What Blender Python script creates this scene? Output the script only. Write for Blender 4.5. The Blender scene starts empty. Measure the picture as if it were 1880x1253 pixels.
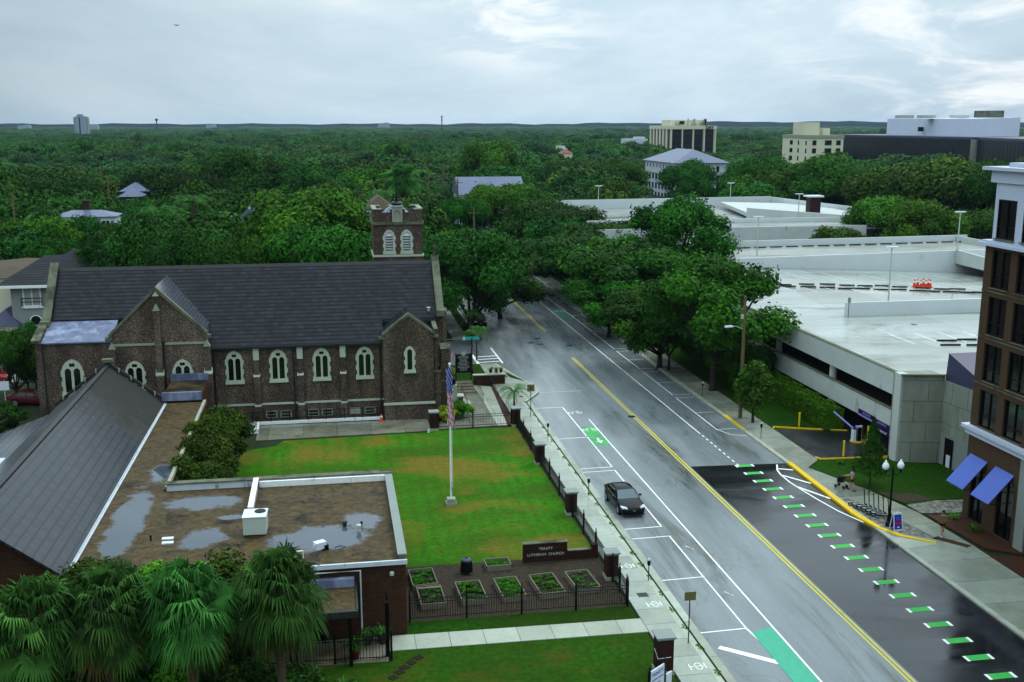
import bpy, bmesh, math, random
import numpy as np
from mathutils import Vector, Matrix
R=math.radians
sc=bpy.context.scene; COL=sc.collection
rnd=random.Random(7)
# ---------------- camera survey: one calibrated lens, ground points read off at known heights
F=1950.; TH=R(9.7); PT=math.atan(400/F); CH=27.
def ray(u,v):
    x=(u-940)/F; y=(626.5-v)/F
    cf=math.cos(PT)+math.sin(PT)*y; up=-math.sin(PT)+math.cos(PT)*y
    return (math.sin(TH)*cf+math.cos(TH)*x, math.cos(TH)*cf-math.sin(TH)*x, up)
def G(u,v,z=0):
    d=ray(u,v); t=(z-CH)/d[2]; return Vector((d[0]*t,d[1]*t,z))
def AY(u,v,Y):
    d=ray(u,v); t=Y/d[1]; return Vector((d[0]*t,Y,CH+d[2]*t))
def AD(u,v,D):
    d=ray(u,v); return Vector((d[0]*D,d[1]*D,CH+d[2]*D))
# ---------------- mesh builder
class MB:
    def __init__(s): s.v=[]; s.f=[]; s.m=[]; s.mi=0; s.g=[]
    def add(s,vs,fs):
        b=len(s.v); s.g.append((b,len(s.f))); s.v+=[tuple(p) for p in vs]
        for f in fs: s.f.append([b+i for i in f]); s.m.append(s.mi)
        return s
    def box(s,x0,x1,y0,y1,z0,z1):
        x0,x1=min(x0,x1),max(x0,x1); y0,y1=min(y0,y1),max(y0,y1); z0,z1=min(z0,z1),max(z0,z1)
        return s.add([(x0,y0,z0),(x1,y0,z0),(x1,y1,z0),(x0,y1,z0),(x0,y0,z1),(x1,y0,z1),(x1,y1,z1),(x0,y1,z1)],
            [(0,3,2,1),(4,5,6,7),(0,1,5,4),(1,2,6,5),(2,3,7,6),(3,0,4,7)])
    def cbox(s,c,sx,sy,sz,rz=0):
        ca,sa=math.cos(rz),math.sin(rz); vs=[]
        for z in (0,sz):
            for dx,dy in ((-sx/2,-sy/2),(sx/2,-sy/2),(sx/2,sy/2),(-sx/2,sy/2)):
                vs.append((c[0]+dx*ca-dy*sa,c[1]+dx*sa+dy*ca,c[2]+z))
        return s.add(vs,[(0,3,2,1),(4,5,6,7),(0,1,5,4),(1,2,6,5),(2,3,7,6),(3,0,4,7)])
    def prism(s,poly,z0,z1):           # poly of (x,y) ccw, z0/z1 number or list
        n=len(poly); a=z0 if isinstance(z0,(list,tuple)) else [z0]*n; b=z1 if isinstance(z1,(list,tuple)) else [z1]*n
        vs=[(p[0],p[1],a[i]) for i,p in enumerate(poly)]+[(p[0],p[1],b[i]) for i,p in enumerate(poly)]
        fs=[tuple(range(n))[::-1],tuple(range(n,2*n))]+[(i,(i+1)%n,n+(i+1)%n,n+i) for i in range(n)]
        return s.add(vs,fs)
    def ext(s,pts,d):                  # extrude planar polygon (3d pts) along vector d
        n=len(pts); d=Vector(d); vs=[Vector(p) for p in pts]; vs=vs+[p+d for p in vs]
        return s.add(vs,[tuple(range(n))[::-1],tuple(range(n,2*n))]+[(i,(i+1)%n,n+(i+1)%n,n+i) for i in range(n)])
    def quad(s,*p): return s.add(p,[tuple(range(len(p)))])
    def tube(s,p,r,n=8,cap=True):      # p list of points, r radius or list
        p=[Vector(q) for q in p]; rr=r if isinstance(r,(list,tuple)) else [r]*len(p); vs=[];fs=[]
        for i,q in enumerate(p):
            t=(p[min(i+1,len(p)-1)]-p[max(i-1,0)]).normalized()
            a=t.orthogonal().normalized() if abs(t.z)<.9 else Vector((1,0,0)); a=(a-t*a.dot(t)).normalized(); b=t.cross(a)
            for k in range(n):
                w=2*math.pi*k/n; vs.append(q+a*math.cos(w)*rr[i]+b*math.sin(w)*rr[i])
        for i in range(len(p)-1):
            for k in range(n): fs.append((i*n+k,i*n+(k+1)%n,(i+1)*n+(k+1)%n,(i+1)*n+k))
        if cap: fs.append(tuple(range(n))[::-1]); fs.append(tuple(range((len(p)-1)*n,len(p)*n)))
        return s.add(vs,fs)
    def lathe(s,c,prof,n=12,axis='z'):
        return s.tube([(c[0],c[1],c[2]+z) for r,z in prof],[max(r,1e-4) for r,z in prof],n)
    def wall(s,a,b,z0,z1,t=.2):       # straight wall between ground points, z may be pairs
        a=Vector(a[:2]);b=Vector(b[:2]); d=(b-a).normalized(); nn=Vector((-d.y,d.x))*t
        z0=z0 if isinstance(z0,tuple) else (z0,z0); z1=z1 if isinstance(z1,tuple) else (z1,z1)
        return s.prism([a,b,b+nn,a+nn],[z0[0],z0[1],z0[1],z0[0]],[z1[0],z1[1],z1[1],z1[0]])
    def holes(s,outer,hs,fr,depth):    # plate with holes; fr maps (a,b)->3d, depth vector
        bm=bmesh.new(); ed=[]
        for lp in [outer]+hs:
            vv=[bm.verts.new(fr(*p)) for p in lp]
            ed+=[bm.edges.new((vv[i],vv[(i+1)%len(vv)])) for i in range(len(vv))]
        bmesh.ops.triangle_fill(bm,use_beauty=True,use_dissolve=False,edges=ed)
        r=bmesh.ops.extrude_face_region(bm,geom=bm.faces[:])
        d=Vector(depth)
        for g in r['geom']:
            if isinstance(g,bmesh.types.BMVert): g.co+=d
        bmesh.ops.recalc_face_normals(bm,faces=bm.faces[:])
        bm.verts.index_update()
        s.add([v.co.copy() for v in bm.verts],[[v.index for v in f.verts] for f in bm.faces]); bm.free(); return s
    def mesh(s,name,mats,off=(0,0,0),smooth=False,fix=True):
        me=bpy.data.meshes.new(name)
        me.from_pydata([(x-off[0],y-off[1],z-off[2]) for x,y,z in s.v],[],s.f)
        for m in (mats if isinstance(mats,(list,tuple)) else [mats]): me.materials.append(m)
        if max(s.m,default=0)>0: me.polygons.foreach_set('material_index',s.m)
        if fix:
            bm=bmesh.new(); bm.from_mesh(me); bmesh.ops.recalc_face_normals(bm,faces=bm.faces[:]); bm.to_mesh(me); bm.free()
        if smooth: me.polygons.foreach_set('use_smooth',[True]*len(me.polygons))
        me.update(); return me
def mk(name,data,parent=None):
    o=bpy.data.objects.new(name,data); COL.objects.link(o)
    if parent: o.parent=parent
    return o
def thing(name,label,cat,loc=(0,0,0),rz=0,group=None):
    o=mk(name,None); o.location=loc; o.rotation_euler=(0,0,rz); o['label']=label; o['category']=cat
    o.empty_display_size=.3
    if group: o['group']=group
    OFF[o.name]=tuple(loc); return o
OFF={}
SPLIT={'weathering','gutter','balcony_stack','window_bay'}
def part(name,mb,mat,parent,label=None,local=False,smooth=False,fix=True,kind=None):
    off=(0,0,0) if local else OFF.get(parent.name,(0,0,0))
    if name in SPLIT and len(mb.g)>1:
        for i,(b,f) in enumerate(mb.g):
            e=mb.g[i+1] if i+1<len(mb.g) else (len(mb.v),len(mb.f)); q=MB(); q.v=mb.v[b:e[0]]; q.f=[[k-b for k in F_] for F_ in mb.f[f:e[1]]]; q.m=mb.m[f:e[1]]; q.g=[(0,0)]
            o=part(name,q,mat,parent,label,local,smooth,fix,kind)
        return o
    o=mk(name,mb.mesh(name,mat,off,smooth,fix),parent); OFF[o.name]=off
    if label: o['label']=label
    if kind: o['kind']=kind
    return o
def solo(name,label,cat,mb,mat,loc=(0,0,0),group=None,smooth=False,local=False):
    o=mk(name,mb.mesh(name,mat,(0,0,0) if local else loc,smooth)); o.location=loc; o['label']=label; o['category']=cat
    OFF[o.name]=tuple(loc)
    if group: o['group']=group
    return o
def struct(name,mb,mat,kind='structure',smooth=False,fix=True):
    o=mk(name,mb.mesh(name,mat,(0,0,0),smooth,fix)); o['kind']=kind; return o
def dup(root,loc,rz=0,label=None,scale=None,group=None,names=True):
    c=root.copy(); COL.objects.link(c); c.location=loc; c.rotation_euler=(0,0,rz)
    if scale: c.scale=(scale,)*3 if not isinstance(scale,(tuple,list)) else scale
    if label: c['label']=label
    if group: c['group']=group
    for ch in KIDS(root):
        k=ch.copy(); COL.objects.link(k); k.parent=c
        for g in KIDS(ch):
            q=g.copy(); COL.objects.link(q); q.parent=k
    return c
_kc={}
def KIDS(o):
    if o.name not in _kc: _kc[o.name]=list(o.children)
    return _kc[o.name]
# ---------------- materials
def srgb(h):
    c=[int(h[i:i+2],16)/255 for i in (0,2,4)]
    return tuple(x/12.92 if x<.04045 else ((x+.055)/1.055)**2.4 for x in c)+(1,)
class NT:
    def __init__(s,name):
        s.m=bpy.data.materials.new(name); s.m.use_nodes=True; s.t=s.m.node_tree; s.n=s.t.nodes; s.b=s.n['Principled BSDF']
    def N(s,ty,**kw):
        n=s.n.new(ty)
        for k,v in kw.items():
            if k.startswith('i_'):
                key=k[2:]; n.inputs[int(key) if key.isdigit() else key.replace('_',' ')].default_value=v
            else: setattr(n,k,v)
        return n
    def L(s,a,b): s.t.links.new(a,b)
    def pos(s,sc=(1,1,1)):
        g=s.N('ShaderNodeNewGeometry'); m=s.N('ShaderNodeMapping'); m.inputs['Scale'].default_value=sc
        s.L(g.outputs['Position'],m.inputs['Vector']); return m.outputs['Vector']
    def noise(s,scale,vec=None,detail=4,rough=.6,dist=0):
        n=s.N('ShaderNodeTexNoise'); n.inputs['Scale'].default_value=scale; n.inputs['Detail'].default_value=detail; n.inputs['Roughness'].default_value=rough; n.inputs['Distortion'].default_value=dist
        s.L(vec if vec is not None else s.pos(),n.inputs['Vector']); return n.outputs['Fac']
    def ramp(s,fac,stops):
        r=s.N('ShaderNodeValToRGB'); e=r.color_ramp.elements
        while len(e)<len(stops): e.new(.5)
        for i,(p,c) in enumerate(stops): e[i].position=p; e[i].color=c if len(c)==4 else tuple(c)+(1,)
        s.L(fac,r.inputs['Fac']); return r.outputs['Color']
    def mix(s,fac,a,b,mode='MIX'):
        m=s.N('ShaderNodeMix',data_type='RGBA',blend_type=mode)
        for sock,val in ((m.inputs[0],fac),(m.inputs[6],a),(m.inputs[7],b)):
            if isinstance(val,(int,float,tuple)): sock.default_value=val
            else: s.L(val,sock)
        return m.outputs[2]
    def math(s,op,a,b=0.):
        m=s.N('ShaderNodeMath',operation=op)
        for i,val in enumerate((a,b)):
            if isinstance(val,(int,float)): m.inputs[i].default_value=val
            else: s.L(val,m.inputs[i])
        return m.outputs[0]
    def bump(s,h,st=.3,d=.02):
        b=s.N('ShaderNodeBump'); b.inputs['Strength'].default_value=st; b.inputs['Distance'].default_value=d
        s.L(h,b.inputs['Height']); s.L(b.outputs['Normal'],s.b.inputs['Normal'])
    def set(s,col=None,rough=None,spec=None,metal=None,**kw):
        for k,v in (('Base Color',col),('Roughness',rough),('Specular IOR Level',spec),('Metallic',metal)):
            if v is None: continue
            if isinstance(v,(int,float,tuple)): s.b.inputs[k].default_value=v
            else: s.L(v,s.b.inputs[k])
        return s.m
def c3(h,k=1.):
    c=srgb(h) if isinstance(h,str) else h
    return (c[0]*k,c[1]*k,c[2]*k,1)
def plain(name,h,rough=.5,var=.25,scale=1.5,metal=0.,spec=.18,k=1.,bump=0,stain=None):
    t=NT(name); c=c3(h,k); n=t.noise(scale,detail=6)
    col=t.ramp(n,[(.25,c3(c,1-var)),(.75,c3(c,1+var))])
    if stain:                       # (colour, scale, threshold)
        sn=t.noise(stain[1],t.pos((1,1,.35)),detail=6); f=t.ramp(sn,[(stain[2],(0,0,0)),(stain[2]+.14,(1,1,1))])
        col=t.mix(f,col,c3(stain[0]))
    if bump: t.bump(t.noise(scale*8,detail=6),bump,.02)
    return t.set(col,rough,spec,metal)
def bricky(name,c1,c2,mortar,bw=.3,bh=.1,axis='xy',dark=None,rough=.75,ms=.014,light=None,vs=1.,lines=False,spec=.1):
    t=NT(name); g=t.N('ShaderNodeNewGeometry'); sp=t.N('ShaderNodeSeparateXYZ'); t.L(g.outputs['Position'],sp.inputs[0])
    u=t.math('ADD',sp.outputs[0],sp.outputs[1]) if axis=='xy' else sp.outputs[0] if axis=='x' else sp.outputs[1]
    cb=t.N('ShaderNodeCombineXYZ'); t.L(u,cb.inputs[0]); t.L(t.math('MULTIPLY',sp.outputs[2],vs),cb.inputs[1])
    b=t.N('ShaderNodeTexBrick'); t.L(cb.outputs[0],b.inputs['Vector'])
    b.inputs['Scale'].default_value=1; b.inputs['Brick Width'].default_value=bw; b.inputs['Row Height'].default_value=bh
    b.inputs['Mortar Size'].default_value=ms; b.inputs['Mortar Smooth'].default_value=.1; b.inputs['Bias'].default_value=0
    b.inputs['Color1'].default_value=c3(c1); b.inputs['Color2'].default_value=c3(c2); b.inputs['Mortar'].default_value=c3(mortar)
    col=b.outputs['Color']
    if light:                        # pale headers scattered in the wall
        w=t.N('ShaderNodeTexVoronoi'); w.inputs['Scale'].default_value=light[1]; t.L(cb.outputs[0],w.inputs['Vector'])
        sp2=t.N('ShaderNodeSeparateColor'); t.L(w.outputs['Color'],sp2.inputs[0])
        f=t.ramp(sp2.outputs[0],[(light[2],(0,0,0)),(light[2]+.03,(1,1,1))]); col=t.mix(f,col,c3(light[0]))
    if lines:
        fr=t.math('FRACT',t.math('DIVIDE',sp.outputs[2],bh)); ln=t.ramp(fr,[(.0,(1,1,1)),(.28,(1,1,1)),(.4,(0,0,0))]); wob=t.noise(1.2,t.pos(),detail=4); ln=t.math('MULTIPLY',ln,t.ramp(wob,[(.2,(.35,)*3),(.6,(1,)*3)])); col=t.mix(ln,col,c3(mortar))
    n=t.noise(.35,t.pos((1,1,.45)),detail=7,rough=.65)
    if dark:
        f=t.ramp(n,[(.42,(1,1,1)),(.62,(0,0,0))]); col=t.mix(t.math('MULTIPLY',f,dark),col,c3('14110d'))
    t.bump(b.outputs['Fac'],-.4,.01)
    return t.set(col,rough,spec)
def wet(name,c,rlo=.12,rhi=.5,var=.25,scale=.25,puddle=None,pools=None,cracks=False,stretch=(1,1,1),joints=None,sp=.5,k=1.,grime=None,dry=None):
    t=NT(name); p=t.pos(stretch); n=t.noise(scale,p,detail=8,rough=.65); n2=t.noise(scale*14,t.pos(),detail=5)
    col=t.ramp(n,[(.3,c3(c3(c),(1-var)*k)),(.7,c3(c3(c),(1+var)*k))])
    col=t.mix(.25,col,t.ramp(n2,[(.3,c3(c3(c),.6*k)),(.7,c3(c3(c),1.4*k))]))
    if grime:
        gm=t.ramp(t.noise(grime[1],t.pos(stretch),detail=8,rough=.7,dist=.6),[(grime[2],(0,0,0)),(grime[2]+.12,(1,1,1))]); col=t.mix(gm,col,c3(grime[0]))
    rf=t.ramp(t.noise(scale*.6,t.pos(stretch),detail=6,rough=.6,dist=.5),[(.38,(rlo,)*3),(.74,(rhi,)*3)])
    if cracks:
        v=t.N('ShaderNodeTexVoronoi',feature='DISTANCE_TO_EDGE'); v.inputs['Scale'].default_value=.09
        ds=t.N('ShaderNodeVectorMath',operation='ADD'); nz=t.N('ShaderNodeTexNoise'); nz.inputs['Scale'].default_value=.6; t.L(t.pos(),nz.inputs['Vector'])
        sc_=t.N('ShaderNodeVectorMath',operation='SCALE'); sc_.inputs['Scale'].default_value=3.5; t.L(nz.outputs['Color'],sc_.inputs[0])
        t.L(t.pos(),ds.inputs[0]); t.L(sc_.outputs[0],ds.inputs[1]); t.L(ds.outputs[0],v.inputs['Vector'])
        cr=t.ramp(v.outputs['Distance'],[(0,(1,1,1)),(.006,(0,0,0))]); col=t.mix(t.math('MULTIPLY',cr,.3),col,c3('0c0d0e'))
    if joints:                      # (spacing x, spacing y)
        b=t.N('ShaderNodeTexBrick',offset=0.0); t.L(t.pos(),b.inputs['Vector']); b.inputs['Scale'].default_value=1
        b.inputs['Brick Width'].default_value=joints[0]; b.inputs['Row Height'].default_value=joints[1]; b.inputs['Mortar Size'].default_value=.02; b.inputs['Mortar Smooth'].default_value=0
        b.inputs['Color1'].default_value=(.78,.76,.7,1); b.inputs['Color2'].default_value=(1.15,1.18,1.18,1); b.inputs['Mortar'].default_value=(.25,.25,.25,1); b.inputs['Bias'].default_value=0
        col=t.mix(1.,col,b.outputs['Color'],'MULTIPLY')
    if puddle:
        if pools:
            nn=t.math('MULTIPLY',t.math('SUBTRACT',t.noise(.9,t.pos(),detail=7,rough=.7),.5),1.7); acc=None
            for cx,cy,rx,ry in pools:
                mp=t.N('ShaderNodeMapping',vector_type='TEXTURE'); mp.inputs['Location'].default_value=(cx,cy,4.2); mp.inputs['Scale'].default_value=(rx,ry,50); g_=t.N('ShaderNodeNewGeometry'); t.L(g_.outputs['Position'],mp.inputs['Vector'])
                ln=t.N('ShaderNodeVectorMath',operation='LENGTH'); t.L(mp.outputs[0],ln.inputs[0]); acc=ln.outputs['Value'] if acc is None else t.math('MINIMUM',acc,ln.outputs['Value'])
            pf=t.ramp(t.math('ADD',acc,nn),[(.74,(1,1,1)),(.96,(0,0,0))])
        else: pf=t.ramp(t.noise(puddle[1],t.pos(),detail=6,rough=.55,dist=.3),[(puddle[2],(0,0,0)),(puddle[2]+.03,(1,1,1))])
        sp=t.mix(pf,(.15,.15,.15,1),(.6,.6,.6,1)); col=t.mix(pf,col,c3(puddle[0])); rf=t.mix(pf,rf,(.03,.03,.03,1))
        bw=t.math('SUBTRACT',1.,pf); t.bump(t.math('MULTIPLY',n2,bw),.5,.02)
    else: t.bump(n2,.12,.01)
    return t.set(col,rf,sp)
M={}
def setup_mats():
    M['asphalt']=wet('wet_asphalt','6b7376',.14,.5,.34,.5,cracks=True,stretch=(1,.12,1),sp=.6,grime=('3d4136',.32,.56))
    M['asphalt_dark']=wet('dark_wet_asphalt','1a1c1f',.03,.42,.5,.42,stretch=(.45,1,1),sp=.5)
    M['drive']=wet('drive_asphalt','17181b',.25,.5,.3,.4)
    M['sidewalk']=wet('sidewalk_concrete','8d958a',.2,.55,.22,.5,joints=(70.,1.85))
    M['gutter']=wet('gutter_concrete','949c8d',.2,.5,.25,.8,joints=(70.,4.))
    M['sidewalk2']=wet('sidewalk_concrete_b','7e8479',.1,.45,.25,.5,joints=(9,3.0))
    M['kerb']=wet('kerb_concrete','9aa090',.3,.6,.25,1.2)
    M['path']=wet('path_concrete','979d90',.25,.5,.15,.5,joints=(1.85,9.))
    M['yardcon']=wet('old_concrete','6f6f62',.15,.5,.3,.5,joints=(3.,2.2),grime=('574a30',.3,.55))
    M['deck']=wet('wet_deck_concrete','8f9693',.04,.5,.32,.16,stretch=(.3,1,1),grime=('54584f',.13,.53),joints=(8.,6.))
    M['deckdark']=wet('stained_deck','888d86',.1,.45,.3,.14,stretch=(.35,1,1),grime=('32352a',.1,.53))
    M['earth']=plain('mulch_earth','2d261b',.85,.75,5,bump=.8)
    M['mulch']=plain('red_mulch','3a2012',.8,.6,8,bump=.6)
    M['under']=plain('dark_grass_earth','1d2a12',.9,.4,.5)  # dark green grass and earth, also on the hills
    M['cobble']=cob()
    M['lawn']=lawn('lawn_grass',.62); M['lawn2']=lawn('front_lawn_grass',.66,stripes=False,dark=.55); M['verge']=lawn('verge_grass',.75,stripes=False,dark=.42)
    M['white']=plain('white_paint','e2e6e4',.5,.12,3,stain=('6b7073',1.6,.62)); M['yellow']=plain('yellow_paint','ccbe3c',.5,.12,2,stain=('6b6238',1.2,.63)); M['green']=plain('green_lane_paint','3aa148',.5,.12,2); M['teal']=plain('teal_lane_paint','3f9c80',.5,.1,2)
    M['tealworn']=plain('faded_teal_paint','557f76',.4,.25,3,stain=('656d6b',1.5,.5)); M['greenworn']=plain('worn_green_paint','3fa055',.5,.25,3,stain=('59706a',1.3,.5))
    M['kerbyellow']=plain('kerb_yellow','d3b010',.5,.15,3); M['polyellow']=plain('bollard_yellow','d8c21a',.4,.05,3)
    M['brick']=bricky('church_brick','4a3b32','624e42','5c554c',.26,.095,dark=.6,light=('857768',15.,.78))
    M['brick2']=bricky('hall_brick','3d251a','543422','241c16',.26,.09,dark=.35)
    M['brick3']=bricky('pier_brick','2e1512','42211a','2a1e1a',.22,.08,dark=.3)
    M['brick4']=bricky('tower_block_brick','463528','50402f','403025',.24,.08)
    M['slate']=bricky('slate_roof_x','1a1d23','2a2e36','030304',.5,.3,axis='x',dark=.3,rough=.36,ms=.006,lines=True,spec=.13)
    M['slatey']=bricky('slate_roof_y','3a3f48','4a505b','14161a',.3,.2,axis='y',dark=.0,rough=.2,spec=.6,ms=.018,vs=.9)
    M['slatem']=slate_hall()
    M['stone']=plain('pale_stone','a8b19f',.6,.12,2,stain=('6a6f5c',1.5,.66)); M['stone2']=plain('weathered_stone','5d6150',.75,.3,1.2,stain=('34382a',.8,.5))
    M['stone3']=plain('grey_stone','8b9080',.6,.2,1)
    M['glass']=plain('leaded_glass','10150f',.18,.3,3,spec=.6); M['winglass']=plain('dark_window_glass','0d0f12',.06,.3,.5,spec=.6); M['glass_office']=plain('black_curtain_glass','07060d',.3,.3,.2,spec=.3); M['stop']=plain('old_rubber_stop','24251f',.8,.3,2)
    M['curtain']=plain('pale_curtain','9a9d98',.7,.2,2); M['black']=plain('black_metal','060607',.4,.2,3); M['darkgrey']=plain('dark_grey_metal','2a2c2e',.4,.2,3)
    M['lead']=plain('lead_roof','59617c',.25,.4,1.2,stain=('7b86a0',.9,.5)); M['flash']=plain('white_flashing','b9c3cc',.35,.12,1.5,stain=('39402f',2.2,.6)); M['metalroof']=plain('grey_metal_roof','59627a',.35,.1,.3); M['purpleroof']=plain('slate_blue_metal','3d3f58',.35,.1,.5)
    M['gravel']=wet('gravel_roof','43361d',.45,.8,.9,3.2,puddle=('3c444f',.17,.5),pools=[(-12.2,61.5,1.15,6.5),(-8.2,64.2,2.6,1.5),(-7.6,58.2,1.4,1.6),(-1.2,57.2,3.2,2.1),(1.3,59.5,1.3,1.5),(-11.6,70.5,.9,2.2),(-6.2,61.3,.9,.5)],grime=('110e09',.45,.53))
    M['gravel2']=wet('gravel_roof_b','40351f',.4,.7,.5,1.,grime=('15120c',.25,.48),sp=.15)
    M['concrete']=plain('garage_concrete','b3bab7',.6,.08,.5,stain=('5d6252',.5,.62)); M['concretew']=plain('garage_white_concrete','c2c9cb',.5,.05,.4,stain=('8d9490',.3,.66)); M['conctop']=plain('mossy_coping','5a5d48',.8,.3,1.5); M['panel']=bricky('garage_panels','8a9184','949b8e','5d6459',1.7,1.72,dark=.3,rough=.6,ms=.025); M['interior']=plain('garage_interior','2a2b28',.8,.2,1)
    M['facade_white']=plain('white_cladding','b4bccf',.45,.03,.5,k=1.); M['awning']=plain('blue_awning','4d64b4',.5,.03,1); M['beige']=plain('beige_stucco','b9b7a0',.7,.06,.2); M['cream']=plain('cream_stucco','c9c7ae',.7,.06,.2); M['greystucco']=plain('grey_stucco','7e8683',.7,.08,.4); M['whitewall']=plain('white_wall','b7bfca',.6,.06,.2); M['officewhite']=plain('office_white','c4cde0',.5,.04,.1); M['redroof']=plain('red_tile_roof','7c4438',.6,.2,1.5); M['tileroof']=plain('brown_tile_roof','443a2c',.7,.3,2); M['roofdark']=bricky('dark_shingle','1d2026','272b31','0c0d10',3,.22,axis='x',rough=.5,ms=.04); M['pale']=plain('hazy_pale','8794a0',.7,.05,.05)
    M['carpaint']=carpaint(); M['rubber']=plain('rubber','0a0a0b',.7,.1,3); M['chrome']=plain('chrome','b0b4ba',.2,.05,3,metal=.9); M['silver']=plain('silver_rim','8f9398',.3,.05,3,metal=.7); M['lens']=plain('lamp_lens','b9c4cf',.12,.05,3); M['redlens']=plain('red_lens','5a0909',.2,.05,3); M['windscreen']=plain('windscreen','3f545b',.08,.1,1,spec=.9)
    M['wood']=plain('grey_wood','6a6557',.8,.25,4); M['soil']=plain('bed_soil','211a12',.9,.4,8); M['polewood']=plain('pole_wood','5d5236',.8,.25,2); M['galv']=plain('galvanised','a9b4ac',.4,.05,1); M['bark']=plain('bark','2c2620',.85,.35,4,bump=.6); M['palmbark']=plain('palm_bark','4a3f30',.9,.35,6,bump=.8)
    M['globe']=plain('frosted_globe','e4e9ee',.3,.03,1); M['navy']=plain('navy_sign','2b2f9a',.5,.05,1); M['oxblood']=plain('dark_oxblood','24090f',.5,.1,1); M['purple']=plain('dark_purple_sign','1f1440',.5,.05,1); M['orange']=plain('cone_orange','d4431a',.5,.05,1); M['brownsign']=plain('brown_sign','5c5a30',.6,.1,1); M['signwhite']=plain('sign_white','c9d2dd',.5,.03,1); M['red']=plain('flag_red','b3242a',.7,.1,4); M['blue']=plain('flag_blue','3a3f86',.7,.1,4); M['stopred']=plain('stop_red','9c1018',.5,.05,1); M['teal_sign']=plain('street_sign_teal','2aa7a3',.5,.05,1); M['maroon']=plain('maroon_paint','4c1016',.3,.1,1); M['lavender']=plain('lavender','8a84c8',.5,.05,1)
    M['skin']=plain('skin','a97a60',.6,.05,3); M['skin2']=plain('skin_b','8e6350',.6,.05,3); M['hair']=plain('dark_hair','110d0b',.6,.2,5); M['shirt']=plain('lilac_shirt','a79bb8',.8,.06,4); M['short']=plain('black_cloth','14141a',.8,.1,4); M['shirt2']=plain('grey_shirt','5d5a55',.8,.1,4); M['pink']=plain('pink_flower','c98a8e',.6,.1,3); M['weed']=plain('weed_green','3f7a1c',.7,.3,6)
    M['lime']=leafmat('lime_leaf','7f9a1e','b2c43a'); M['leaf']=leafmat('oak_leaf','0a3a08','2a7416'); M['leafdk']=leafmat('dark_oak_leaf','062c0a','1a5e1a'); M['leafbr']=leafmat('bright_leaf','164a08','3f8a12'); M['leafol']=leafmat('olive_leaf','1c3a10','4a7022'); M['myrtle']=leafmat('myrtle_leaf','233708','46631a'); M['palm']=leafmat('palm_leaf','143f1c','458a3c'); M['palmdead']=leafmat('dead_frond','3a3418','5d5226'); M['hedge']=leafmat('hedge_leaf','237a0e','55b020'); M['far']=leafmat('far_canopy','0c3014','225a22')
    M['rust']=leafmat('rusty_leaf','4a3a18','6d5020')
def carpaint():
    t=NT('dark_car_paint'); t.b.inputs['Coat Weight'].default_value=.12; t.b.inputs['Coat Roughness'].default_value=.04
    return t.set(c3('08070d'),.28,.16)
def leafmat(name,a,b):
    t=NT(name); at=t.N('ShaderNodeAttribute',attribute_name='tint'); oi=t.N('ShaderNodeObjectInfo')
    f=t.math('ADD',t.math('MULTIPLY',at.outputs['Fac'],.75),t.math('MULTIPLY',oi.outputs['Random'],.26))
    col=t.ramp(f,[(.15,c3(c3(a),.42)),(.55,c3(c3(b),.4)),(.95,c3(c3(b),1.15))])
    # neighbouring crowns share a tone: patches of fresher and of older foliage over the wood
    nz=t.N('ShaderNodeTexNoise'); nz.inputs['Scale'].default_value=.013; nz.inputs['Detail'].default_value=3; t.L(oi.outputs['Location'],nz.inputs['Vector'])
    pf=t.ramp(nz.outputs['Fac'],[(.38,(0,0,0)),(.66,(1,1,1))]); col=t.mix(t.math('MULTIPLY',pf,.45 if name!='far_canopy' else .7),col,c3('3a6a24' if name=='far_canopy' else '35701c'))
    hs=t.N('ShaderNodeHueSaturation'); t.L(col,hs.inputs['Color']); t.L(t.math('ADD',.468,t.math('MULTIPLY',oi.outputs['Random'],.03)),hs.inputs['Hue'])
    t.b.inputs['Transmission Weight'].default_value=0
    t.set(hs.outputs[0],.6,.06); 
    tr=t.N('ShaderNodeBsdfTranslucent'); t.L(hs.outputs[0],tr.inputs['Color']); mx=t.N('ShaderNodeMixShader'); mx.inputs[0].default_value=.14
    o=t.n['Material Output']; t.L(t.b.outputs[0],mx.inputs[1]); t.L(tr.outputs[0],mx.inputs[2]); t.L(mx.outputs[0],o.inputs['Surface'])
    return t.m
def lawn(name,thr,stripes=True,dark=1.):
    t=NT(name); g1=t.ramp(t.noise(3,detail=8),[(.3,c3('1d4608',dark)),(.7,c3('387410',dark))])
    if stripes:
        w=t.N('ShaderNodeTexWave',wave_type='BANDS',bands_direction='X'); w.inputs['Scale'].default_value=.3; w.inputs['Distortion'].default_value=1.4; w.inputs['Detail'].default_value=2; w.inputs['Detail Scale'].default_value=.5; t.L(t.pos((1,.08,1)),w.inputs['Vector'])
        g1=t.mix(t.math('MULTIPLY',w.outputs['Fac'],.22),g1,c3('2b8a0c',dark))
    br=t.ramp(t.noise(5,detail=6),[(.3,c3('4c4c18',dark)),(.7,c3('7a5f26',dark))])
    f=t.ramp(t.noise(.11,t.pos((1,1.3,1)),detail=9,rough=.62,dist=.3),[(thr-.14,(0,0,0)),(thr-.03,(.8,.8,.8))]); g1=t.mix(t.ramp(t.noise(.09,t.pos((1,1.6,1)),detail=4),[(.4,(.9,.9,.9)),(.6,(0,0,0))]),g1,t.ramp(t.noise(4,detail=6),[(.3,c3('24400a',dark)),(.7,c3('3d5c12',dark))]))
    f2=t.ramp(t.noise(.55,t.pos(),detail=6,rough=.7),[(.58,(0,0,0)),(.72,(1,1,1))]); f=t.math('MAXIMUM',f,t.math('MULTIPLY',f2,.6))
    col=t.mix(f,g1,br); t.bump(t.noise(30,detail=4),.6,.05)
    return t.set(col,.85,.04)
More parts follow.
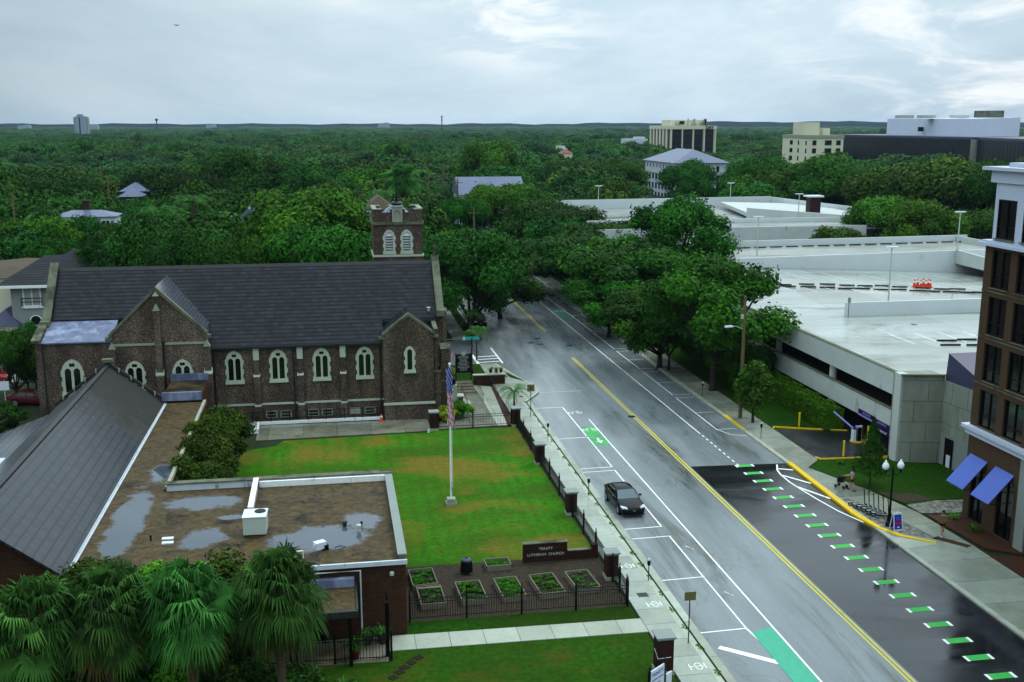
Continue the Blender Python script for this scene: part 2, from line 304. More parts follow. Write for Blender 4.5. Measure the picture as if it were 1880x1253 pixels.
def cob():
    t=NT('cobbles'); v=t.N('ShaderNodeTexVoronoi'); v.inputs['Scale'].default_value=3.2; t.L(t.pos((1,1,1)),v.inputs['Vector'])
    col=t.ramp(v.outputs['Distance'],[(.1,c3('8b9186')),(.55,c3('4a4d48')),(.8,c3('2a2c2a'))]); n=t.noise(2.,detail=3); col=t.mix(t.math('MULTIPLY',n,.6),col,c3('55584f'))
    return t.set(col,.45,.4)
def slate_hall():
    t=NT('wet_hall_slates'); g=t.N('ShaderNodeNewGeometry'); sp=t.N('ShaderNodeSeparateXYZ'); t.L(g.outputs['Position'],sp.inputs[0])
    cb=t.N('ShaderNodeCombineXYZ'); t.L(sp.outputs[1],cb.inputs[0]); t.L(sp.outputs[0],cb.inputs[1])
    b=t.N('ShaderNodeTexBrick'); t.L(cb.outputs[0],b.inputs['Vector']); b.inputs['Scale'].default_value=1; b.inputs['Brick Width'].default_value=.22; b.inputs['Row Height'].default_value=.42; b.inputs['Mortar Size'].default_value=.009; b.inputs['Mortar Smooth'].default_value=.1
    b.inputs['Color1'].default_value=c3('1b1f25'); b.inputs['Color2'].default_value=c3('2c3139'); b.inputs['Mortar'].default_value=c3('0d0e11')
    n=t.noise(.35,t.pos((1,1,1)),detail=8,rough=.7,dist=.5)
    fr=t.math('FRACT',t.math('DIVIDE',sp.outputs[0],.42)); ln=t.ramp(fr,[(0,(0,0,0)),(.74,(0,0,0)),(.84,(1,1,1))])
    mr=t.N('ShaderNodeMapRange'); mr.inputs[1].default_value=70; mr.inputs[2].default_value=84; t.L(sp.outputs[1],mr.inputs[0])
    f=t.ramp(t.math('ADD',t.math('MULTIPLY',n,.7),t.math('MULTIPLY',mr.outputs[0],.5)),[(.55,(0,0,0)),(.78,(1,1,1))])   # patchy, darker and rougher towards the church end
    col=t.mix(f,t.mix(ln,b.outputs['Color'],c3('0a0b0d')),c3('12130e')); t.bump(b.outputs['Fac'],-.5,.02)
    rf=t.mix(f,(.3,.3,.3,1),(.75,.75,.75,1))
    return t.set(col,rf,.4)
def lancet(cx,z0,w,h,n=6,q=.62):
    r=q*w; c=r-w/2; rise=math.sqrt(r*r-c*c); zs=z0+h-rise; pts=[(cx-w/2,z0),(cx+w/2,z0)]
    a1=math.atan2(rise,c)
    for i in range(n+1):
        a=a1*i/n; pts.append((cx-c+r*math.cos(a),zs+r*math.sin(a)))
    for i in range(1,n+1):
        a=a1*(1-i/n); pts.append((cx+c-r*math.cos(a),zs+r*math.sin(a)))
    return pts
def toothed(cx,z0,w,h):                # quoined surround
    p=lancet(cx,z0,w,h); out=[]
    k=5; hh=(h-.61*w)/k
    out=[]
    for i in range(k):                   # right jamb up
        d=.09 if i%2==0 else 0; out+=[(cx+w/2+d,z0+i*hh),(cx+w/2+d,z0+(i+1)*hh)]
    out+=p[2:-1]
    for i in reversed(range(k)):
        d=.09 if i%2==0 else 0; out+=[(cx-w/2-d,z0+(i+1)*hh),(cx-w/2-d,z0+i*hh)]
    return out
def church_window(root,cx,y,z0,w,h,double=True,label=None):
    fr=lambda a,b:(a,y,b)
    lw=w*.31; hs=[]
    if double:
        for s in (-1,1): hs.append(lancet(cx+s*w*.215,z0+.34,lw,h*.66,4))
        hs.append([(cx+.15*w*math.cos(a),z0+h*.845+.15*w*math.sin(a)*(1 if i%2 else .55)) for i,a in enumerate([k*math.pi/4 for k in range(8)])])
    else: hs.append(lancet(cx,z0+.3,w*.52,h*.78,4))
    f=part('window',MB().holes(toothed(cx,z0,w,h),hs,fr,(0,-.14,0)),M['stone'],root,label)
    part('sill',MB().box(cx-w/2-.12,cx+w/2+.12,y-.24,y-.141,z0,z0+.2),M['stone'],f)
    for q in hs: part('pane',MB().ext([(a,y-.03,b) for a,b in q],(0,.02,0)),M['glass'],f)
    if not double: return
    mb=MB()
    for s in (-1,1): mb.box(cx+s*w*.215-lw/2,cx+s*w*.215+lw/2,y-.045,y-.032,z0+.34+h*.27,z0+.34+h*.27+.03)
    part('glazing_bar',mb,M['black'],f)
def church():
    c=thing('brick_church','long brown brick Gothic church with dark slate roof, lancet windows and a crenellated tower','church',(-8,103,0))
    B=M['brick']; Y=97.
    part('nave_wall',MB().box(-25.3,4.4,Y,99.5,0,7.2).box(4.4,9.7,98.9,99.6,0,9.05).box(-25.3,9.7,107.2,109.6,0,7.2),B,c)
    for x in (-25.5,9.7): part('gable_wall',MB().ext([(x,97.05 if x<0 else 98.9,0),(x,109.6,0),(x,109.6,7.3),(x,103.35,14.),(x,98.9 if x>0 else 97.05,9.35 if x>0 else 7.5)],(.55,0,0)),B,c)
    # stepped gable copings
    for x in (-25.6,9.62):
        cp=MB()
        for a,b in (((103.35,14.2),(98.7,9.5)),((103.35,14.2),(109.9,7.4))):
            cp.ext([(x,a[0],a[1]-.05),(x,b[0],b[1]-.05),(x,b[0],b[1]+.18),(x,a[0],a[1]+.18)],(.72,0,0))
        cp.box(x-.03,x+.75,98.1,98.75,9.2,9.75); part('gable_coping',cp,M['stone2'],c)
    cp=MB(); cp.box(9.8,10.15,103.2,103.5,14.3,15.); cp.lathe((9.97,103.35,15.),[(.1,0),(.22,.12),(.1,.3),(.02,.5)],8)
    part('gable_finial',cp,M['stone2'],c)
    # roof: one long slope per side; the aisle part sweeps lower than the east bay
    r=MB(); th=.14
    sl=(13.6-7.25)/(103.35-96.9); zf=lambda y:13.62-(103.35-y)*sl
    def slope(x0,x1,y0,y1,back=False):
        z=(lambda y:13.62-abs(y-103.35)*sl)
        r.ext([(x0,y0,z(y0)),(x0,y1,z(y1)),(x0,y1,z(y1)+th),(x0,y0,z(y0)+th)],(x1-x0,0,0))
    slope(-12.8,4.5,96.7,103.35); slope(4.501,9.64,98.5,103.35); slope(-24.88,-12.801,99.2,103.35); slope(-24.88,9.64,103.351,110)
    rf=part('roof',r,M['slate'],c)
    part('ridge_cap',MB().ext([(-24.88,103.1,13.55),(-24.88,103.35,13.86),(-24.88,103.6,13.55)],(34.5,0,0)),M['darkgrey'],rf)
    part('gutter',MB().box(-11.2,4.45,96.5,96.68,7.02,7.2).box(4.6,9.6,98.3,98.48,8.72,8.9),M['darkgrey'],rf)
    part('roof_vent',MB().lathe((8.9,98.9,9.6),[(.1,0),(.1,.25),(.2,.3),(.2,.36),(.02,.4)],8),M['galv'],rf)
    # west part: flat wall under a lead lean-to
    part('chancel_wall',MB().box(-25.55,-19.35,95.5,97.04,0,8.25).prism([(-25.55,97.041),(-25.0,97.041),(-25.0,99.3),(-25.55,99.3)],0,[8.8,8.8,9.8,9.8]),B,c)
    part('lead_roof',MB().prism([(-25.0,95.3),(-19.2,95.3),(-19.2,99.4),(-25.0,99.4)],[8.25,8.25,9.5,9.5],[8.37,8.37,9.62,9.62]),M['lead'],c)
    part('lean_to_coping',MB().prism([(-25.75,95.2),(-25.05,95.2),(-25.05,99.6),(-25.75,99.6)],[8.4,8.4,9.75,9.75],[8.62,8.62,9.97,9.97]),M['stone2'],c)
    church_window(c,-22.6,95.5,3.55,1.75,3.3)
    # transept
    xa,xb,xm,ty=-19.2,-11.2,-15.2,95.3
    t=part('transept',MB().ext([(xa,ty,0),(xb,ty,0),(xb,ty,8.9),(xm,ty,12.75),(xa,ty,8.9)],(0,3.5,0)),B,c)
    rr=MB()
    for s,x in ((-1,xa-.05),(1,xb+.05)):
        rr.prism([(xm,ty+.45),(x,ty+.45),(x,ty+8.),(xm,ty+8.)][::s],*( ([12.95,8.98,8.98,12.95],[13.08,9.1,9.1,13.08]) if s==1 else ([12.95,8.98,8.98,12.95],[13.08,9.1,9.1,13.08]) ))
    part('transept_roof',rr,M['slatey'],c)
    cp=MB()
    for s in (-1,1):
        x=xm+s*4.15
        cp.ext([(xm,ty-.12,12.72),(x,ty-.12,8.7),(x,ty-.12,9.0),(xm,ty-.12,13.1)],(0,.5,0)); cp.box(x-.3,x+.3,ty-.15,ty+.5,8.45,8.7)
    part('transept_coping',cp,M['stone2'],c); part('keystone',MB().ext([(xm-.3,ty-.03,12.25),(xm+.3,ty-.03,12.25),(xm,ty-.03,12.68)],(0,-.06,0)),M['stone'],c)
    part('string_course',MB().box(xa,xm-.3,ty-.1,ty-.002,7.9,8.1).box(xm+.3,xb,ty-.1,ty-.002,7.9,8.1),M['stone3'],c)
    for x in (-17.35,-13.3): church_window(c,x,ty,3.85,1.62,2.7)
    for x in (xm,xb+.1,xa+.1):
        b=part('buttress',MB().box(x-.32,x+.32,ty-.55,ty-.002,0,5.2).box(x-.28,x+.28,ty-.36,ty-.002,5.5,7.7 if x!=xm else 11.),B,c)
        part('weathering',MB().prism([(x-.36,ty-.6),(x+.36,ty-.6),(x+.36,ty-.02),(x-.36,ty-.02)],5.2,[5.3,5.3,5.75,5.75]).ext([(x-.3,ty-.4,(7.7 if x!=xm else 11.)),(x+.3,ty-.4,(7.7 if x!=xm else 11.)),(x,ty-.4,(8.3 if x!=xm else 11.6))],(0,.38,0)),M['stone3'],b)
    for x,y,z in ((-10.75,97.,7.),(xm+.42,ty,8.),(-3.75,97.,7.),(4.15,97.,7.),(-24.9,95.5,8.1),(9.4,98.9,9.)):
        part('downpipe',MB().tube([(x,y-.12,.1),(x,y-.12,z)],.07,6).box(x-.14,x+.14,y-.26,y-.02,z,z+.25),M['darkgrey'],c)
    # nave bays
    for x in (-9.0,-5.1,-1.2,2.72): church_window(c,x,Y,3.72,1.46,3.1)
    for x in (-7.05,-3.15,.73):
        b=part('buttress',MB().box(x-.27,x+.27,Y-.55,Y-.002,0,1.6).box(x-.25,x+.25,Y-.42,Y-.002,1.75,4.35).box(x-.22,x+.22,Y-.25,Y-.002,4.5,5.9),B,c)
        part('weathering',MB().box(x-.3,x+.3,Y-.6,Y-.003,1.6,1.75).prism([(x-.29,Y-.48),(x+.29,Y-.48),(x+.29,Y-.02),(x-.29,Y-.02)],4.36,[4.42,4.42,4.6,4.6]).box(x-.26,x+.26,Y-.3,Y-.003,5.9,7.0),M['stone'],b)
    s=MB()
    xs=[-11.2,-7.35,-6.75,-3.45,-2.85,.43,1.03,4.4]
    for i in range(0,8,2): s.box(xs[i],xs[i+1],Y-.1,Y-.002,1.62,1.8)
    part('plinth_band',s,M['stone'],c)
    for x in (-5.9,-4.6,-2.1,-.85,1.7,3.1):
        f=part('basement_window',MB().holes([(x-.5,.35),(x+.5,.35),(x+.5,1.),(x-.5,1.)],[[(x-.42,.42),(x+.42,.42),(x+.42,.93),(x-.42,.93)]],lambda a,b:(a,Y,b),(0,-.08,0)),M['stone3'],c)
        part('pane',MB().box(x-.42,x+.42,Y-.03,Y-.01,.42,.93),M['curtain'] if x==1.7 else M['winglass'],f); part('bar',MB().box(x-.42,x+.42,Y-.06,Y-.04,.66,.69),M['stone3'],f)
    # south-east porch
    px,qx,pm,py=4.4,9.0,6.72,95.4
    part('porch_wall',MB().ext([(px,py,0),(qx,py,0),(qx,py,8.1),(pm,py,9.85),(px,py,8.1)],(0,3.6,0)),B,c)
    rr=MB()
    for s,x in ((-1,px-.1),(1,qx+.1)): rr.prism([(pm,py+.4),(x,py+.4),(x,py+5),(pm,py+5)],[9.75,8.0,8.0,9.75],[9.98,8.22,8.22,9.98])
    part('porch_roof',rr,M['slate'],c)
    cp=MB()
    for s in (-1,1):
        x=pm+s*2.45; cp.ext([(pm,py-.12,9.8),(x,py-.12,7.95),(x,py-.12,8.2),(pm,py-.12,10.1)],(0,.5,0)); cp.box(x-.28,x+.28,py-.14,py+.45,7.75,7.95)
    part('porch_coping',cp,M['stone2'],c)
    part('porch_band',MB().box(px-.08,qx+.08,py-.12,py-.002,1.5,1.72),M['stone'],c)
    church_window(c,6.78,py,4.5,.86,2.5,False)
    # east front buttresses, set against the gable wall
    for x0,x1,y0,y1,h in ((9.05,9.65,95.6,98.6,8.4),(9.7,10.9,96.2,97.3,6.4),(10.3,11.1,101.2,102.,9.),(10.3,11.1,105.,105.8,9.)):
        b=part('east_buttress',MB().box(x0,x1,y0,y1,0,h*.55).box(x0+.05,x1-.25,y0+.15,y1-.05,h*.55+.01,h),B,c)
        part('weathering',MB().box(x0-.05,x1+.05,y0-.05,y1+.02,h*.55-.18,h*.55).prism([(x0,y0+.1),(x1-.2,y0+.1),(x1-.2,y1),(x0,y1)],h+.002,[h+.05,h+.05,h+.4,h+.4]),M['stone2'],b)
    # tower
    tx0,tx1,ty0,ty1=4.35,9.4,110.,115.
    tw=part('tower',MB().box(tx0,tx1,ty0,ty1,0,16.75),B,c)
    part('belt',MB().box(tx0-.12,tx1+.12,ty0-.12,ty1+.12,13.45,13.66),M['stone'],tw); part('cornice',MB().box(tx0-.16,tx1+.16,ty0-.16,ty1+.16,16.76,17.05),M['stone2'],tw)
    pa=MB(); pc=MB(); T=.35
    def parapet(x0,x1,y0,y1,along):
        pa.box(x0,x1,y0,y1,17.06,18.0)
        L=(x1-x0) if along=='x' else (y1-y0)
        for a,b in ((0,.85),(L/2-.75,L/2+.75),(L-.85,L)):
            if along=='x': pa.box(x0+a,x0+b,y0+.003,y1-.003,18.001,18.3); pc.box(x0+a-.04,x0+b+.04,y0-.06,y1+.06,18.31,18.42)
            else: pa.box(x0+.003,x1-.003,y0+a,y0+b,18.001,18.3); pc.box(x0-.06,x1+.06,y0+a-.04,y0+b+.04,18.31,18.42)
        
    parapet(tx0,tx1,ty0,ty0+T,'x'); parapet(tx0,tx1,ty1-T,ty1,'x'); parapet(tx0,tx0+T,ty0+T+.01,ty1-T-.01,'y'); parapet(tx1-T,tx1,ty0+T+.01,ty1-T-.01,'y')
    part('parapet',pa,B,tw); part('parapet_coping',pc,M['stone3'],tw)
    part('tower_cap',MB().add([(tx0+.5,ty0+.5,17.2),(tx1-.5,ty0+.5,17.2),(tx1-.5,ty1-.5,17.2),(tx0+.5,ty1-.5,17.2),(6.87,112.5,19.)],[(0,1,4),(1,2,4),(2,3,4),(3,0,4),(0,3,2,1)]),M['lead'],tw)
    part('finial_spike',MB().lathe((6.95,112.5,18.6),[(.5,0),(.75,.18),(.5,.35),(.18,.4),(.1,1.2),(.14,1.3),(.06,1.4),(.05,3.),(.01,3.6)],8),M['black'],tw)
    part('tower_niche',MB().holes([(6.3,17.),(7.35,17.),(7.35,18.55),(6.3,18.55)],[lancet(6.82,17.2,.7,1.1,4)],lambda a,b:(a,ty0-.02,b),(0,-.14,0)).box(6.2,7.45,ty0-.25,ty0-.03,18.56,18.7).box(6.45,7.2,ty0-.019,ty0+.01,17.1,18.4),M['stone3'],tw)
    for x in (5.95,7.75):
        z0,w,h=13.7,1.15,2.55
        f=part('belfry_opening',MB().holes(toothed(x,z0,w,h),[lancet(x,z0+.32,w*.66,h*.78,5)],lambda a,b:(a,ty0,b),(0,-.13,0)),M['stone'],tw)
        part('louvre_panel',MB().ext([(a,ty0-.02,b) for a,b in lancet(x,z0+.32,w*.66,h*.78,5)],(0,.015,0)),M['white'],f)
        lv=MB()
        for k in range(6): lv.prism([(x-w*.32,ty0-.11),(x+w*.32,ty0-.11),(x+w*.32,ty0-.03),(x-w*.32,ty0-.03)],[z0+.42+k*.27,]*2+[z0+.5+k*.27]*2,[z0+.44+k*.27]*2+[z0+.52+k*.27]*2)
        part('louvre_slats',lv,M['darkgrey'],f)
    # east door steps
    st=MB()
    for k in range(5): st.box(10.3,13.-k*.38,98.4,101.,.16*k,.16*(k+1)-.002)
    part('door_steps',st,M['kerb'],c)
    part('east_door',MB().ext([(10.26,98.7,.8),(10.26,100.7,.8),(10.26,100.7,3.2),(10.26,99.7,3.9),(10.26,98.7,3.2)],(.06,0,0)),M['black'],c)
    # railings, area kerb, cone
    k=thing('area_railing','black iron railing on a white kerb along the church basement windows','railing',(-2,95.7,0))
    part('kerb',MB().box(-9.3,4.2,95.75,96.0,.062,.32),M['white'],k)
    rl=MB()
    for z in (.62,1.2): rl.box(-9.2,4.0,95.85,95.9,z,z+.04)
    part('rail',rl,M['black'],k)
    for x in np.linspace(-9.2,4.,9): part('post',MB().box(x-.04,x+.04,95.83,95.92,.321,1.32),M['black'],k)
    s=thing('basement_stair','white concrete basement stair with dark iron handrails beside the shrubs','stair',(-8.6,93.4,0))
    part('landing',MB().box(-10.6,-6.9,93.0,93.25,.062,.5).box(-10.6,-10.3,93.26,95.7,.062,.5).box(-7.2,-6.9,93.26,95.7,.062,.4),M['white'],s)
    part('handrail',MB().tube([(-10.4,93.15,1.3),(-8.6,93.15,1.3),(-7.05,93.15,1.)],.035,6).tube([(-7.05,93.15,1.),(-7.05,95.4,1.2)],.035,6).tube([(-10.4,93.5,1.25),(-8.,94.6,.7)],.05,6),M['black'],s)
    for x,z in ((-10.4,1.3),(-8.6,1.3),(-7.05,1.)): part('baluster',MB().box(x-.03,x+.03,93.12,93.18,.5,z),M['black'],s)
    return c
def hall():
    h=thing('church_hall','low brick church hall with a steep wet slate roof and puddled flat gravel roof','hall',(-8,70,0))
    B=M['brick2']; xr,xe,xl=-18.45,-14.15,-22.7; y0,y1=54.3,89.5; ze,zr=4.15,7.45
    part('pitched_wing_wall',MB().ext([(xl+.4,y0+.5,0),(xe-.2,y0+.5,0),(xe-.2,y0+.5,ze-.1),(xr,y0+.5,zr-.2),(xl+.4,y0+.5,ze-.1)],(0,y1-y0-.6,0)),B,h)
    r=MB()
    for x in (xe,xl): r.prism([(xr,y0),(x,y0),(x,y1),(xr,y1)],[zr-.14,ze-.14,ze-.14,zr-.14],[zr,ze,ze,zr])
    rf=part('slate_roof',r,M['slatem'],h)
    part('ridge_cap',MB().box(xr-.16,xr+.16,y0,y1,zr-.06,zr+.08),M['darkgrey'],rf)
    part('gutter',MB().box(xe+.003,xe+.28,y0,y1,ze-.32,ze-.06).box(xe+.05,xe+.09,y0,y1,ze-.059,ze+.03),M['flash'],rf)
    cp=MB()
    for x in (xe+.1,xl-.1): cp.ext([(xr,y1+.003,zr+.0),(x,y1+.003,ze+.0),(x,y1+.003,ze+.28),(xr,y1+.003,zr+.32)],(0,.42,0))
    part('north_coping',cp,M['darkgrey'],h); part('coping_apex',MB().box(xr-.42,xr+.42,y1-.1,y1+.5,zr+.3,zr+.55),M['conctop'],h)
    tb=MB()
    for i in range(1,5):
        for s in (-1,1): tb.box(xr+s*i*.9-.04,xr+s*i*.9+.04,y1-.18,y1+.0,zr-i*.7+.15,zr-i*.7+.5)
    part('coping_bracket',tb,M['stone3'],h)
    part('west_slope_roof',MB().prism([(xl-.03,58),(xl-.03,y1-2),(xl-5.5,y1-4),(xl-5.5,58)],[ze-.25,ze-.25,ze-2.,ze-2.],[ze-.05,ze-.05,ze-1.8,ze-1.8]),M['slatey'],h)
    part('dormer_flat_roof',MB().prism([(xl-3.8,70),(xl-.2,73),(xl-.2,76),(xl-3.8,76)],3.0,4.1),M['flash'],h)
    part('west_wing_wall',MB().box(xl-5.2,xl-.1,58.2,y1-4.2,0,2.2),B,h)
    # flat roofed block, polygon in plan
    zf=4.2
    part('flat_block_wall',MB().box(-13.9,3.35,53.1,66.9,0,zf-.1).box(-13.9,-10.75,66.901,89.2,0,zf-.1),B,h)
    fr=part('gravel_roof',MB().box(-13.86,3.1,53.12,66.6,zf-.099,zf).box(-13.86,-10.95,66.601,89.0,zf-.099,zf),M['gravel'],h)
    P=M['flash']
    part('parapet_north',MB().box(-10.74,3.3,66.62,67.0,zf-.098,zf+.42),P,h); part('north_parapet_coping',MB().box(-10.9,3.45,66.55,67.12,zf+.421,zf+.5),M['stone2'],h)
    part('parapet_east',MB().box(3.02,3.34,53.25,66.61,zf-.097,zf+.32),M['stone2'],h); part('east_parapet_coping',MB().box(2.94,3.42,53.2,66.54,zf+.321,zf+.4),M['greystucco'],h)
    part('south_edge_trim',MB().box(-13.9,3.42,52.95,53.09,zf-.1,zf+.14),P,h)
    part('pocket_edge_trim',MB().box(-10.94,-10.72,67.13,89.1,zf-.097,zf+.15),M['stone3'],h)
    part('roof_divider',MB().prism([(-5.3,61.2),(-5.1,61.2),(-5.1,66.5),(-5.3,66.5)],zf+.002,zf+.55),P,h); part('divider_coping',MB().box(-5.36,-5.04,61.1,66.48,zf+.551,zf+.64),M['white'],h)
    part('inner_parapet',MB().box(-5.03,2.95,66.35,66.55,zf+.002,zf+.38),M['white'],h)
    part('link_block',MB().box(-14.3,-11.1,89.6,94.6,0,4.7),B,h); part('link_roof',MB().box(-14.2,-11.2,89.7,94.5,4.701,4.78),M['gravel2'],h); part('link_parapet',MB().box(-14.3,-11.1,89.3,89.59,4.3,5.0),M['lead'],h); part('link_back_parapet',MB().box(-14.3,-11.1,94.61,94.9,4.5,5.35),M['lead'],h)
    # entrance canopy
    part('canopy_roof',MB().box(-5.,.62,49.9,53.05,3.0,3.14),M['gravel'],h); part('canopy_fascia',MB().box(-5.,.72,49.7,49.89,2.85,3.2).box(.63,.74,49.9,53.3,2.85,3.22),M['darkgrey'],h); part('canopy_upstand',MB().box(-5.,.62,52.7,53.04,3.15,3.6),M['lead'],h)
    for x in (.3,-2.4): part('canopy_post',MB().box(x-.09,x+.09,50.0,50.18,.062,2.84),M['black'],h)
    part('entrance_shade_plate',MB().box(-4.6,-1.0,53.0,53.08,.062,2.7),M['black'],h)  # flat black plate on the wall, painting the dark of a recessed entrance
    part('conduit',MB().tube([(.95,53.0,.1),(.95,53.0,3.9),(-1.4,53.0,3.9)],.05,6),M['flash'],h)
    part('wall_lamp',MB().lathe((2.6,52.95,3.5),[(.02,0),(.12,.05),(.12,.2),(.03,.26)],8),M['galv'],h)
    # loose things on the roof
    a=thing('air_conditioner','large pale grey air conditioning box with a round fan on the gravel roof','air conditioner',(-4.75,58.7,zf),R(-2)); a.scale=(.88,)*3
    part('casing',MB().box(-.72,.72,-.75,.75,.1,1.25),M['galv'],a,local=True); part('lid',MB().box(-.76,.76,-.79,.79,1.251,1.3),M['signwhite'],a,local=True)
    part('fan',MB().lathe((.3,.25,1.301),[(.36,0),(.36,.05),(.02,.06)],16),M['black'],a,local=True); part('foot_rail',MB().box(-.7,-.5,-.75,.75,0,.1).box(.5,.7,-.75,.75,0,.1),M['darkgrey'],a,local=True)
    f=thing('floodlight','white floodlight box lying on the puddled gravel roof with a loose cable','floodlight',(-1.15,55.4,zf))
    part('housing',MB().cbox((0,0,.12),.62,.42,.38,.5),M['signwhite'],f,local=True); part('lens',MB().cbox((-.06,-.2,.16),.5,.1,.3,.5),M['lens'],f,local=True); part('foot',MB().cbox((.3,.05,.0),.25,.3,.3,.5),M['black'],f,local=True)
    part('cable',MB().tube([(.4,.1,.03),(.7,-.2,.03),(1.1,-.1,.03),(1.4,.2,.03),(1.1,.45,.03),(.8,.2,.03)],.018,5),M['black'],f,local=True)
    for i,(u,v,hh,rr,m,l) in enumerate(((633,966,.28,.16,'darkgrey','square dark vent stub on the gravel roof'),(659,976,.4,.15,'galv','round steel vent cap standing in the roof puddle'),(664,965,.22,.07,'black','thin black pipe on the gravel roof'),(277,993,.3,.07,'black','thin black pipe beside the long roof puddle'))):
        g=G(u,v,zf); vt=solo('roof_vent',l,'vent',MB().lathe((g.x,g.y,zf),[(rr*.7,0),(rr*.7,hh*.6),(rr,hh*.65),(rr,hh),(.01,hh+.05)],8),M[m],tuple(g))
    for v,l in ((990,'farther white slab lying on the gravel roof'),(998,'nearer white slab lying on the gravel roof')):
        g=G(308,v,zf); solo('roof_slab',l,'slab',MB().cbox((g.x,g.y,zf),.62,.3,.07,0),M['signwhite'],tuple(g))
    fp=thing('frame_pipe','white pipe frame standing at the roof edge behind the palms','pipe',tuple(G(557,1028,zf)))
    part('pipe',MB().tube([(-.9,0,0),(-.9,0,.5),(0,0,.5),(0,0,0)],.04,6),M['white'],fp,local=True)
    return h
def txt(s,size,name,mat,parent,fr,ext=.008,align='CENTER',label=None,bold=0):
    """lettering as a mesh part; fr = 4x4 matrix in world space"""
    cu=bpy.data.curves.new('t','FONT'); cu.body=s; cu.size=size; cu.align_x=align; cu.extrude=ext; cu.resolution_u=2; cu.offset=bold
    ob=bpy.data.objects.new('t',cu); COL.objects.link(ob)
    me=bpy.data.meshes.new_from_object(ob); bpy.data.objects.remove(ob); bpy.data.curves.remove(cu)
    off=Vector(OFF.get(parent.name,(0,0,0))); me.transform(Matrix.Translation(-off)@fr); me.materials.clear(); me.materials.append(mat); me.name=name
    o=mk(name,me,parent); OFF[o.name]=tuple(off)
    if label: o['label']=label
    return o
def face_mat(p,xdir,up):
    x=Vector(xdir).normalized(); y=Vector(up).normalized(); z=x.cross(y)
    m=Matrix((x,y,z)).transposed().to_4x4(); m.translation=Vector(p); return m
def garage():
    g=thing('parking_garage','long low pale concrete parking garage with a wet open roof deck and ramps','garage',(70,100,0))
    C=M['concrete']; X=45.; W=M['concretew']
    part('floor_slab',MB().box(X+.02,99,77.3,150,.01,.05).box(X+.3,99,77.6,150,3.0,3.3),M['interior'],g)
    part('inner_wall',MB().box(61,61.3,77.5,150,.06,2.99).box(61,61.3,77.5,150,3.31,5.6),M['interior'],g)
    for n,z0,z1 in (('upper_spandrel',5.25,7.15),('lower_spandrel',2.15,3.95)):
        part(n,MB().box(X-.12,X+.12,77.2,150,z0,z1),C,g); part('spandrel_coping',MB().box(X-.16,X+.2,77.2,150,z1+.002,z1+.07),M['conctop'],g)
    part('ledge_beam',MB().box(X+.13,X+.5,77.4,150,3.31,3.7),C,g)
    for y in [89.6+12.2*k for k in range(5)]: part('column',MB().lathe((X+.55,y,.05),[(.33,0),(.33,2.94)],14).lathe((X+.55,y,3.31),[(.33,0),(.33,2.28)],14),C,g)
    part('corner_pier',MB().box(44.62,45.3,76.2,77.19,0,7.3),C,g)
    part('end_block',MB().prism([(44.75,76.05),(47.95,75.4),(47.95,77.6),(44.75,77.6)],0,7.25),M['panel'],g)
    part('stair_wall',MB().prism([(47.96,75.3),(48.7,66.),(53,66),(53,77.6),(47.96,77.6)],0,6.85),M['panel'],g)
    part('painted_band',MB().prism([(47.9,75.2),(48.62,66.2),(48.66,66.2),(47.94,75.2)],0,2.6),M['greystucco'],g)
    part('service_door',MB().prism([(47.86,74.6),(47.93,73.6),(47.97,73.6),(47.9,74.6)],.02,2.4),M['black'],g)
    part('door_panel',MB().prism([(47.82,74.2),(47.86,73.75),(47.9,73.75),(47.86,74.2)],.05,1.1),M['signwhite'],g)
    part('top_edge',MB().prism([(44.6,75.95),(48.,75.25),(48.,75.55),(44.6,76.25)],7.252,7.36),M['conctop'],g)
    a=(48.05,75.5,6.88);b=(52.9,75.5,6.88);c=(52.9,67.,6.88);d=(48.7,67.,6.88);e=(48.2,77.4,8.6);f=(52.9,77.4,8.6)
    part('stair_roof',MB().add([(48.1,75.6,6.88),(52.9,75.6,6.88),(52.9,69,6.88),(48.62,69,6.88),(48.1,75.4,9.1),(52.9,75.4,9.1)],[(0,1,5,4),(4,5,2,3),(0,4,3),(1,2,5),(0,3,2,1)]),M['purpleroof'],g)
    # roof deck
    dk=MB(); nx=10; ys=[77.6,110,138]
    dk.prism([(X+.13,77.6),(99,77.6),(99,110),(X+.13,110)],6.0,6.2); dk
    zd=lambda x,y: 6.2 if y<110 else 6.2+(y-110)/28*((8.1-6.2)+(x-45)/54*(5.6-8.1))
    xs=np.linspace(X+.13,99,13); yv=np.linspace(110,138,9); b0=len(dk.v)
    dk.v+=[(float(x),float(y),zd(x,y)) for y in yv for x in xs]
    for j in range(8):
        for i in range(12): dk.f.append([b0+j*13+i,b0+j*13+i+1,b0+(j+1)*13+i+1,b0+(j+1)*13+i]); dk.m.append(0)
    part('roof_deck',dk,M['deck'],g,fix=False)
    zs=lambda x,y: zd(x,y)+.012
    for k in range(18):
        for y0_,y1_,dx in ((121.,126.,-1.2),(129,134,-1.2)):
            if k%2 and y0_>125: continue
            x=56+k*2.7; ln=MB().quad((x,y0_,zs(x,y0_)),(x+.12,y0_,zs(x+.12,y0_)),(x+dx+.12,y1_,zs(x+dx+.12,y1_)),(x+dx,y1_,zs(x+dx,y1_))); part('stall_line',ln,M['white'],g,fix=False)
    for k in range(12):
        x=55+k*2.7; part('stall_line',MB().quad((x,92,6.207),(x+.12,92,6.207),(x+.12,97,6.207),(x,97,6.207)),M['white'],g,fix=False)
    for x,y in ((60,101),(70,114),(84,101)): part('deck_drain',MB().box(x,x+.6,y,y+.6,6.204 if y<110 else zs(x,y),6.212 if y<110 else zs(x,y)+.01),M['black'],g)
    st=MB(); st.mi=0
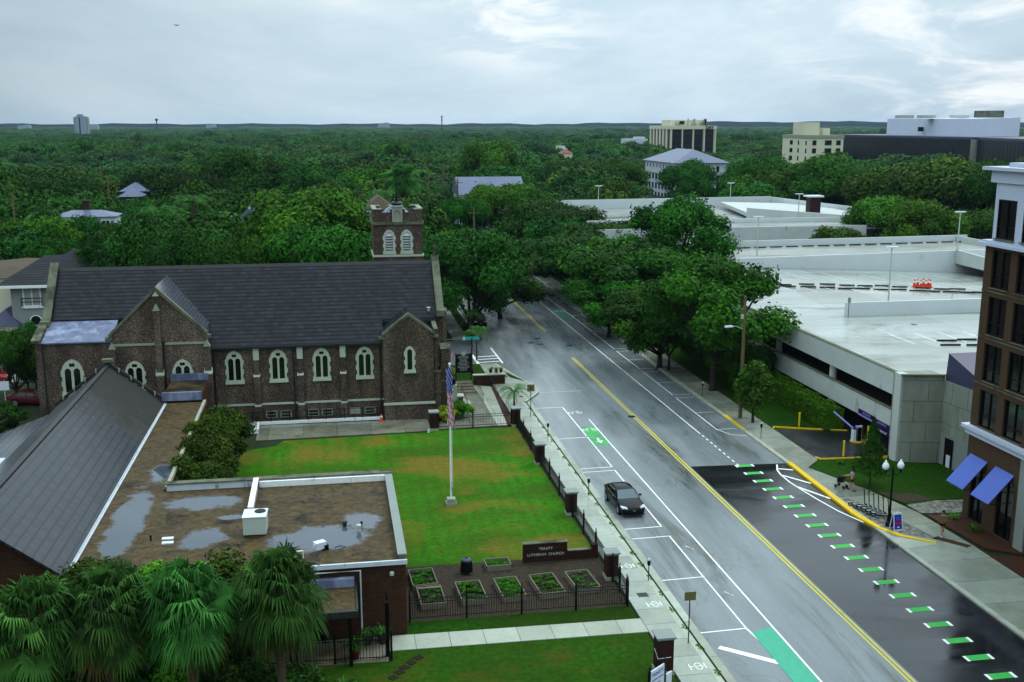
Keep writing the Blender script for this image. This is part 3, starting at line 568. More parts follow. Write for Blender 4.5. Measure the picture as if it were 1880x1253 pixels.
    for k in range(24):
        x=50+k*2.7; st.prism([(x,125),(x+.12,125),(x+.12+1.,130),(x+1.,130)],[6.23+.9*(1-(x-45)/54)-.3,]*2+[6.6,6.6],None) if False else None
    # stub wall, ramps
    part('stub_wall',MB().box(55.4,85,106.9,107.2,6.202,7.75),W,g)
    part('ramp_wall',MB().prism([(45.2,138),(96,138),(96,138.3),(45.2,138.3)],5.0,[8.62,9.35,9.35,8.62]),W,g)
    part('ramp_deck',MB().prism([(45.2,138.31),(99,138.31),(99,155.9),(45.2,155.9)],[7.6,8.2,8.2,7.6],[7.95,8.45,8.45,7.95]),M['deckdark'],g)
    part('ramp_back_wall',MB().prism([(45.2,156),(101,156),(101,156.3),(45.2,156.3)],0,[8.95,9.4,9.4,8.95]),W,g)
    part('turn_bridge',MB().prism([(88,112),(99,112),(99,138),(88,138)],[7.,7.,7.4,7.4],[7.3,7.3,7.8,7.8]).prism([(87.7,112),(88,112),(88,137.99),(87.7,137.99)],[7.,7.,7.4,7.4],[8.3,8.3,9.35,9.35]),C,g)
    part('east_wall',MB().box(99.01,99.3,77.6,156,0,9.3),C,g)
    # north part beyond the gap
    z=lambda u,v,Y:AY(u,v,Y).z
    part('north_block_wall',MB().box(45.2,92,172,172.3,5.,z(1400,417,172)),C,g); part('north_block_columns',MB().box(52,52.5,173,173.5,0,5).box(66,66.5,173,173.5,0,5).box(80,80.5,173,173.5,0,5),C,g)
    part('north_deck',MB().box(45.2,100,172.31,184.9,8.9,9.1),M['deck'],g)
    part('north_ramp_wall',MB().box(45.2,100,185,185.3,8.5,z(1400,401,185)),W,g)
    zb=z(1200,372,225)
    part('north_upper_deck',MB().box(45.2,118,185.31,224.9,8.6,8.8),M['deckdark'],g)
    part('north_turn_ramp',MB().prism([(80,196),(104,188),(104,189),(80,197)],8.81,[10.9,9.3,9.3,10.9]).prism([(80,197.01),(104,189.01),(106,222),(84,222)],[9.2,8.81,9.2,9.6],[10.0,8.95,9.5,10.2]),C,g)
    part('far_wall',MB().prism([(45.2,225),(97,225),(97,225.3),(45.2,225.3)],0,[10.7,11.05,11.05,10.7]).prism([(97.01,225),(118,190),(118.3,190.2),(97.31,225.3)],0,[10.9,9.,9.,10.9]),W,g)
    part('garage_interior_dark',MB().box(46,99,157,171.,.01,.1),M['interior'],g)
    ch=AY(1492,395,200); part('dark_vent_tower',MB().cbox((ch.x,ch.y,8.8),2.2,2.,3.8,0),M['oxblood'],g); part('vent_tower_cap',MB().cbox((ch.x,ch.y,12.61),3.2,2.6,.3,0),M['signwhite'],g)
    # purple hanging signs
    for u,v,w,s in ((1575,752,2.9,'◄ ENTRANCE ►'),(1620,778,3.3,'◄ AUTOMATIC')):
        y={1575:81.6,1620:79.0}[u]
        zt={1575:2.55,1620:2.45}[u]
        sg=part('clearance_sign',MB().box(X-.2,X-.125,y-w/2,y+w/2,zt-.25,zt+.12),M['purple'],g)
        txt('ENTRANCE' if u==1575 else 'AUTOMATIC',.26,'lettering',M['lavender'],sg,face_mat((X-.205,y,zt-.15),(0,-1,0),(0,0,1)))
        part('lower_strip',MB().box(X-.2,X-.125,y-w/2,y+w/2,zt-.42,zt-.26),M['lavender'] if u==1575 else M['purple'],sg)
    sg=part('clearance_sign',MB().box(X-.2,X-.125,77.5,80.4,1.62,1.98),M['purple'],g); txt('CLEARANCE 6\'8"',.24,'lettering',M['signwhite'],sg,face_mat((X-.205,79.0,1.7),(0,-1,0),(0,0,1)))
    return g
def wheel_stops():
    ws=None; n=0
    def zdeck(x,y): return 6.2 if y<110 else 6.2+(y-110)/28*((8.1-6.2)+(x-45)/54*(5.6-8.1))
    spots=[]
    def put(x,y,rz,lab,z=None,Z=6.2):
        nonlocal ws
        z=zdeck(x,y) if z is None else z
        if ws is None:
            ws=solo('wheel_stop',lab,'wheel stop',MB().prism([(-.95,-.11),(.95,-.11),(.95,.11),(-.95,.11)],0,.15),M['stop'],(0,0,0),group='concrete wheel stops on the garage roof')
            ws.location=(x,y,z+.004); ws.rotation_euler.z=rz
        else:
            o=ws.copy(); COL.objects.link(o); o['label']=lab; o.location=(x,y,z+.01); o.rotation_euler.z=rz
    row=[(1439,524,1),(1481,523,1),(1519,523,1),(1555,525,1),(1588,526,1),(1620,526,1),(1652,528,1),(1694,530,1),(1729,532,1),(1758,532,1),
         (1447,527,0),(1484,528,0),(1519,529,0),(1553,531,0),(1583,531,0),(1618,533,0),(1650,533,0),(1684,535,0),(1712,536,0),(1745,537,0),(1775,538,0),(1800,538,0)]
    for u,v,b in row:
        d=ray(u,v); z=7.
        for _ in range(8):
            p=G(u,v,z); z=zdeck(p.x,p.y)
        put(p.x,p.y,R(-17),'wheel stop in the far line of the double row across the garage roof' if b else 'wheel stop in the near line of the double row across the garage roof')
    for u,v,l in ((1738,627,'wheel stop at the left of the near pair beside the brick building'),(1775,625,'wheel stop touching the brick building, farther line on the roof'),(1745,635,'mossy wheel stop nearest the camera on the garage roof'),(1793,635,'wheel stop half hidden behind the brick building')):
        p=G(u,v,6.2); put(p.x,p.y,R(-8),l)
    for k in range(16):
        x=60+k*2.62; put(x,154.6,0,'wheel stop in the row under the back wall of the middle ramp',8.12+(x-60)*.008)
    # cones
    cn=thing('traffic_cone','bright orange traffic cone in the cluster on the garage roof',"traffic cone",(0,0,0),group='orange cones clustered on the garage roof')
    def cone_parts(cn):
        part('cone_body',MB().lathe((0,0,.04),[(.15,0),(.04,.66),(.02,.68)],12),M['orange'],cn,local=True); part('cone_base',MB().cbox((0,0,0),.38,.38,.04),M['orange'],cn,local=True); part('collar',MB().lathe((0,0,.4),[(.105,0),(.088,.14)],12),M['white'],cn,local=True)
    cone_parts(cn); cn.scale=(1.5,)*3
    for i,(u,v) in enumerate(((1678,534),(1684,533),(1690,535),(1694,532),(1699,535),(1703,533),(1707,534))):
        p=G(u,v,6.05); p.z=zdeck(p.x,p.y)
        if i==0: cn.location=p
        else: dup(cn,p)
    c2=thing('traffic_cone','single orange and white traffic cone by the church wall','traffic cone',(4.05,95.2,.06)); cone_parts(c2)
    # sign post, deck lamps
    p=G(1557,585,6.2); s=thing('parking_sign','thin parking sign post at the end of the stub wall on the garage roof','sign',tuple(p))
    part('post',MB().tube([(0,0,0),(0,0,2.1)],.04,6),M['darkgrey'],s,local=True); part('plate',MB().box(-.18,.18,-.05,-.04,1.7,2.3),M['greystucco'],s,local=True)
    lamp=None
    for i,(u,vb,vt,Y,lab) in enumerate(((1627,570,455,109.9,'tall slim deck lamp rising from the stub wall in the middle of the garage roof'),(1755,462,390,137.8,'deck lamp at the right end of the middle ramp near the brick building'),(1388,470,399,137.8,'deck lamp on the middle ramp above the street trees'),(1464,400,357,184.,'deck lamp left of the dark vent tower'),(1340,362,337,224.,'deck lamp on the far wall in front of the white building'),(1098,368,344,224.,'deck lamp at the left end of the far garage wall'))):
        zb=max(AY(u,vb,Y).z,6.2); top=AY(u,vt,Y).z; b=AY(u,vb,Y)
        if i in (0,): zb=6.2
        l=thing('deck_lamp',lab,'lamp post',(b.x,Y-.3,zb),group='lamps of the garage roof'); H=max(top-zb,3.)
        part('pole',MB().tube([(0,0,0),(0,0,H)],[.1,.07],8),M['galv'],l,local=True); part('lamp_head',MB().box(-.75,.75,-.22,.22,H,H+.14).box(-.08,.08,-.08,.08,H-.2,H-.001),M['signwhite'],l,local=True)
def brickblock():
    b=thing('brick_apartment_block','tall brown brick corner building with white cornices, black windows and blue awnings','building',(46,60,0))
    x=42.94; y1=64.15; y0=38.; B=M['brick4']
    cols=[(63.35,61.4),(60.7,58.6),(57.4,55.3),(54.,51.9),(50.5,48.4),(47,45)]
    lv=[(6.85,9.4),(10.03,12.58),(13.2,15.75),(16.35,18.85)]
    hs=[[(b1,z0),(a1,z0),(a1,z1),(b1,z1)] for a1,b1 in cols for z0,z1 in lv]
    fr=lambda a,z:(x,a,z)
    part('brick_wall',MB().holes([(y0,6.75),(y1,6.75),(y1,19.1),(y0,19.1)],hs,fr,(.35,0,0)).box(x+.36,60,y1-.4,y1,0,19.1),B,b)
    gh=[[(b1,.15),(a1,.15),(a1,4.1),(b1,4.1)] for a1,b1 in ((63.5,61.9),(60.6,58.8),(56.8,55),(53.6,52))]
    part('ground_wall',MB().holes([(y0,0),(y1,0),(y1,6.1),(y0,6.1)],gh,fr,(.35,0,0)),B,b)
    wh=[[(b1,19.55),(a1,19.55),(a1,22.15),(b1,22.15)] for a1,b1 in cols]
    part('white_storey',MB().holes([(y0,19.45),(y1-.45,19.45),(y1-.45,23.2),(y0,23.2)],wh,lambda a,z:(x+.1,a,z),(.35,0,0)).box(x+.46,60,y1-.85,y1-.45,19.45,23.2),M['facade_white'],b)
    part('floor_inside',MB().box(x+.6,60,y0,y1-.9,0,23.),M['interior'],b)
    part('ledge',MB().box(x-.45,60,y0,y1+.35,19.11,19.3).box(x-.25,60,y0,y1+.15,19.301,19.44),M['facade_white'],b)
    part('frieze',MB().box(x-.05,60,y0,y1+.0,23.21,24.0),M['facade_white'],b); part('cornice',MB().box(x-.4,60,y0,y1+.55,24.001,24.22),M['facade_white'],b)
    part('roof_parapet',MB().box(x+.5,60,y0,y1-1.,24.221,24.5),M['facade_white'],b)
    part('belt_cornice',MB().box(x-.42,60,y0,y1+.4,6.5,6.74).box(x-.22,60,y0,y1+.2,6.11,6.499),M['facade_white'],b)
    for z in (9.75,12.9,16.05): part('brick_band',MB().box(x-.05,x-.003,y0,y1,z,z+.07),M['stone2'],b)
    def win(a1,b1,z0,z1,door=False):
        f=part('window_frame',MB().holes([(b1,z0),(a1,z0),(a1,z1),(b1,z1)],[[(b1+.08,z0+.08),(b1+(a1-b1)/2-.04,z0+.08),(b1+(a1-b1)/2-.04,z1-.08),(b1+.08,z1-.08)],[(b1+(a1-b1)/2+.04,z0+.08),(a1-.08,z0+.08),(a1-.08,z1-.08),(b1+(a1-b1)/2+.04,z1-.08)]],lambda a,z:(x+.2,a,z),(-.07,0,0)),M['black'],b)
        part('pane',MB().box(x+.21,x+.23,b1,a1,z0,z1),M['winglass'],f)
        if not door:
            part('rail',MB().box(x+.135,x+.2,b1+.08,a1-.08,z0+.75,z0+.8),M['black'],f); part('sill',MB().box(x-.06,x+.12,b1-.05,a1+.05,z0-.07,z0-.003),M['stone2'],f)
            part('blind',MB().box(x+.235,x+.25,b1+.15,b1+(a1-b1)*.42,z0+.9,z1-.15),M['curtain'],f)
    for a1,b1 in cols:
        for z0,z1 in lv: win(a1,b1,z0,z1)
        win(a1,b1,19.6,22.1)
    for a1,b1 in ((63.5,61.9),(60.6,58.8),(56.8,55),(53.6,52)): win(a1,b1,.15,4.1,True)
    for a1,b1 in ((63.75,61.8),(60.9,58.95)):
        t=.04
        w=part('awning',MB().add([(x-.02,a1,4.75),(x-.02,b1,4.72),(x-1.75,b1-.1,2.95),(x-1.75,a1-.1,2.95),(x-.02,a1,4.7),(x-.02,b1,4.67),(x-1.75,b1-.1,2.9),(x-1.75,a1-.1,2.9)],[(0,1,2,3),(7,6,5,4),(0,3,7,4),(1,5,6,2),(2,6,7,3),(0,4,5,1)]),M['awning'],b)
        part('awning_frame',MB().tube([(x-1.7,b1-.08,2.88),(x-.02,b1,2.88)],.03,5).tube([(x-1.7,a1-.12,2.88),(x-.02,a1,2.88)],.03,5),M['black'],w)
    part('corner_trim',MB().box(x-.12,x-.003,57.4,58.3,0,6.1),M['greystucco'],b)
    # roof plant
    pl=thing('roof_plant','reddish green planter bush on the white roof edge of the brick building','plant',(47.3,62.2,24.5))
    part('pot',MB().lathe((0,0,0),[(.3,0),(.4,.35),(.38,.36)],10),M['darkgrey'],pl,local=True)
    o=mk('foliage',blade_mesh('roof_plant_leaves',1,60,.9,.1,M['rust']),pl); o.location=(0,0,.3)
def blade_mesh(name,seed,n,L,w,mat,mat2=None,up=.8,droop=.5):
    r=random.Random(seed); mb=MB()
    for i in range(n):
        a=r.random()*6.283; l=L*(.6+.5*r.random()); u=up*(.4+.8*r.random()); d=Vector((math.cos(a),math.sin(a),0)); s=Vector((-d.y,d.x,0))*w/2
        p=[Vector((0,0,0)),d*l*.35+Vector((0,0,u*l*.6)),d*l*.75+Vector((0,0,u*l*.7)),d*l+Vector((0,0,u*l*(.7-droop)))]
        vs=[p[0]-s*.5,p[0]+s*.5,p[1]-s,p[1]+s,p[2]-s*.8,p[2]+s*.8,p[3]]
        mb.mi=1 if (mat2 and r.random()<.35) else 0
        mb.add(vs,[(0,1,3,2),(2,3,5,4),(4,5,6)])
    me=mb.mesh(name,[mat]+([mat2] if mat2 else []),fix=False); tint(me,seed); return me
def tint(me,seed,vals=None):
    a=me.attributes.new('tint','FLOAT','FACE'); n=len(me.polygons)
    a.data.foreach_set('value',vals if vals is not None else np.random.RandomState(seed).rand(n).astype('f'))
def fence_run(name,label,pts,h=1.25,group=None,posts=True,gap=.14,nfirst=0):
    """pts = post positions; one fence = rails, pickets (one part per bay), posts"""
    f=thing(name,label,'fence',(pts[0][0],pts[0][1],0),group=group)
    for i in range(len(pts)-1):
        a=Vector(pts[i]);b=Vector(pts[i+1]); L=(b-a).length; d=(b-a)/L; mb=MB(); nn=Vector((-d.y,d.x))*.02
        for z in (.2,h-.28,h-.08): mb.prism([a-nn,b-nn,b+nn,a+nn],z+.06,z+.095)
        for k in range(1,int(L/gap)): 
            p=a+d*(k*gap); mb.tube([(p.x,p.y,.15),(p.x,p.y,h+.02),(p.x,p.y,h+.16)],[.013,.013,.004],4)
        part('picket_panel',mb,M['black'],f,fix=False)
    for p in pts:
        part('post',MB().cbox((p[0],p[1],.03),.11,.11,h+.22).lathe((p[0],p[1],h+.25),[(.07,0),(.02,.1),(.045,.16),(.005,.32)],6),M['black'],f)
    return f
def pier(x,y,h,label,w=.72,g='brick gate piers along the sidewalk fence',base=0.06,band=False):
    p=thing('brick_pier',label,'pier',(x,y,base),group=None)
    part('shaft',MB().cbox((0,0,.2),w,w,h-.35),M['brick3'],p,local=False) if False else None
    mb=MB().box(x-w/2,x+w/2,y-w/2,y+w/2,base+.21,base+h-.16); part('shaft',mb,M['brick3'],p)
    part('plinth',MB().box(x-w/2-.05,x+w/2+.05,y-w/2-.05,y+w/2+.05,base-.05,base+.209),M['stone3'],p)
    part('cap',MB().box(x-w/2-.04,x+w/2+.04,y-w/2-.04,y+w/2+.04,base+h-.159,base+h-.08).prism([(x-w/2-.1,y-w/2-.1),(x+w/2+.1,y-w/2-.1),(x+w/2+.1,y+w/2+.1),(x-w/2-.1,y+w/2+.1)],base+h-.079,base+h),M['greystucco'],p)
    if band: part('scratched_mark',MB().tube([(x-w/2-.01,y+w/4,base+h*.5+.15),(x-w/2-.01,y-w/2-.01,base+h*.45),(x+w/3,y-w/2-.01,base+h*.47)],.018,4),M['signwhite'],p)
    return p
def garden():
    # street side fence between the piers
    X=16.02
    ys=[91.65,80.5,69.1,58.2]
    nm=['brick pier at the church end of the sidewalk fence','second brick pier along the sidewalk fence, beside the lawn','third brick pier along the sidewalk fence, level with the dark sedan','brick pier at the corner of the vegetable garden behind the name wall']
    for y,l in zip(ys,nm): pier(X,y,1.75,l)
    pier(8.55,91.6,1.75,'brick pier against the church porch at the west end of the low iron fence')
    pier(15.7,46.9,2.05,'lone brick pier with white scratches in the front lawn by the sidewalk',.8,band=True)
    for i,(a,b) in enumerate(((91.2,80.95),(80.05,69.55),(68.65,58.65))):
        n=[y for y in np.linspace(a,b,4)]
        fence_run('iron_fence',('black iron picket fence between the church end pier and the second pier','black iron picket fence with a lattice panel between the second and third piers','black iron picket fence between the third pier and the garden corner pier')[i],[(X,y) for y in n][0:])
    part_=fence_run('iron_fence','black iron picket fence between the porch pier and the corner pier of the church walk',[(9.,91.75),(12.1,91.75),(15.6,91.75)])
    fence_run('iron_fence','black iron picket fence in front of the vegetable beds',[(3.6,54.45),(6.75,54.45),(9.85,54.4),(12.95,54.35),(15.95,54.3)],1.35)
    fence_run('iron_fence','short black iron fence from the garden corner pier to the corner post',[(15.98,57.7),(16.0,56.2),(15.97,54.6)],1.35)
    fence_run('entrance_fence','tall black iron fence and gate in front of the hall entrance',[(-6.5,50.75),(-4.6,50.65),(-2.7,50.55),(-.5,50.45),(2.35,50.3)],1.45,gap=.16)
    gp=thing('gate_post','tall black iron gate post beside the brick hall corner','post',(2.2,50.9,0)); part('shaft',MB().box(2.1,2.3,50.8,51.,.03,3.),M['black'],gp); part('spike',MB().lathe((2.2,50.9,3.0),[(.1,0),(.03,.1),(.05,.2),(.005,.6)],6),M['black'],gp)
    # lattice board on the fence
    # church name wall
    w=thing('name_wall','brown brick wall with raised church name letters beside the vegetable garden','sign wall',(12.6,61.4,0))
    part('tall_panel',MB().box(11.2,14.0,61.3,61.6,.03,1.25),M['brick3'],w); part('low_wall',MB().box(14.001,15.6,61.34,61.6,.03,.62),M['brick3'],w); part('end_post',MB().box(15.601,16.0,61.3,61.7,.03,.95),M['brick3'],w)
    part('coping',MB().box(11.16,14.04,61.26,61.64,1.251,1.3).box(14.05,15.59,61.3,61.64,.621,.67),M['stone2'],w)
    fm=face_mat((12.62,61.295,.83),(1,0,0),(0,0,1)); txt('TRINITY',.24,'lettering',M['stone'],w,fm,.015); txt('LUTHERAN  CHURCH',.24,'lettering',M['stone'],w,face_mat((12.62,61.295,.45),(1,0,0),(0,0,1)),.015)
    # raised beds
    beds=[(785,1010,802,1062,'long raised wooden bed with seedlings beside the brick hall wall'),(795,1075,815,1118,'raised wooden bed with a plank across it, nearest the hall at the fence'),(862,1063,0,0,'second raised bed from the hall along the fence, with leafy rows'),(932,1058,0,0,'raised bed filled with bright green seedlings in the middle of the fence row'),(1001,1052,0,0,'raised bed fourth from the hall along the fence'),(1068,1048,0,0,'raised bed with dark soil nearest the sidewalk pier'),(913,1032,0,0,'small square raised bed standing alone by the compost bin')]
    XY=[(4.75,59.55,1.45,2.3,R(3)),(5.0,57.,1.4,2.4,R(2)),(7.35,57.2,1.45,2.5,R(3)),(9.65,57.3,1.35,2.6,R(4)),(11.9,57.4,1.45,2.7,R(5)),(14.1,57.6,1.4,2.5,R(5)),(9.5,60.95,1.5,1.1,R(2))]
    for i,((x,y,sx,sy,rz),b) in enumerate(zip(XY,beds)):
        q=thing('raised_bed',b[4],'planter bed',(x,y,.05),rz,group='raised vegetable beds inside the iron fence')
        for dx,dy,lx,ly in ((0,-sy/2,sx,.06),(0,sy/2,sx,.06),(-sx/2,0,.06,sy-.06),(sx/2,0,.06,sy-.06)): part('plank',MB().cbox((dx,dy,0),lx,ly,.36),M['wood'],q,local=True)
        part('soil',MB().cbox((0,0,0),sx-.07,sy-.07,.22),M['soil'],q,local=True)
        if i==1: part('cross_plank',MB().cbox((0,sy*.35,.361),sx-.1,.2,.05),M['wood'],q,local=True)
        me=seed_mesh(i,sx,sy,(34,14,50,150,42,12,26)[i]); o=mk('seedlings',me,q); o.location=(0,0,.2)
    c=thing('compost_bin','round black plastic compost bin with a domed lid on the mulch','compost bin',(7.5,60.4,.05))
    part('barrel',MB().lathe((0,0,0),[(.42,0),(.44,.08),(.4,.1),(.34,.8),(.3,.82)],18),M['black'],c,local=True,smooth=False); part('lid',MB().lathe((0,0,.821),[(.32,0),(.3,.08),(.1,.15),(.01,.16)],18),M['purpleroof'],c,local=True); part('knob',MB().lathe((0,0,.975),[(.06,0),(.06,.06),(.01,.07)],8),M['black'],c,local=True)
    # flag
    f=thing('flagpole','tall white flagpole on a square stone base in the middle of the church lawn','flagpole',(7.92,72.35,.06))
    part('base',MB().cbox((0,0,0),.75,.75,.22).prism([(-.3,-.3),(.3,-.3),(.3,.3),(-.3,.3)],.221,.5),M['stone3'],f,local=True)
    part('pole',MB().tube([(0,0,.5),(0,0,6),(0,0,10.3)],[.075,.065,.04],10).lathe((0,0,10.3),[(.05,0),(.1,.08),(.05,.18),(.01,.2)],8),M['white'],f,local=True)
    part('cleat',MB().box(-.03,.03,-.17,-.1,1.2,1.4),M['galv'],f,local=True); part('halyard',MB().tube([(.12,-.05,1.3),(.1,-.04,9.9)],.012,4),M['white'],f,local=True)
    fl=flag(); fl.location=(7.92,72.2,0)
    s=thing('lawn_sign','small white sign plate lying low in the church lawn','sign',tuple(G(787,797,.06))); part('plate',MB().cbox((0,0,.1),.2,.05,.35,.3),M['signwhite'],s,local=True); part('stake',MB().tube([(0,0,0),(0,0,.1)],.02,4),M['darkgrey'],s,local=True)
def seed_mesh(seed,sx,sy,n):
    r=random.Random(seed+50); mb=MB()
    for i in range(n):
        x=(r.random()-.5)*(sx-.3); y=(r.random()-.5)*(sy-.3); s=.09+.16*r.random(); a=r.random()*6.28
        for k in range(4):
            b=a+k*1.57; d=Vector((math.cos(b),math.sin(b),.0)); t=Vector((-d.y,d.x,0))*s*.45; c=Vector((x,y,.02))
            mb.add([c,c+d*s*.6+t+Vector((0,0,s*.6)),c+d*s*1.1+Vector((0,0,s*.5)),c+d*s*.6-t+Vector((0,0,s*.6))],[(0,1,2,3)])
    me=mb.mesh('seedlings',M['leaf'],fix=False); tint(me,seed); return me
def flag():
    mb=MB(); n=14; m=26; w=1.; H=4.0; z0=6.1     # limp flag hanging in folds against the pole
    P=[]
    for j in range(m+1):
        t=j/m; z=z0+H*t
        for i in range(n+1):
            s=i/n; amp=.2*(1-.35*t); wv=math.sin(s*9.5+t*2.1)*amp*.55; x=.03+s*(.56-.26*t)+math.sin(t*5+s*3)*.04
            P.append((x-.26,wv-.1,z-s*.35*(1-t)+.25*s*t))
    mb.v=P
    for j in range(m):
        for i in range(n):
            a=j*(n+1)+i; t=j/m; s=i/n
            stripe=int((s*1.3+t*1.6)*7)%2; blue=(t>.56)
            mb.f.append([a,a+1,a+n+2,a+n+1]); mb.m.append((2 if (i+2*j)%5 else 1) if blue else (0 if stripe else 1))
    me=mb.mesh('flag',[M['red'],M['signwhite'],M['blue']],fix=False)
    o=mk('flag',me); o['label']='striped red, white and blue flag hanging limp from the flagpole'; o['category']='flag'
    sm=o.modifiers.new('s','SOLIDIFY'); sm.thickness=.01
    return o
def ground():
    S=12000
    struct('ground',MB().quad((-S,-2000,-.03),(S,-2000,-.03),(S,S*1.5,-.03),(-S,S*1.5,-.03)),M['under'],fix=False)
    road=struct('road',MB().box(18.55,35.75,-60,330,-.025,0.0),M['asphalt'])
    struct('cross_street',MB().box(-120,18.549,117.2,131,-.024,-.001),M['asphalt'])
    struct('new_asphalt',MB().prism([(27.85,-60),(35.74,-60),(35.74,77.4),(27.85,77.9)],-.02,.004),M['asphalt_dark'])
    m=MB()
    def kerb(pts,w=.35,h=.12,mb=m):
        for a,b in zip(pts,pts[1:]): mb.wall(a,b,-.02,h,w)
    kerb([(18.35,-60),(18.35,99.5)]); kerb([(18.36,99.5),(20.45,103.2),(20.6,106),(19.6,109.5),(18.2,117)],.22); kerb([(18.35,132),(18.35,330)]);kerb([(18.35,131.5),(14,131.5)][::-1])
    kerb([(35.75,330),(35.75,60.)],.35)
    kerb([(35.75,59.9),(35.75,-60)],.35,.1)
    struct('kerb',m,M['kerb']); struct('gutter',MB().box(18.551,19.0,-60,103.5,-.02,.003),M['gutter'])
    sw=MB(); sw.box(16.25,18.34,-60,107,.0,.11)
    sw.prism([(18.36,99.5),(20.45,103.2),(20.6,106),(19.6,109.5),(18.2,117),(16.25,117),(16.25,107.01),(18.34,107.01)],.0,.11)
    struct('sidewalk',sw,M['sidewalk'])
    sw=MB(); sw.prism([(36.1,77.6),(38.6,77.6),(38.6,330),(36.1,330)],0,.11); sw.prism([(36.1,77.59),(36.1,-60),(40.4,-60),(40.5,59.),(40.2,65.),(39.,70.2),(36.9,75.8),(38.6,77.59)],0,.108)
    struct('sidewalk',sw,M['sidewalk2'])
    struct('sidewalk',MB().box(14.9,16.8,131.2,240,0,.1),M['sidewalk'])
    struct('kerb_gap_grass',MB().box(16.81,18.3,131.8,200,0,.09).prism([(18.3,113.2),(19.4,109.7),(19.9,107.9),(18.6,110)],.111,.13),M['verge'])
    # yellow kerbs
    struct('yellow_kerb',MB().wall((35.72,77.2),(35.55,69.5),.0,.17,.4).wall((35.55,69.5),(35.45,65.6),0,.17,.4).wall((35.45,65.6),(35.8,62.9),0,.17,.38).wall((35.8,62.9),(36.6,61.2),0,.165,.3).wall((36.6,61.2),(38.3,59.7),0,.16,.26).wall((35.8,91.8),(35.75,87.),0,.135,.34),M['kerbyellow'])
    struct('ramp_apron',MB().prism([(35.76,61.5),(36.6,61.0),(38.4,59.6),(35.76,59.2)],.101,.115),M['kerb'])
    # markings are parts of the road
    z=.004; RD=road
    cnt=[0]
    def pm(name,mb,mat,label=None):
        cnt[0]+=1; dz=(cnt[0]%9)*.0011; mb.v=[(a,b,c+dz) for a,b,c in mb.v]; return part(name,mb,M[mat],RD,label,fix=False)
    def strip(p,q,w,z=z,mb=None):
        mb=mb or MB(); a=Vector(p[:2]);b=Vector(q[:2]); d=(b-a).normalized(); n=Vector((-d.y,d.x))*w/2
        return mb.quad((*(a-n),z),(*(b-n),z),(*(b+n),z),(*(a+n),z))
    for (a,b) in ((-60,119.),(135,163)):
        for x in (27.42,27.66): pm('centre_line',strip((x,a),(x,b),.11,.009),'yellow')
    pm('lane_line',strip((23.12,-60),(23.12,92.8),.11),'white'); 
    pm('bike_lane_line',strip((21.62,97.3),(21.62,87.6),.11),'white');
    pm('lane_line',strip((31.72,86.5),(31.42,169),.11),'white')
    # left parking bays
    bays=[(87.2,78.9),(78.0,65.85),(64.1,57.5),(57.5,50.7)]
    for a,b in bays: 
        pm('bay_line',strip((21.62,a),(21.62,b),.1),'white')
        for y in {a,b}: pm('bay_line',strip((19.0,y-.1),(21.67,y),.1),'white')
    pm('bay_line',strip((19.,97.4),(21.67,97.4),.1),'white'); pm('bay_line',strip((19.,71.9),(21.6,72.),.1),'white'); pm('bay_line',strip((21.62,50.7),(22.4,44.5),.12),'white'); pm('bay_line',strip((22.4,44.5),(22.7,38),.12),'white')
    pm('hatch_stripe',strip((19.4,48.9),(22.1,46.6),.38),'white')
    pm('hatch_stripe',strip((20.0,103.3),(25.,103.4),.06),'white')
    pm('bike_lane_green',MB().quad((21.74,50.2,z),(21.78,30,z),(23.02,30,z),(23.04,50.6,z)),'teal')
    pm('bike_lane_green',MB().quad((21.72,90.6,z),(21.72,84.6,z),(23.03,84.6,z),(23.03,90.6,z)),'greenworn'); 
    def bike(x,y,mat='white',s=1.,par=pm):
        mb=MB(); 
        for dx in (-.42,.42):
            for k in range(10):
                a=k*.628; b=a+.628; mb.quad((x+dx*s+.2*s*math.cos(a),y+.2*s*math.sin(a)*1.4,z+.006),(x+dx*s+.27*s*math.cos(a),y+.27*s*math.sin(a)*1.4,z+.006),(x+dx*s+.27*s*math.cos(b),y+.27*s*math.sin(b)*1.4,z+.006),(x+dx*s+.2*s*math.cos(b),y+.2*s*math.sin(b)*1.4,z+.006))
        strip((x-.42*s,y),(x-.1*s,y+.45*s),.06,z+.006,mb); strip((x-.1*s,y+.45*s),(x+.3*s,y+.4*s),.06,z+.006,mb); strip((x+.42*s,y),(x+.25*s,y+.6*s),.06,z+.006,mb)
        pm('bicycle_mark',mb,mat)
    bike(22.38,89.4); bike(22.35,95.2); bike(32.6,150)
    def arrow(x,y,s=1,dy=-1): pm('arrow_mark',MB().add([(x-.07,y,z+.006),(x+.07,y,z+.006),(x+.07,y+dy*.9*s,z+.006),(x-.07,y+dy*.9*s,z+.006),(x-.3,y+dy*.8*s,z+.006),(x+.3,y+dy*.8*s,z+.006),(x,y+dy*1.5*s,z+.006)],[(0,1,2,3),(4,5,6)]),'white')
    arrow(22.4,86.8)
    for y in (62.,55.,48.): pm('sharrow_mark',strip((22.1,y+.3),(22.3,y),.06).add([(22.3,y,z),(22.5,y-.3,z),(22.44,y-.3,z)],[(0,1,2)]),'white')
    # right side bays
    xr=33.65
    yy=[99.6,107.5,115.6,123.4,131.5,139.,146.5]
    for a,b in ((87.6,99.),(100.2,110.5),(112.,121.5),(123.,133.),(134.,146.)):
        pm('bay_line',strip((xr,a),(xr-.05,b),.1),'white')
        for q in (a,b,(a+b)/2): pm('bay_line',strip((xr,q),(35.5,q),.08),'white')
    pm('bay_line',strip((xr-.05,146),(xr-.3,165),.1),'white'); pm('bay_line',strip((35.5,146),(35.3,170),.1),'white')
    for y in (158,162,166): pm('hatch_stripe',strip((xr-.1,y-1.5),(35.3,y+1),.15),'white')
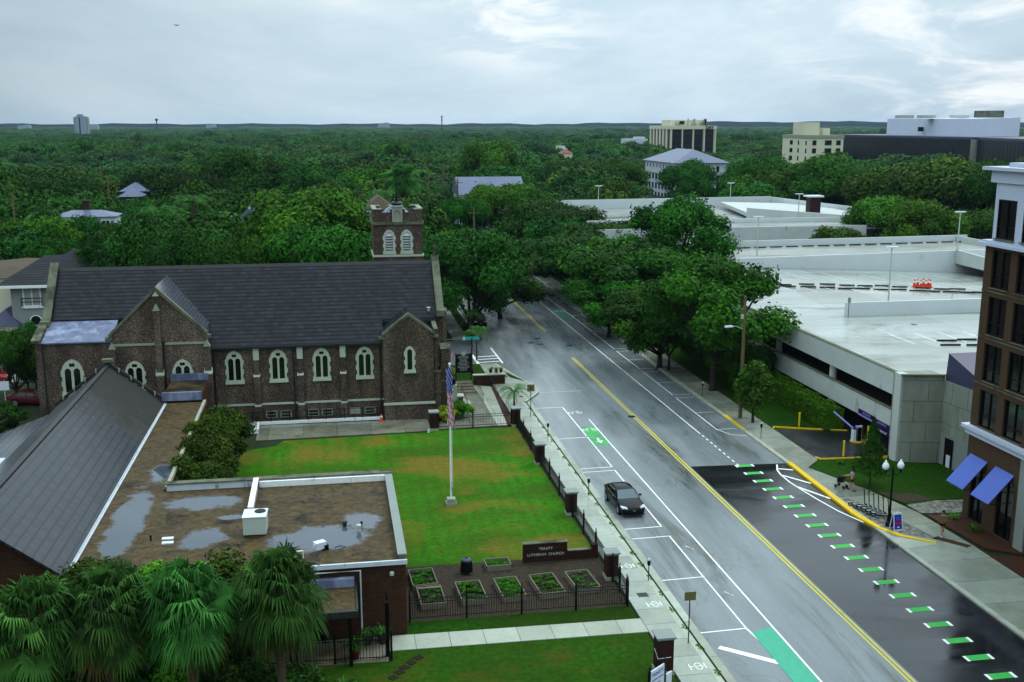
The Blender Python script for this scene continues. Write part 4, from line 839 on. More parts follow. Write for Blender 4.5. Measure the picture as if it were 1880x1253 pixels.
    pm('bay_line',strip((xr,87.6),(34.3,85.9),.1),'white'); pm('bay_line',strip((34.3,85.9),(35.6,85.2),.08),'white')
    pm('bike_lane_green',MB().quad((31.7,143.5,z),(33.4,143.5,z),(33.45,151.5,z),(31.7,151.5,z)),'tealworn')
    for k in range(9):
        y=86.1-k*1.02; pm('dash_mark',strip((31.75,y),(31.75,y-.55),.11),'white')
    for k in range(21):
        y=77.35-k*1.868; zz=.009
        g_=pm('green_block',MB().quad((31.62,y-.27,zz),(32.78,y-.27,zz),(32.78,y+.27,zz),(31.62,y+.27,zz)),'green')
        
        for xe in (31.44,32.79): part('white_end',MB().quad((xe,y-.27,zz),(xe+.17,y-.27,zz),(xe+.17,y+.27,zz),(xe,y+.27,zz)),M['white'],g_,fix=False)
    cv=[(34.9,77.2),(34.35,75.9),(34.15,74.8),(34.1,73.),(34.25,71.2),(34.5,69.),(34.9,66.5),(35.6,64.2)]
    mb=MB()
    for a,b in zip(cv,cv[1:]): strip(a,b,.13,.0085,mb)
    pm('hatch_outline',mb,'white')
    for a,b in (((34.5,76.2),(35.6,75.7)),((34.2,74.6),(35.6,72.4)),((34.2,71.9),(35.5,69.))): pm('hatch_stripe',strip(a,b,.22,.0085),'white')
    # crosswalk on the side street
    for y in (118.2,119.7,121.2): pm('crosswalk_bar',strip((16.3,y),(18.9,y+.3),.3,.006),'white')
    pm('crosswalk_bar',strip((16.2,117.6),(16.1,122.6),.35,.006),'white'); pm('crosswalk_bar',strip((19.,117.4),(18.9,126),.2,.006),'white')
    for x,y in ((24.3,128.3),(25.7,130.8),(25.3,127.),(28.7,125.8)): pm('manhole_cover',MB().lathe((x,y,.001),[(.42,0),(.42,.006),(.01,.0061)],16),'black')
    pm('manhole_cover',MB().lathe((27.3,93.,.011),[(.36,0),(.36,.006),(.01,.0061)],16),'black'); pm('manhole_cover',MB().lathe((34.6,50.5,.005),[(.45,0),(.45,.006),(.01,.0061)],16),'black')
    # white painted marks on the sidewalk
    for x,y in ((17.5,59.6),(17.55,54.2),(17.6,47.)):
        mb=MB()
        for k in range(12):
            a=k*.524;b=a+.524; mb.quad((x+.16*math.cos(a),y+.3*math.sin(a),.114),(x+.21*math.cos(a),y+.36*math.sin(a),.114),(x+.21*math.cos(b),y+.36*math.sin(b),.114),(x+.16*math.cos(b),y+.3*math.sin(b),.114))
        strip((x-.45,y+.25),(x-.45,y-.3),.06,.114,mb); strip((x+.35,y+.3),(x+.35,y-.25),.06,.114,mb); strip((x-.45,y),(x+.3,y),.06,.114,mb)
        struct('sidewalk_mark',mb,M['white'],fix=False)
    struct('utility_cover',MB().box(16.9,17.5,55.2,55.75,.111,.118),M['darkgrey'])
    struct('utility_cover',MB().lathe((18.0,110.6,.111),[(.42,0),(.42,.008),(.01,.0081)],16),M['darkgrey'])
    # church grounds
    struct('church_lawn',MB().prism([(3.45,61.8),(15.95,61.8),(15.95,91.3),(8.3,91.3),(8.3,90.9),(-4.6,90.4),(-5.2,89),(-7.9,88),(-8.9,67.2),(3.45,67.2)],0,.06),M['lawn'])
    struct('garden_mulch',MB().prism([(3.4,54.4),(16.0,54.4),(16.0,61.8),(3.4,61.8)],0,.05),M['earth'])
    struct('grass_strip',MB().prism([(2.6,52.95),(16.1,52.7),(16.1,54.39),(3.4,54.39)],0,.055),M['verge'])
    struct('path',MB().prism([(2.3,51.3),(16.24,51.1),(16.24,52.68),(2.3,52.94)],0,.075),M['path'])
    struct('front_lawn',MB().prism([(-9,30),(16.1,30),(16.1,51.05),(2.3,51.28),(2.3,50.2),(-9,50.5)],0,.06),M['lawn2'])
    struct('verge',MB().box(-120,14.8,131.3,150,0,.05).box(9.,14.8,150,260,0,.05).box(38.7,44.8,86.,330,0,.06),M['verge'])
    struct('entrance_paving',MB().prism([(-4.8,50.51),(2.2,50.25),(2.2,53.05),(-4.8,53.05)],0,.05),M['yardcon'])
    struct('church_walk',MB().prism([(-7.,90.9),(8.29,91.4),(8.29,95.3),(-7.,95.6)],0,.055),M['yardcon'])
    struct('gate_walk',MB().prism([(9.0,91.7),(14.4,92.),(14.2,104.),(11.2,107.2),(11.0,96.8),(9.2,93.7)],0,.06),M['yardcon'])
    struct('entry_ramp',MB().prism([(14.41,92.),(15.3,92.),(16.0,106.5),(14.21,107.5)],0,.07),M['path'])
    struct('corner_lawn',MB().prism([(10.9,107.6),(16.1,107.4),(16.24,117),(10.,117.)],0,.1),M['verge'])
    struct('planting_strip',MB().prism([(15.31,92.),(16.,92.),(16.2,107.),(16.01,106.5)],0,.08).prism([(9.1,94),(11.,97),(11.,98.2),(9.1,98.2)],0,.09),M['mulch'])
    st=MB()
    for k in range(4): st.box(11.3,14.1,104.2+k*.9,108,.061+.1*k,.06+.1*(k+1))
    struct('walk_steps',st,M['yardcon'])
    for k,(u,v) in enumerate(((768,1208),(755,1217),(742,1226),(733,1235),(722,1245))):
        p=G(u,v,.06); solo('stepping_stone',('stepping stone nearest the concrete path','second brown stepping stone from the path','third stepping stone from the concrete path in the front lawn','fourth stepping stone from the path','stepping stone nearest the bottom of the lawn')[k],'stepping stone',MB().cbox((p.x,p.y,.06),.42,.42,.03,.6),M['brick2'],tuple(p))
    # east side grounds
    struct('garage_lawn',MB().prism([(38.61,77.5),(37.1,75.75),(39.1,70.3),(40.25,66.9),(42.8,67.3),(48.5,67),(47.8,75.),(44.7,76),(43.8,77.3)],0,.1),M['verge'])
    struct('garage_lawn_strip',MB().prism([(38.61,86.9),(41.3,87.2),(43.8,84.9),(44.8,84.9),(44.8,87),(38.62,87.1)],0,.1),M['verge'])
    struct('worn_soil',MB().prism([(39.4,69.6),(40.25,67.2),(42.8,67.4),(42.,68.8),(40.3,69.2)],.1,.106),M['earth'])
    struct('cobbled_area',MB().prism([(40.27,66.8),(40.3,65.),(42.9,64.7),(47,64.7),(47.,66.9),(42.8,67.2)],0,.09).prism([(36.12,70.),(37.9,65.5),(38.9,60.3),(37.,61.7),(36.,64.4)],.109,.113),M['cobble'])
    struct('mulch_bed',MB().prism([(40.52,64.6),(42.9,64.2),(42.9,57.),(41.,58.4)],0,.12).prism([(40.6,57.3),(42.9,56.5),(42.9,30),(40.6,30)],0,.12),M['mulch'])
    struct('brick_strip',MB().prism([(38.5,60.6),(39.1,60.8),(40.4,59.),(39.9,58.7)],.109,.113),M['brick2'])
    struct('driveway',MB().prism([(38.61,86.5),(45.5,84.7),(46,76.9),(44.,77.3),(38.61,77.6)],-.02,.12),M['drive'])
    struct('yellow_kerb',MB().wall((38.65,86.55),(38.9,87.0),.0,.2,.12).wall((38.9,87.0),(44.8,84.8),0,.2,.12).wall((38.9,77.5),(38.65,78.1),0,.2,.12).wall((38.9,77.45),(44.5,77.2),0,.2,.12),M['kerbyellow'])
    t=MB(); r=random.Random(3)
    for k in range(26):
        y=46+k*2.2+r.random(); x=18.3+r.uniform(-.05,.05)
        for j in range(14):
            a=r.random()*6.28; l=r.uniform(.08,.28); t.add([(x,y,.1),(x+math.cos(a)*l*.5+.03,y+math.sin(a)*l*1.4,.2),(x+math.cos(a)*l,y+math.sin(a)*l*1.8,.11)],[(0,1,2)])
    o=struct('weeds',t,M['weed'],kind='stuff',fix=False)
def car(name,label,loc,rz,paint):
    c=thing(name,label,'car',loc,rz)
    # stations front(-y) to rear; (y, halfwidth, z_low, z_belt, z_top)
    st=[(-2.38,.60,.32,.50,.56),(-2.3,.78,.22,.58,.68),(-2.1,.88,.2,.66,.78),(-1.6,.915,.2,.76,.87),(-.95,.92,.2,.86,.96),(-.2,.92,.2,.9,.97),(.7,.92,.2,.93,.99),(1.5,.91,.2,.96,1.03),(2.0,.88,.22,.97,1.05),(2.3,.8,.28,.9,1.02),(2.38,.68,.4,.8,.92)]
    mb=MB(); n=12; vs=[]
    for y,w,zl,zb,zt in st:
        sec=[(w*.86,zl),(w,zl+.12),(w*1.0,(zl+zb)/2),(w*.985,zb),(w*.86,zt-.02),(w*.45,zt+.02)]
        sec=sec+[(-a,b) for a,b in sec[::-1]]; vs+=[(a,y,b) for a,b in sec]
    fs=[]
    for i in range(len(st)-1):
        for k in range(n): fs.append((i*n+k,i*n+(k+1)%n,(i+1)*n+(k+1)%n,(i+1)*n+k))
    fs+=[tuple(range(n)),tuple(range((len(st)-1)*n,len(st)*n))[::-1]]
    mb.add(vs,fs); bo=part('body',mb,paint,c,local=True,smooth=True)
    b=bo.modifiers.new('s','SUBSURF'); b.levels=1; b.render_levels=1
    # greenhouse: pillars/roof paint shell with glass panes let in
    gs=[(-.98,.79,.93,.93),(-.25,.72,.95,1.36),(.25,.70,.96,1.44),(.9,.69,.98,1.42),(1.25,.68,1.0,1.36),(1.95,.66,1.03,1.07)]
    rf=MB(); vs=[];fs=[]
    for y,w,zb,zt in gs:
        vs+=[(w+.1,y,zb),(w,y,(zb+zt)/2+.02),(w*.86,y,zt-.02),(w*.45,y,zt+.015),(-w*.45,y,zt+.015),(-w*.86,y,zt-.02),(-w,y,(zb+zt)/2+.02),(-w-.1,y,zb)]
    for i in range(len(gs)-1):
        for k in range(7): fs.append((i*8+k,i*8+k+1,(i+1)*8+k+1,(i+1)*8+k))
    rf.add(vs,fs); part('roof',rf,paint,c,local=True,smooth=True)
    part('windscreen',MB().quad((-.78,-.97,.965),(.78,-.97,.965),(.6,-.28,1.375),(-.6,-.28,1.375)).quad((-.78,-1.0,.95),(.78,-1.,.95),(.6,-.3,1.36),(-.6,-.3,1.36)),M['windscreen'],c,local=True,fix=False)
    part('rear_window',MB().quad((-.56,1.3,1.385),(.56,1.3,1.385),(.66,1.9,1.12),(-.66,1.9,1.12)),M['winglass'],c,local=True,fix=False)
    for s in (-1,1):
        sw=MB()
        for a,b_ in ((-.72,.28),(.34,1.2)):
            z0=.995; 
            ztop=lambda y: 1.3 if -.1<y<1.0 else (1.08 if y<-.5 else 1.28)
            sw.add([(s*.835,a,z0),(s*.835,b_,z0+.01),(s*.725,b_-.03 if b_<1 else b_-.1,1.31),(s*.725,a+.42 if a<0 else a+.03,1.31)],[(0,1,2,3)])
        part('side_window',sw,M['winglass'],c,local=True,fix=False); part('chrome_trim',MB().tube([(s*.85,-.75,.985),(s*.85,1.25,1.0)],.012,4).tube([(s*.74,-.2,1.33),(s*.74,1.1,1.33)],.012,4),M['chrome'],c,local=True)
        mr=part('mirror',MB().prism([(s*.9,-.62),(s*1.08,-.66),(s*1.09,-.5),(s*.92,-.48)],.95,1.08),paint,c,local=True)
        part('headlight',MB().prism([(s*.48,-2.335),(s*.82,-2.19),(s*.885,-1.88),(s*.75,-1.98),(s*.5,-2.2)],[.6,.62,.7,.74,.71],[.67,.71,.79,.8,.76]),M['lens'],c,local=True)
        part('tail_light',MB().prism([(s*.5,2.37),(s*.83,2.25),(s*.86,2.05),(s*.6,2.25)],[.8]*4,[.95]*4),M['redlens'],c,local=True)
        part('door_line',MB().box(s*.925,s*.932,-.78,-.765,.35,.9).box(s*.925,s*.932,.3,.315,.35,.93).box(s*.925,s*.932,1.2,1.215,.5,.93),M['black'],c,local=True)
        for y in (-1.45,1.4):
            w=part('wheel',MB().tube([(s*.70,y,.33),(s*.93,y,.33)],[.33,.33],20),M['rubber'],c,local=True)
            rm=MB().tube([(s*.9,y,.33),(s*.945,y,.33)],[.06,.05],10)
            for k in range(5):
                a=k*1.2566; rm.tube([(s*.938,y,.33),(s*.938,y+.21*math.cos(a),.33+.21*math.sin(a))],.035,4)
            rm.tube([(s*.925,y,.33),(s*.936,y,.33)],[.235,.235],18); part('rim',rm,M['silver'],w,local=True)
            part('wheel_arch',MB().tube([(s*.915,y,.36),(s*.922,y,.36)],[.39,.39],20),M['rubber'],c,local=True)
    part('grille',MB().prism([(-.55,-2.415),(.55,-2.415),(.5,-2.3),(-.5,-2.3)],.34,.55),M['black'],c,local=True); part('bumper_lip',MB().prism([(-.75,-2.39),(.75,-2.39),(.85,-2.2),(-.85,-2.2)],.2,.25),M['darkgrey'],c,local=True)
    part('badge',MB().box(-.09,.09,-2.425,-2.416,.5,.56),M['chrome'],c,local=True); part('licence_plate',MB().box(-.2,.2,2.38,2.4,.6,.72),M['signwhite'],c,local=True)
    part('dashboard',MB().prism([(-.6,-.72),(.6,-.72),(.6,-.4),(-.6,-.4)],.9,1.0),M['black'],c,local=True)
    return c
def limb(bm,skin,p0,r0,pts):
    v=p0
    for co,r in pts:
        n=bm.verts.new(co); bm.edges.new((v,n)); n[skin].radius=(r,r); v=n
    return v
def skinobj(name,build,mat,parent,label=None,sub=2):
    bm=bmesh.new(); sk=bm.verts.layers.skin.verify(); root=build(bm,sk); root[sk].use_root=True
    me=bpy.data.meshes.new(name); bm.to_mesh(me); bm.free(); me.materials.append(mat)
    o=mk(name,me,parent); o.modifiers.new('k','SKIN').use_smooth_shade=True; s=o.modifiers.new('s','SUBSURF'); s.levels=sub; s.render_levels=sub
    if label: o['label']=label
    return o
def person(label,loc,rz,top,shorts,skinm,reach=False,pack=False,cap=False,stride=.3):
    p=thing('person',label,'person',loc,rz)     # faces +y
    def body(bm,sk):
        def V(co,r): v=bm.verts.new(co); v[sk].radius=(r,r); return v
        pel=V((0,0,.93),.135)
        ch=limb(bm,sk,pel,0,[((0,.0,1.08),.12),((0,.01,1.25),.14),((0,.0,1.38),.13),((0,.01,1.46),.055)])
        limb(bm,sk,ch,0,[((0,.02,1.53),.06),((0,.03,1.62),.088),((0,.025,1.70),.065)])
        for s in (-1,1):
            sh=bm.verts.new((s*.16,0,1.39)); sh[sk].radius=(.055,.055)
            nb=[v for v in bm.verts if abs(v.co.z-1.38)<.001 and abs(v.co.x)<.01][0]; bm.edges.new((nb,sh))
            if reach: pts=[((s*.2,.08,1.2),.045),((s*.2,.3,1.1),.035),((s*.17,.5,1.05),.028),((s*.17,.56,1.045),.03)]; hd=(0,1,0)
            else: pts=[((s*.21,-.04*s*stride*3,1.16),.043),((s*.22,.06-s*.1,.93),.034),((s*.22,.1-s*.12,.84),.028),((s*.22,.12-s*.12,.79),.03)]; hd=(0,.15,-1)
            w=limb(bm,sk,sh,0,pts); hv=w.co.copy(); h=Vector(hd).normalized(); side=Vector((1,0,0)) if reach else Vector((0,1,0))
            for k,(o_,l) in enumerate(((-.028,.065),(-.01,.078),(.01,.074),(.028,.058))):
                a=hv+side*o_+h*.045; limb(bm,sk,w,0,[(a,.009),(a+h*l*.5,.008),(a+h*l+Vector((0,0,-.012)),.006)])
            t=hv-side*.035+h*.005; limb(bm,sk,w,0,[(t,.01),(t-side*.012+h*.04,.008)])
            f=s*stride
            limb(bm,sk,pel,0,[((s*.085,0,.85),.1),((s*.1,f*.55,.5),.06),((s*.1,f*.55-.06+(-.12 if f<0 else 0),.28),.052),((s*.1,f*1.-.02,.08),.036),((s*.1,f*1.+.07,.035),.034),((s*.11,f*1.+.15,.03),.028)])
        return pel
    b=skinobj('body',body,skinm,p,sub=1)
    def shirt(bm,sk):
        v=bm.verts.new((0,0,1.0)); v[sk].radius=(.155,.14); c=limb(bm,sk,v,0,[((0,0,1.22),.152),((0,0,1.38),.14),((0,0,1.45),.07)])
        nb=[q for q in bm.verts if abs(q.co.z-1.38)<.001][0]
        for s in (-1,1): limb(bm,sk,nb,0,[((s*.17,0,1.39),.068),((s*.2,.04 if reach else 0,1.24),.06)])
        return v
    skinobj('shirt',shirt,top,p,sub=1)
    def sh(bm,sk):
        v=bm.verts.new((0,0,.96)); v[sk].radius=(.15,.145)
        for s in (-1,1): limb(bm,sk,v,0,[((s*.085,0,.85),.115),((s*.1,s*stride*.35,.64),.09)])
        return v
    skinobj('shorts',sh,shorts,p,sub=1)
    hr=MB().lathe((0,.005,1.6),[(.06,-.06),(.098,.0),(.102,.08),(.07,.14),(.01,.155)],12) if not cap else MB().lathe((0,.02,1.63),[(.09,0),(.1,.05),(.07,.12),(.01,.14)],12).box(-.07,.07,.09,.2,1.655,1.67)
    part('cap' if cap else 'hair',hr if cap else hr.lathe((0,-.09,1.6),[(.03,-.18),(.05,-.02),(.01,.05)],8),M['hair'],p,local=True,smooth=True)
    fc=MB().lathe((-.035,.112,1.63),[(.008,0),(.012,.008),(.002,.014)],6).lathe((.035,.112,1.63),[(.008,0),(.012,.008),(.002,.014)],6)
    part('eyes',fc,M['hair'],p,local=True); part('nose',MB().add([(-.014,.112,1.6),(.014,.112,1.6),(0,.135,1.598),(0,.112,1.63)],[(0,1,2),(0,2,3),(1,3,2)]),skinm,p,local=True); part('mouth',MB().box(-.022,.022,.1,.108,1.572,1.578),M['redlens'],p,local=True)
    for s in (-1,1): part('ear',MB().lathe((s*.092,.02,1.595),[(.008,0),(.018,.02),(.014,.045),(.003,.06)],6),skinm,p,local=True)
    for s in (-1,1): part('shoe',MB().prism([(s*.1-.045,s*stride-.07),(s*.1+.045,s*stride-.07),(s*.1+.05,s*stride+.17),(s*.1-.04,s*stride+.19)],0,[.1,.1,.05,.05]),M['black'] if not pack else M['signwhite'],p,local=True)
    if pack: part('backpack',MB().cbox((0,-.2,1.05),.3,.16,.4),M['brownsign'],p,local=True)
    return p
def street_items():
    car('parked_car','dark sedan parked in the marked bay beside the iron fence',(20.15,70.1,.0),R(2.),M['carpaint'])
    car('parked_car','dark car half hidden under the big tree at the far corner',(19.6,142.,0),0,M['black'])
    car('parked_car','maroon car parked beyond the hall at the left edge of the picture',(G(52,752).x,G(52,752).y+2,.0),R(80),M['maroon'])
    # pedestrians
    person('person in a lilac shirt and dark shorts pushing a black stroller',(41.85*.9+.1,70.15,.11) if False else (37.75,70.2,.11),R(35),M['shirt'],M['short'],M['skin'],reach=True)
    s=thing('stroller','black baby stroller pushed along the sidewalk by the lilac-shirted person','stroller',(37.3,70.9,.11),R(35))
    part('seat',MB().prism([(-.2,-.15),(.2,-.15),(.2,.3),(-.2,.3)],[.45,.45,.4,.4],[.5,.5,.75,.75]),M['black'],s,local=True); part('canopy',MB().lathe((0,.02,.7),[(.26,0),(.24,.15),(.12,.26),(.01,.28)],10),M['black'],s,local=True)
    part('frame',MB().tube([(-.24,-.45,1.02),(-.24,.35,.12)],.016,5).tube([(.24,-.45,1.02),(.24,.35,.12)],.016,5).tube([(-.24,-.45,1.02),(.24,-.45,1.02)],.02,5).tube([(-.24,.1,.5),(-.24,-.3,.12)],.014,5).tube([(.24,.1,.5),(.24,-.3,.12)],.014,5),M['darkgrey'],s,local=True)
    for x in (-.24,.24):
        for y in (-.3,.35): part('wheel',MB().tube([(x-.02,y,.12),(x+.02,y,.12)],.12,12),M['rubber'],s,local=True)
    person('person in dark shorts with a backpack walking by the mulch bed',(39.45,60.9,.11),R(-20),M['shirt2'],M['short'],M['skin2'],pack=True,cap=True,stride=.33)
    # scooters
    sc0=None
    for i in range(6):
        x,y=36.55+.12*i,66.9-i*.45; lab=('electric scooter at the far end of the row by the yellow kerb','second electric scooter from the far end of the row','third electric scooter from the far end of the row','third electric scooter from the lamp post','second electric scooter from the lamp post','electric scooter nearest the double globe lamp post')[i]
        if sc0 is None:
            t=sc0=thing('electric_scooter',lab,'scooter',(x,y,.113),R(-115),group='electric scooters parked in a row on the cobbles')
            part('deck',MB().box(-.08,.08,-.35,.3,.1,.15),M['black'],t,local=True); part('stem',MB().tube([(0,.38,.14),(0,.3,1.05)],.028,8),M['black'],t,local=True); part('handlebar',MB().tube([(-.24,.29,1.06),(.24,.29,1.06)],.02,6).box(-.04,.04,.25,.33,1.05,1.12),M['black'],t,local=True)
            for y_ in (-.45,.42):
                w=part('wheel',MB().tube([(-.025,y_,.12),(.025,y_,.12)],.12,14),M['rubber'],t,local=True); part('rim',MB().tube([(-.03,y_,.12),(.03,y_,.12)],.07,10),M['silver'],w,local=True)
            part('fender',MB().box(-.04,.04,-.55,-.35,.245,.26).tube([(0,.3,.16),(0,.4,.2)],.035,6),M['galv'],t,local=True); part('reflector_band',MB().tube([(-.09,-.3,.16),(-.09,.25,.16)],.012,4),M['signwhite'],t,local=True)
        else: dup(sc0,(x,y,.113),R(-115+6*math.sin(i*2)),lab)
        if i==0: sc0.scale=(1.2,)*3
    # lamp post
    l=thing('globe_lamp_post','black double lamp post with two white globes beside the scooters','street lamp',(36.85,63.1,.11))
    part('base',MB().lathe((0,0,0),[(.24,0),(.24,.25),(.17,.35),(.14,.8),(.09,.95)],12),M['black'],l,local=True); part('pole',MB().lathe((0,0,.951),[(.085,0),(.065,2.9),(.09,2.95),(.09,3.05),(.05,3.1)],12),M['black'],l,local=True)
    part('arm',MB().tube([(-.55,0,3.75),(-.4,0,3.6),(0,0,3.72),(.4,0,3.6),(.55,0,3.75)],.035,6).lathe((0,0,4.0),[(.05,0),(.06,.08),(.01,.3)],8),M['black'],l,local=True)
    for x in (-.55,.55): gq=part('globe',MB().lathe((x,0,4.05),[(.12,0),(.22,.12),(.23,.28),(.14,.46),(.08,.5),(.07,.58),(.03,.66)],14),M['globe'],l,local=True,smooth=True); part('fitting',MB().lathe((x,0,3.72),[(.03,0),(.05,.08),(.12,.22),(.12,.33)],10),M['black'],gq,local=True)
    a=thing('sandwich_board','blue and white sandwich board sign on the yellow kerb corner','sign board',(36.95,62.35,.11),R(8))
    fm=MB().holes([(-.36,0),(.36,0),(.33,1.2),(-.33,1.2)],[[(-.3,.12),(.3,.12),(.28,1.1),(-.28,1.1)]],lambda p,q:(p,-.28+.22*q/1.2,q),(0,.03,0)).holes([(-.36,0),(.36,0),(.33,1.2),(-.33,1.2)],[[(-.3,.12),(.3,.12),(.28,1.1),(-.28,1.1)]],lambda p,q:(p,.28-.22*q/1.2,q),(0,-.03,0)).box(-.1,.1,-.04,.04,1.18,1.26)
    part('frame',fm,M['signwhite'],a,local=True)
    for s_ in (1,-1): part('panel',MB().ext([(-.3,s_*(-.247),.12),(.3,s_*(-.247),.12),(.28,s_*(-.07),1.1),(-.28,s_*(-.07),1.1)],(0,s_*.008,0)),M['navy'],a,local=True)
    part('red_band',MB().ext([(-.26,-.196,.46),(.26,-.196,.46),(.26,-.168,.6),(-.26,-.168,.6)],(0,-.008,0)),M['red'],a,local=True); part('white_logo',MB().ext([(-.1,-.238,.22),(.1,-.238,.22),(.1,-.222,.3),(-.1,-.222,.3)],(0,-.008,0)),M['signwhite'],a,local=True)
    part('round_emblem',MB().holes([(.12*math.cos(k*.4488),.85+.12*math.sin(k*.4488)) for k in range(14)],[[(.095*math.cos(k*.4488),.85+.095*math.sin(k*.4488)) for k in range(14)]],lambda p,q:(p,-.28+.22*q/1.2+.0,q),(0,-.005,0)),M['lavender'],a,local=True)
    # bollards, gate
    for i,((x,y),h,lab) in enumerate((((41.25,87.),1.3,'yellow bollard behind the driveway beside the hedge'),((41.05,78.05),1.35,'yellow bollard on the lawn side of the driveway'),((44.35,81.5),1.5,'left yellow bollard of the pair behind the ticket machine'),((44.85,81.2),1.5,'right yellow bollard of the pair behind the ticket machine'))):
        b=thing('bollard',lab,'bollard',(x,y,.1),group='yellow bollards at the garage entrance'); part('tube',MB().tube([(0,0,0),(0,0,h-.05)],.085,10),M['polyellow'],b,local=True); part('domed_top',MB().lathe((0,0,h-.049),[(.088,0),(.07,.05),(.01,.07)],10),M['polyellow'],b,local=True)
    i_=thing('ticket_island','yellow edged traffic island in front of the garage entrance','island',(44.4,81.4,.12)); part('edge',MB().prism([(43.5,81.8),(43.6,81.3),(45.1,80.7),(45.3,80.9),(45.2,81.5),(43.8,82.1)],.121,.24),M['kerbyellow'],i_); part('top',MB().prism([(43.7,81.8),(43.75,81.4),(45.05,80.9),(45.1,81.4),(43.85,81.95)],.241,.25),M['sidewalk2'],i_)
    tb=thing('barrier_gate','white and purple parking barrier with a raised lavender arm','barrier',(43.85,81.6,.25)); part('cabinet',MB().box(-.25,.05,-.25,.2,0,1.05),M['signwhite'],tb,local=True); part('purple_face',MB().box(-.02,.0521,-.252,.0,.1,1.06).box(-.26,.06,-.26,.21,1.051,1.12),M['purple'],tb,local=True)
    part('arm',MB().tube([(-.2,0,1.1),(-1.1,1.9,2.1)],.07,6),M['lavender'],tb,local=True)
    tm=thing('ticket_machine','dark ticket machine with pale side standing beside the barrier','ticket machine',(44.12,81.55,.25)); part('case',MB().box(-.15,.2,-.2,.2,0,1.2),M['black'],tm,local=True); part('face_panel',MB().box(-.154,-.151,-.18,.18,.1,1.15),M['galv'],tm,local=True); part('hood',MB().box(-.2,.25,-.25,.25,1.201,1.27),M['lavender'],tm,local=True)
    # meters
    m0=None
    for i,((x,y),lab) in enumerate((((18.1,87.3),'parking meter at the sidewalk across from the green bike box'),((18.1,72.4),'parking meter on the sidewalk next to the dark sedan'),((18.1,57.3),'parking meter on the near sidewalk by the garden corner'),((36.35,98.9),'parking meter on the far sidewalk near the utility pole'),((36.35,119.8),'parking meter on the far sidewalk under the street trees'),((36.35,84.),'parking meter on the far sidewalk by the yellow kerb'))):
        if m0 is None:
            t=m0=thing('parking_meter',lab,'parking meter',(x,y,.11),group='parking meters along the street'); part('post',MB().tube([(0,0,0),(0,0,.95)],.032,8),M['darkgrey'],t,local=True)
            hd=part('meter_head',MB().lathe((0,0,.951),[(.05,0),(.1,.08),(.11,.3),(.1,.36)],10),M['black'],t,local=True); part('dome',MB().lathe((0,0,1.312),[(.1,0),(.08,.09),(.02,.13)],10),M['lens'],hd,local=True)
        else: dup(m0,(x,y,.11),0,lab)
    def signpost(name,lab,x,y,h,w,hh,mat,faces=()):
        s=thing(name,lab,'sign',(x,y,.11)); part('post',MB().tube([(0,0,0),(0,0,h)],.035,6),M['darkgrey'],s,local=True); part('plate',MB().box(-w/2,w/2,-.06,-.036,h-hh,h+.05),M[mat],s,local=True); return s
    signpost('street_sign','brown rectangular sign seen from behind on a thin post, on the near sidewalk',17.9,49.45,2.85,.62,.42,'brownsign')
    s=signpost('warning_sign','square olive sign on a thin post near the church corner pier',17.95,94.6,2.95,.7,.6,'brownsign'); part('symbol',MB().box(-.05,.05,-.066,-.062,2.5,2.8),M['black'],s,local=True)
    ss=thing('street_name_sign','black post with turquoise street name blade near the corner palm','sign',(14.8,112.6,.1)); part('post',MB().tube([(0,0,0),(0,0,4.)],.07,8).lathe((0,0,0),[(.14,0),(.1,.5)],8),M['black'],ss,local=True); part('name_blade',MB().box(-.75,.75,-.02,.02,3.75,4.1),M['teal_sign'],ss,local=True); part('white_blade_end',MB().box(-1.0,-.751,-.02,.02,3.75,4.1),M['signwhite'],ss,local=True)
    hm=thing('historical_marker','black historical marker board with white lettering on two posts in the corner lawn','marker sign',(13.4,108.9,.1)); part('board',MB().box(-.75,.75,-.05,.05,1.,3.0),M['black'],hm,local=True); part('round_crest',MB().tube([(0,-.07,3.05),(0,-.051,3.05)],.22,14),M['galv'],hm,local=True)
    for x in (-.8,.8): part('post',MB().tube([(x,0,0),(x,0,3.1)],.06,6),M['black'],hm,local=True)
    r=random.Random(5); ln=MB()
    for k in range(11):
        w=r.uniform(.35,.62); z=2.75-k*.15
        x=-w
        while x<w: l=r.uniform(.05,.16); ln.box(x,min(x+l,w),-.058,-.0505,z,z+.06); x+=l+.04
    part('lettering',ln,M['galv'],hm,local=True)
    bb=thing('barricade_post','short post with a striped orange and white top beside the yellow shrub','sign',(11.7,107.2,.1)); part('post',MB().tube([(0,0,0),(0,0,3.4)],.09,8),M['black'],bb,local=True); part('striped_top',MB().box(-.4,.4,-.04,.04,3.2,3.55),M['orange'],bb,local=True); part('white_stripe',MB().ext([(-.2,-.045,3.2),(-.05,-.045,3.2),(.15,-.045,3.55),(0,-.045,3.55)],(0,.004,0)).ext([(.15,-.045,3.2),(.3,-.045,3.2),(.4,-.045,3.45),(.35,-.045,3.55)],(0,.004,0)),M['signwhite'],bb,local=True)
    # notice board bottom
    nb=thing('church_notice_sign','white church notice board between two black posts at the bottom of the lawn','sign',(14.35,43.7,.06),R(38))
    part('board',MB().box(-.55,.55,-.03,.03,.5,2.05),M['signwhite'],nb,local=True)
    for x in (-.62,.62): part('post',MB().box(x-.05,x+.05,-.05,.05,0,2.1),M['black'],nb,local=True); part('finial',MB().lathe((x,0,2.1),[(.03,0),(.05,.08),(.005,.3)],6),M['black'],nb,local=True)
    off=OFF[nb.name]; 
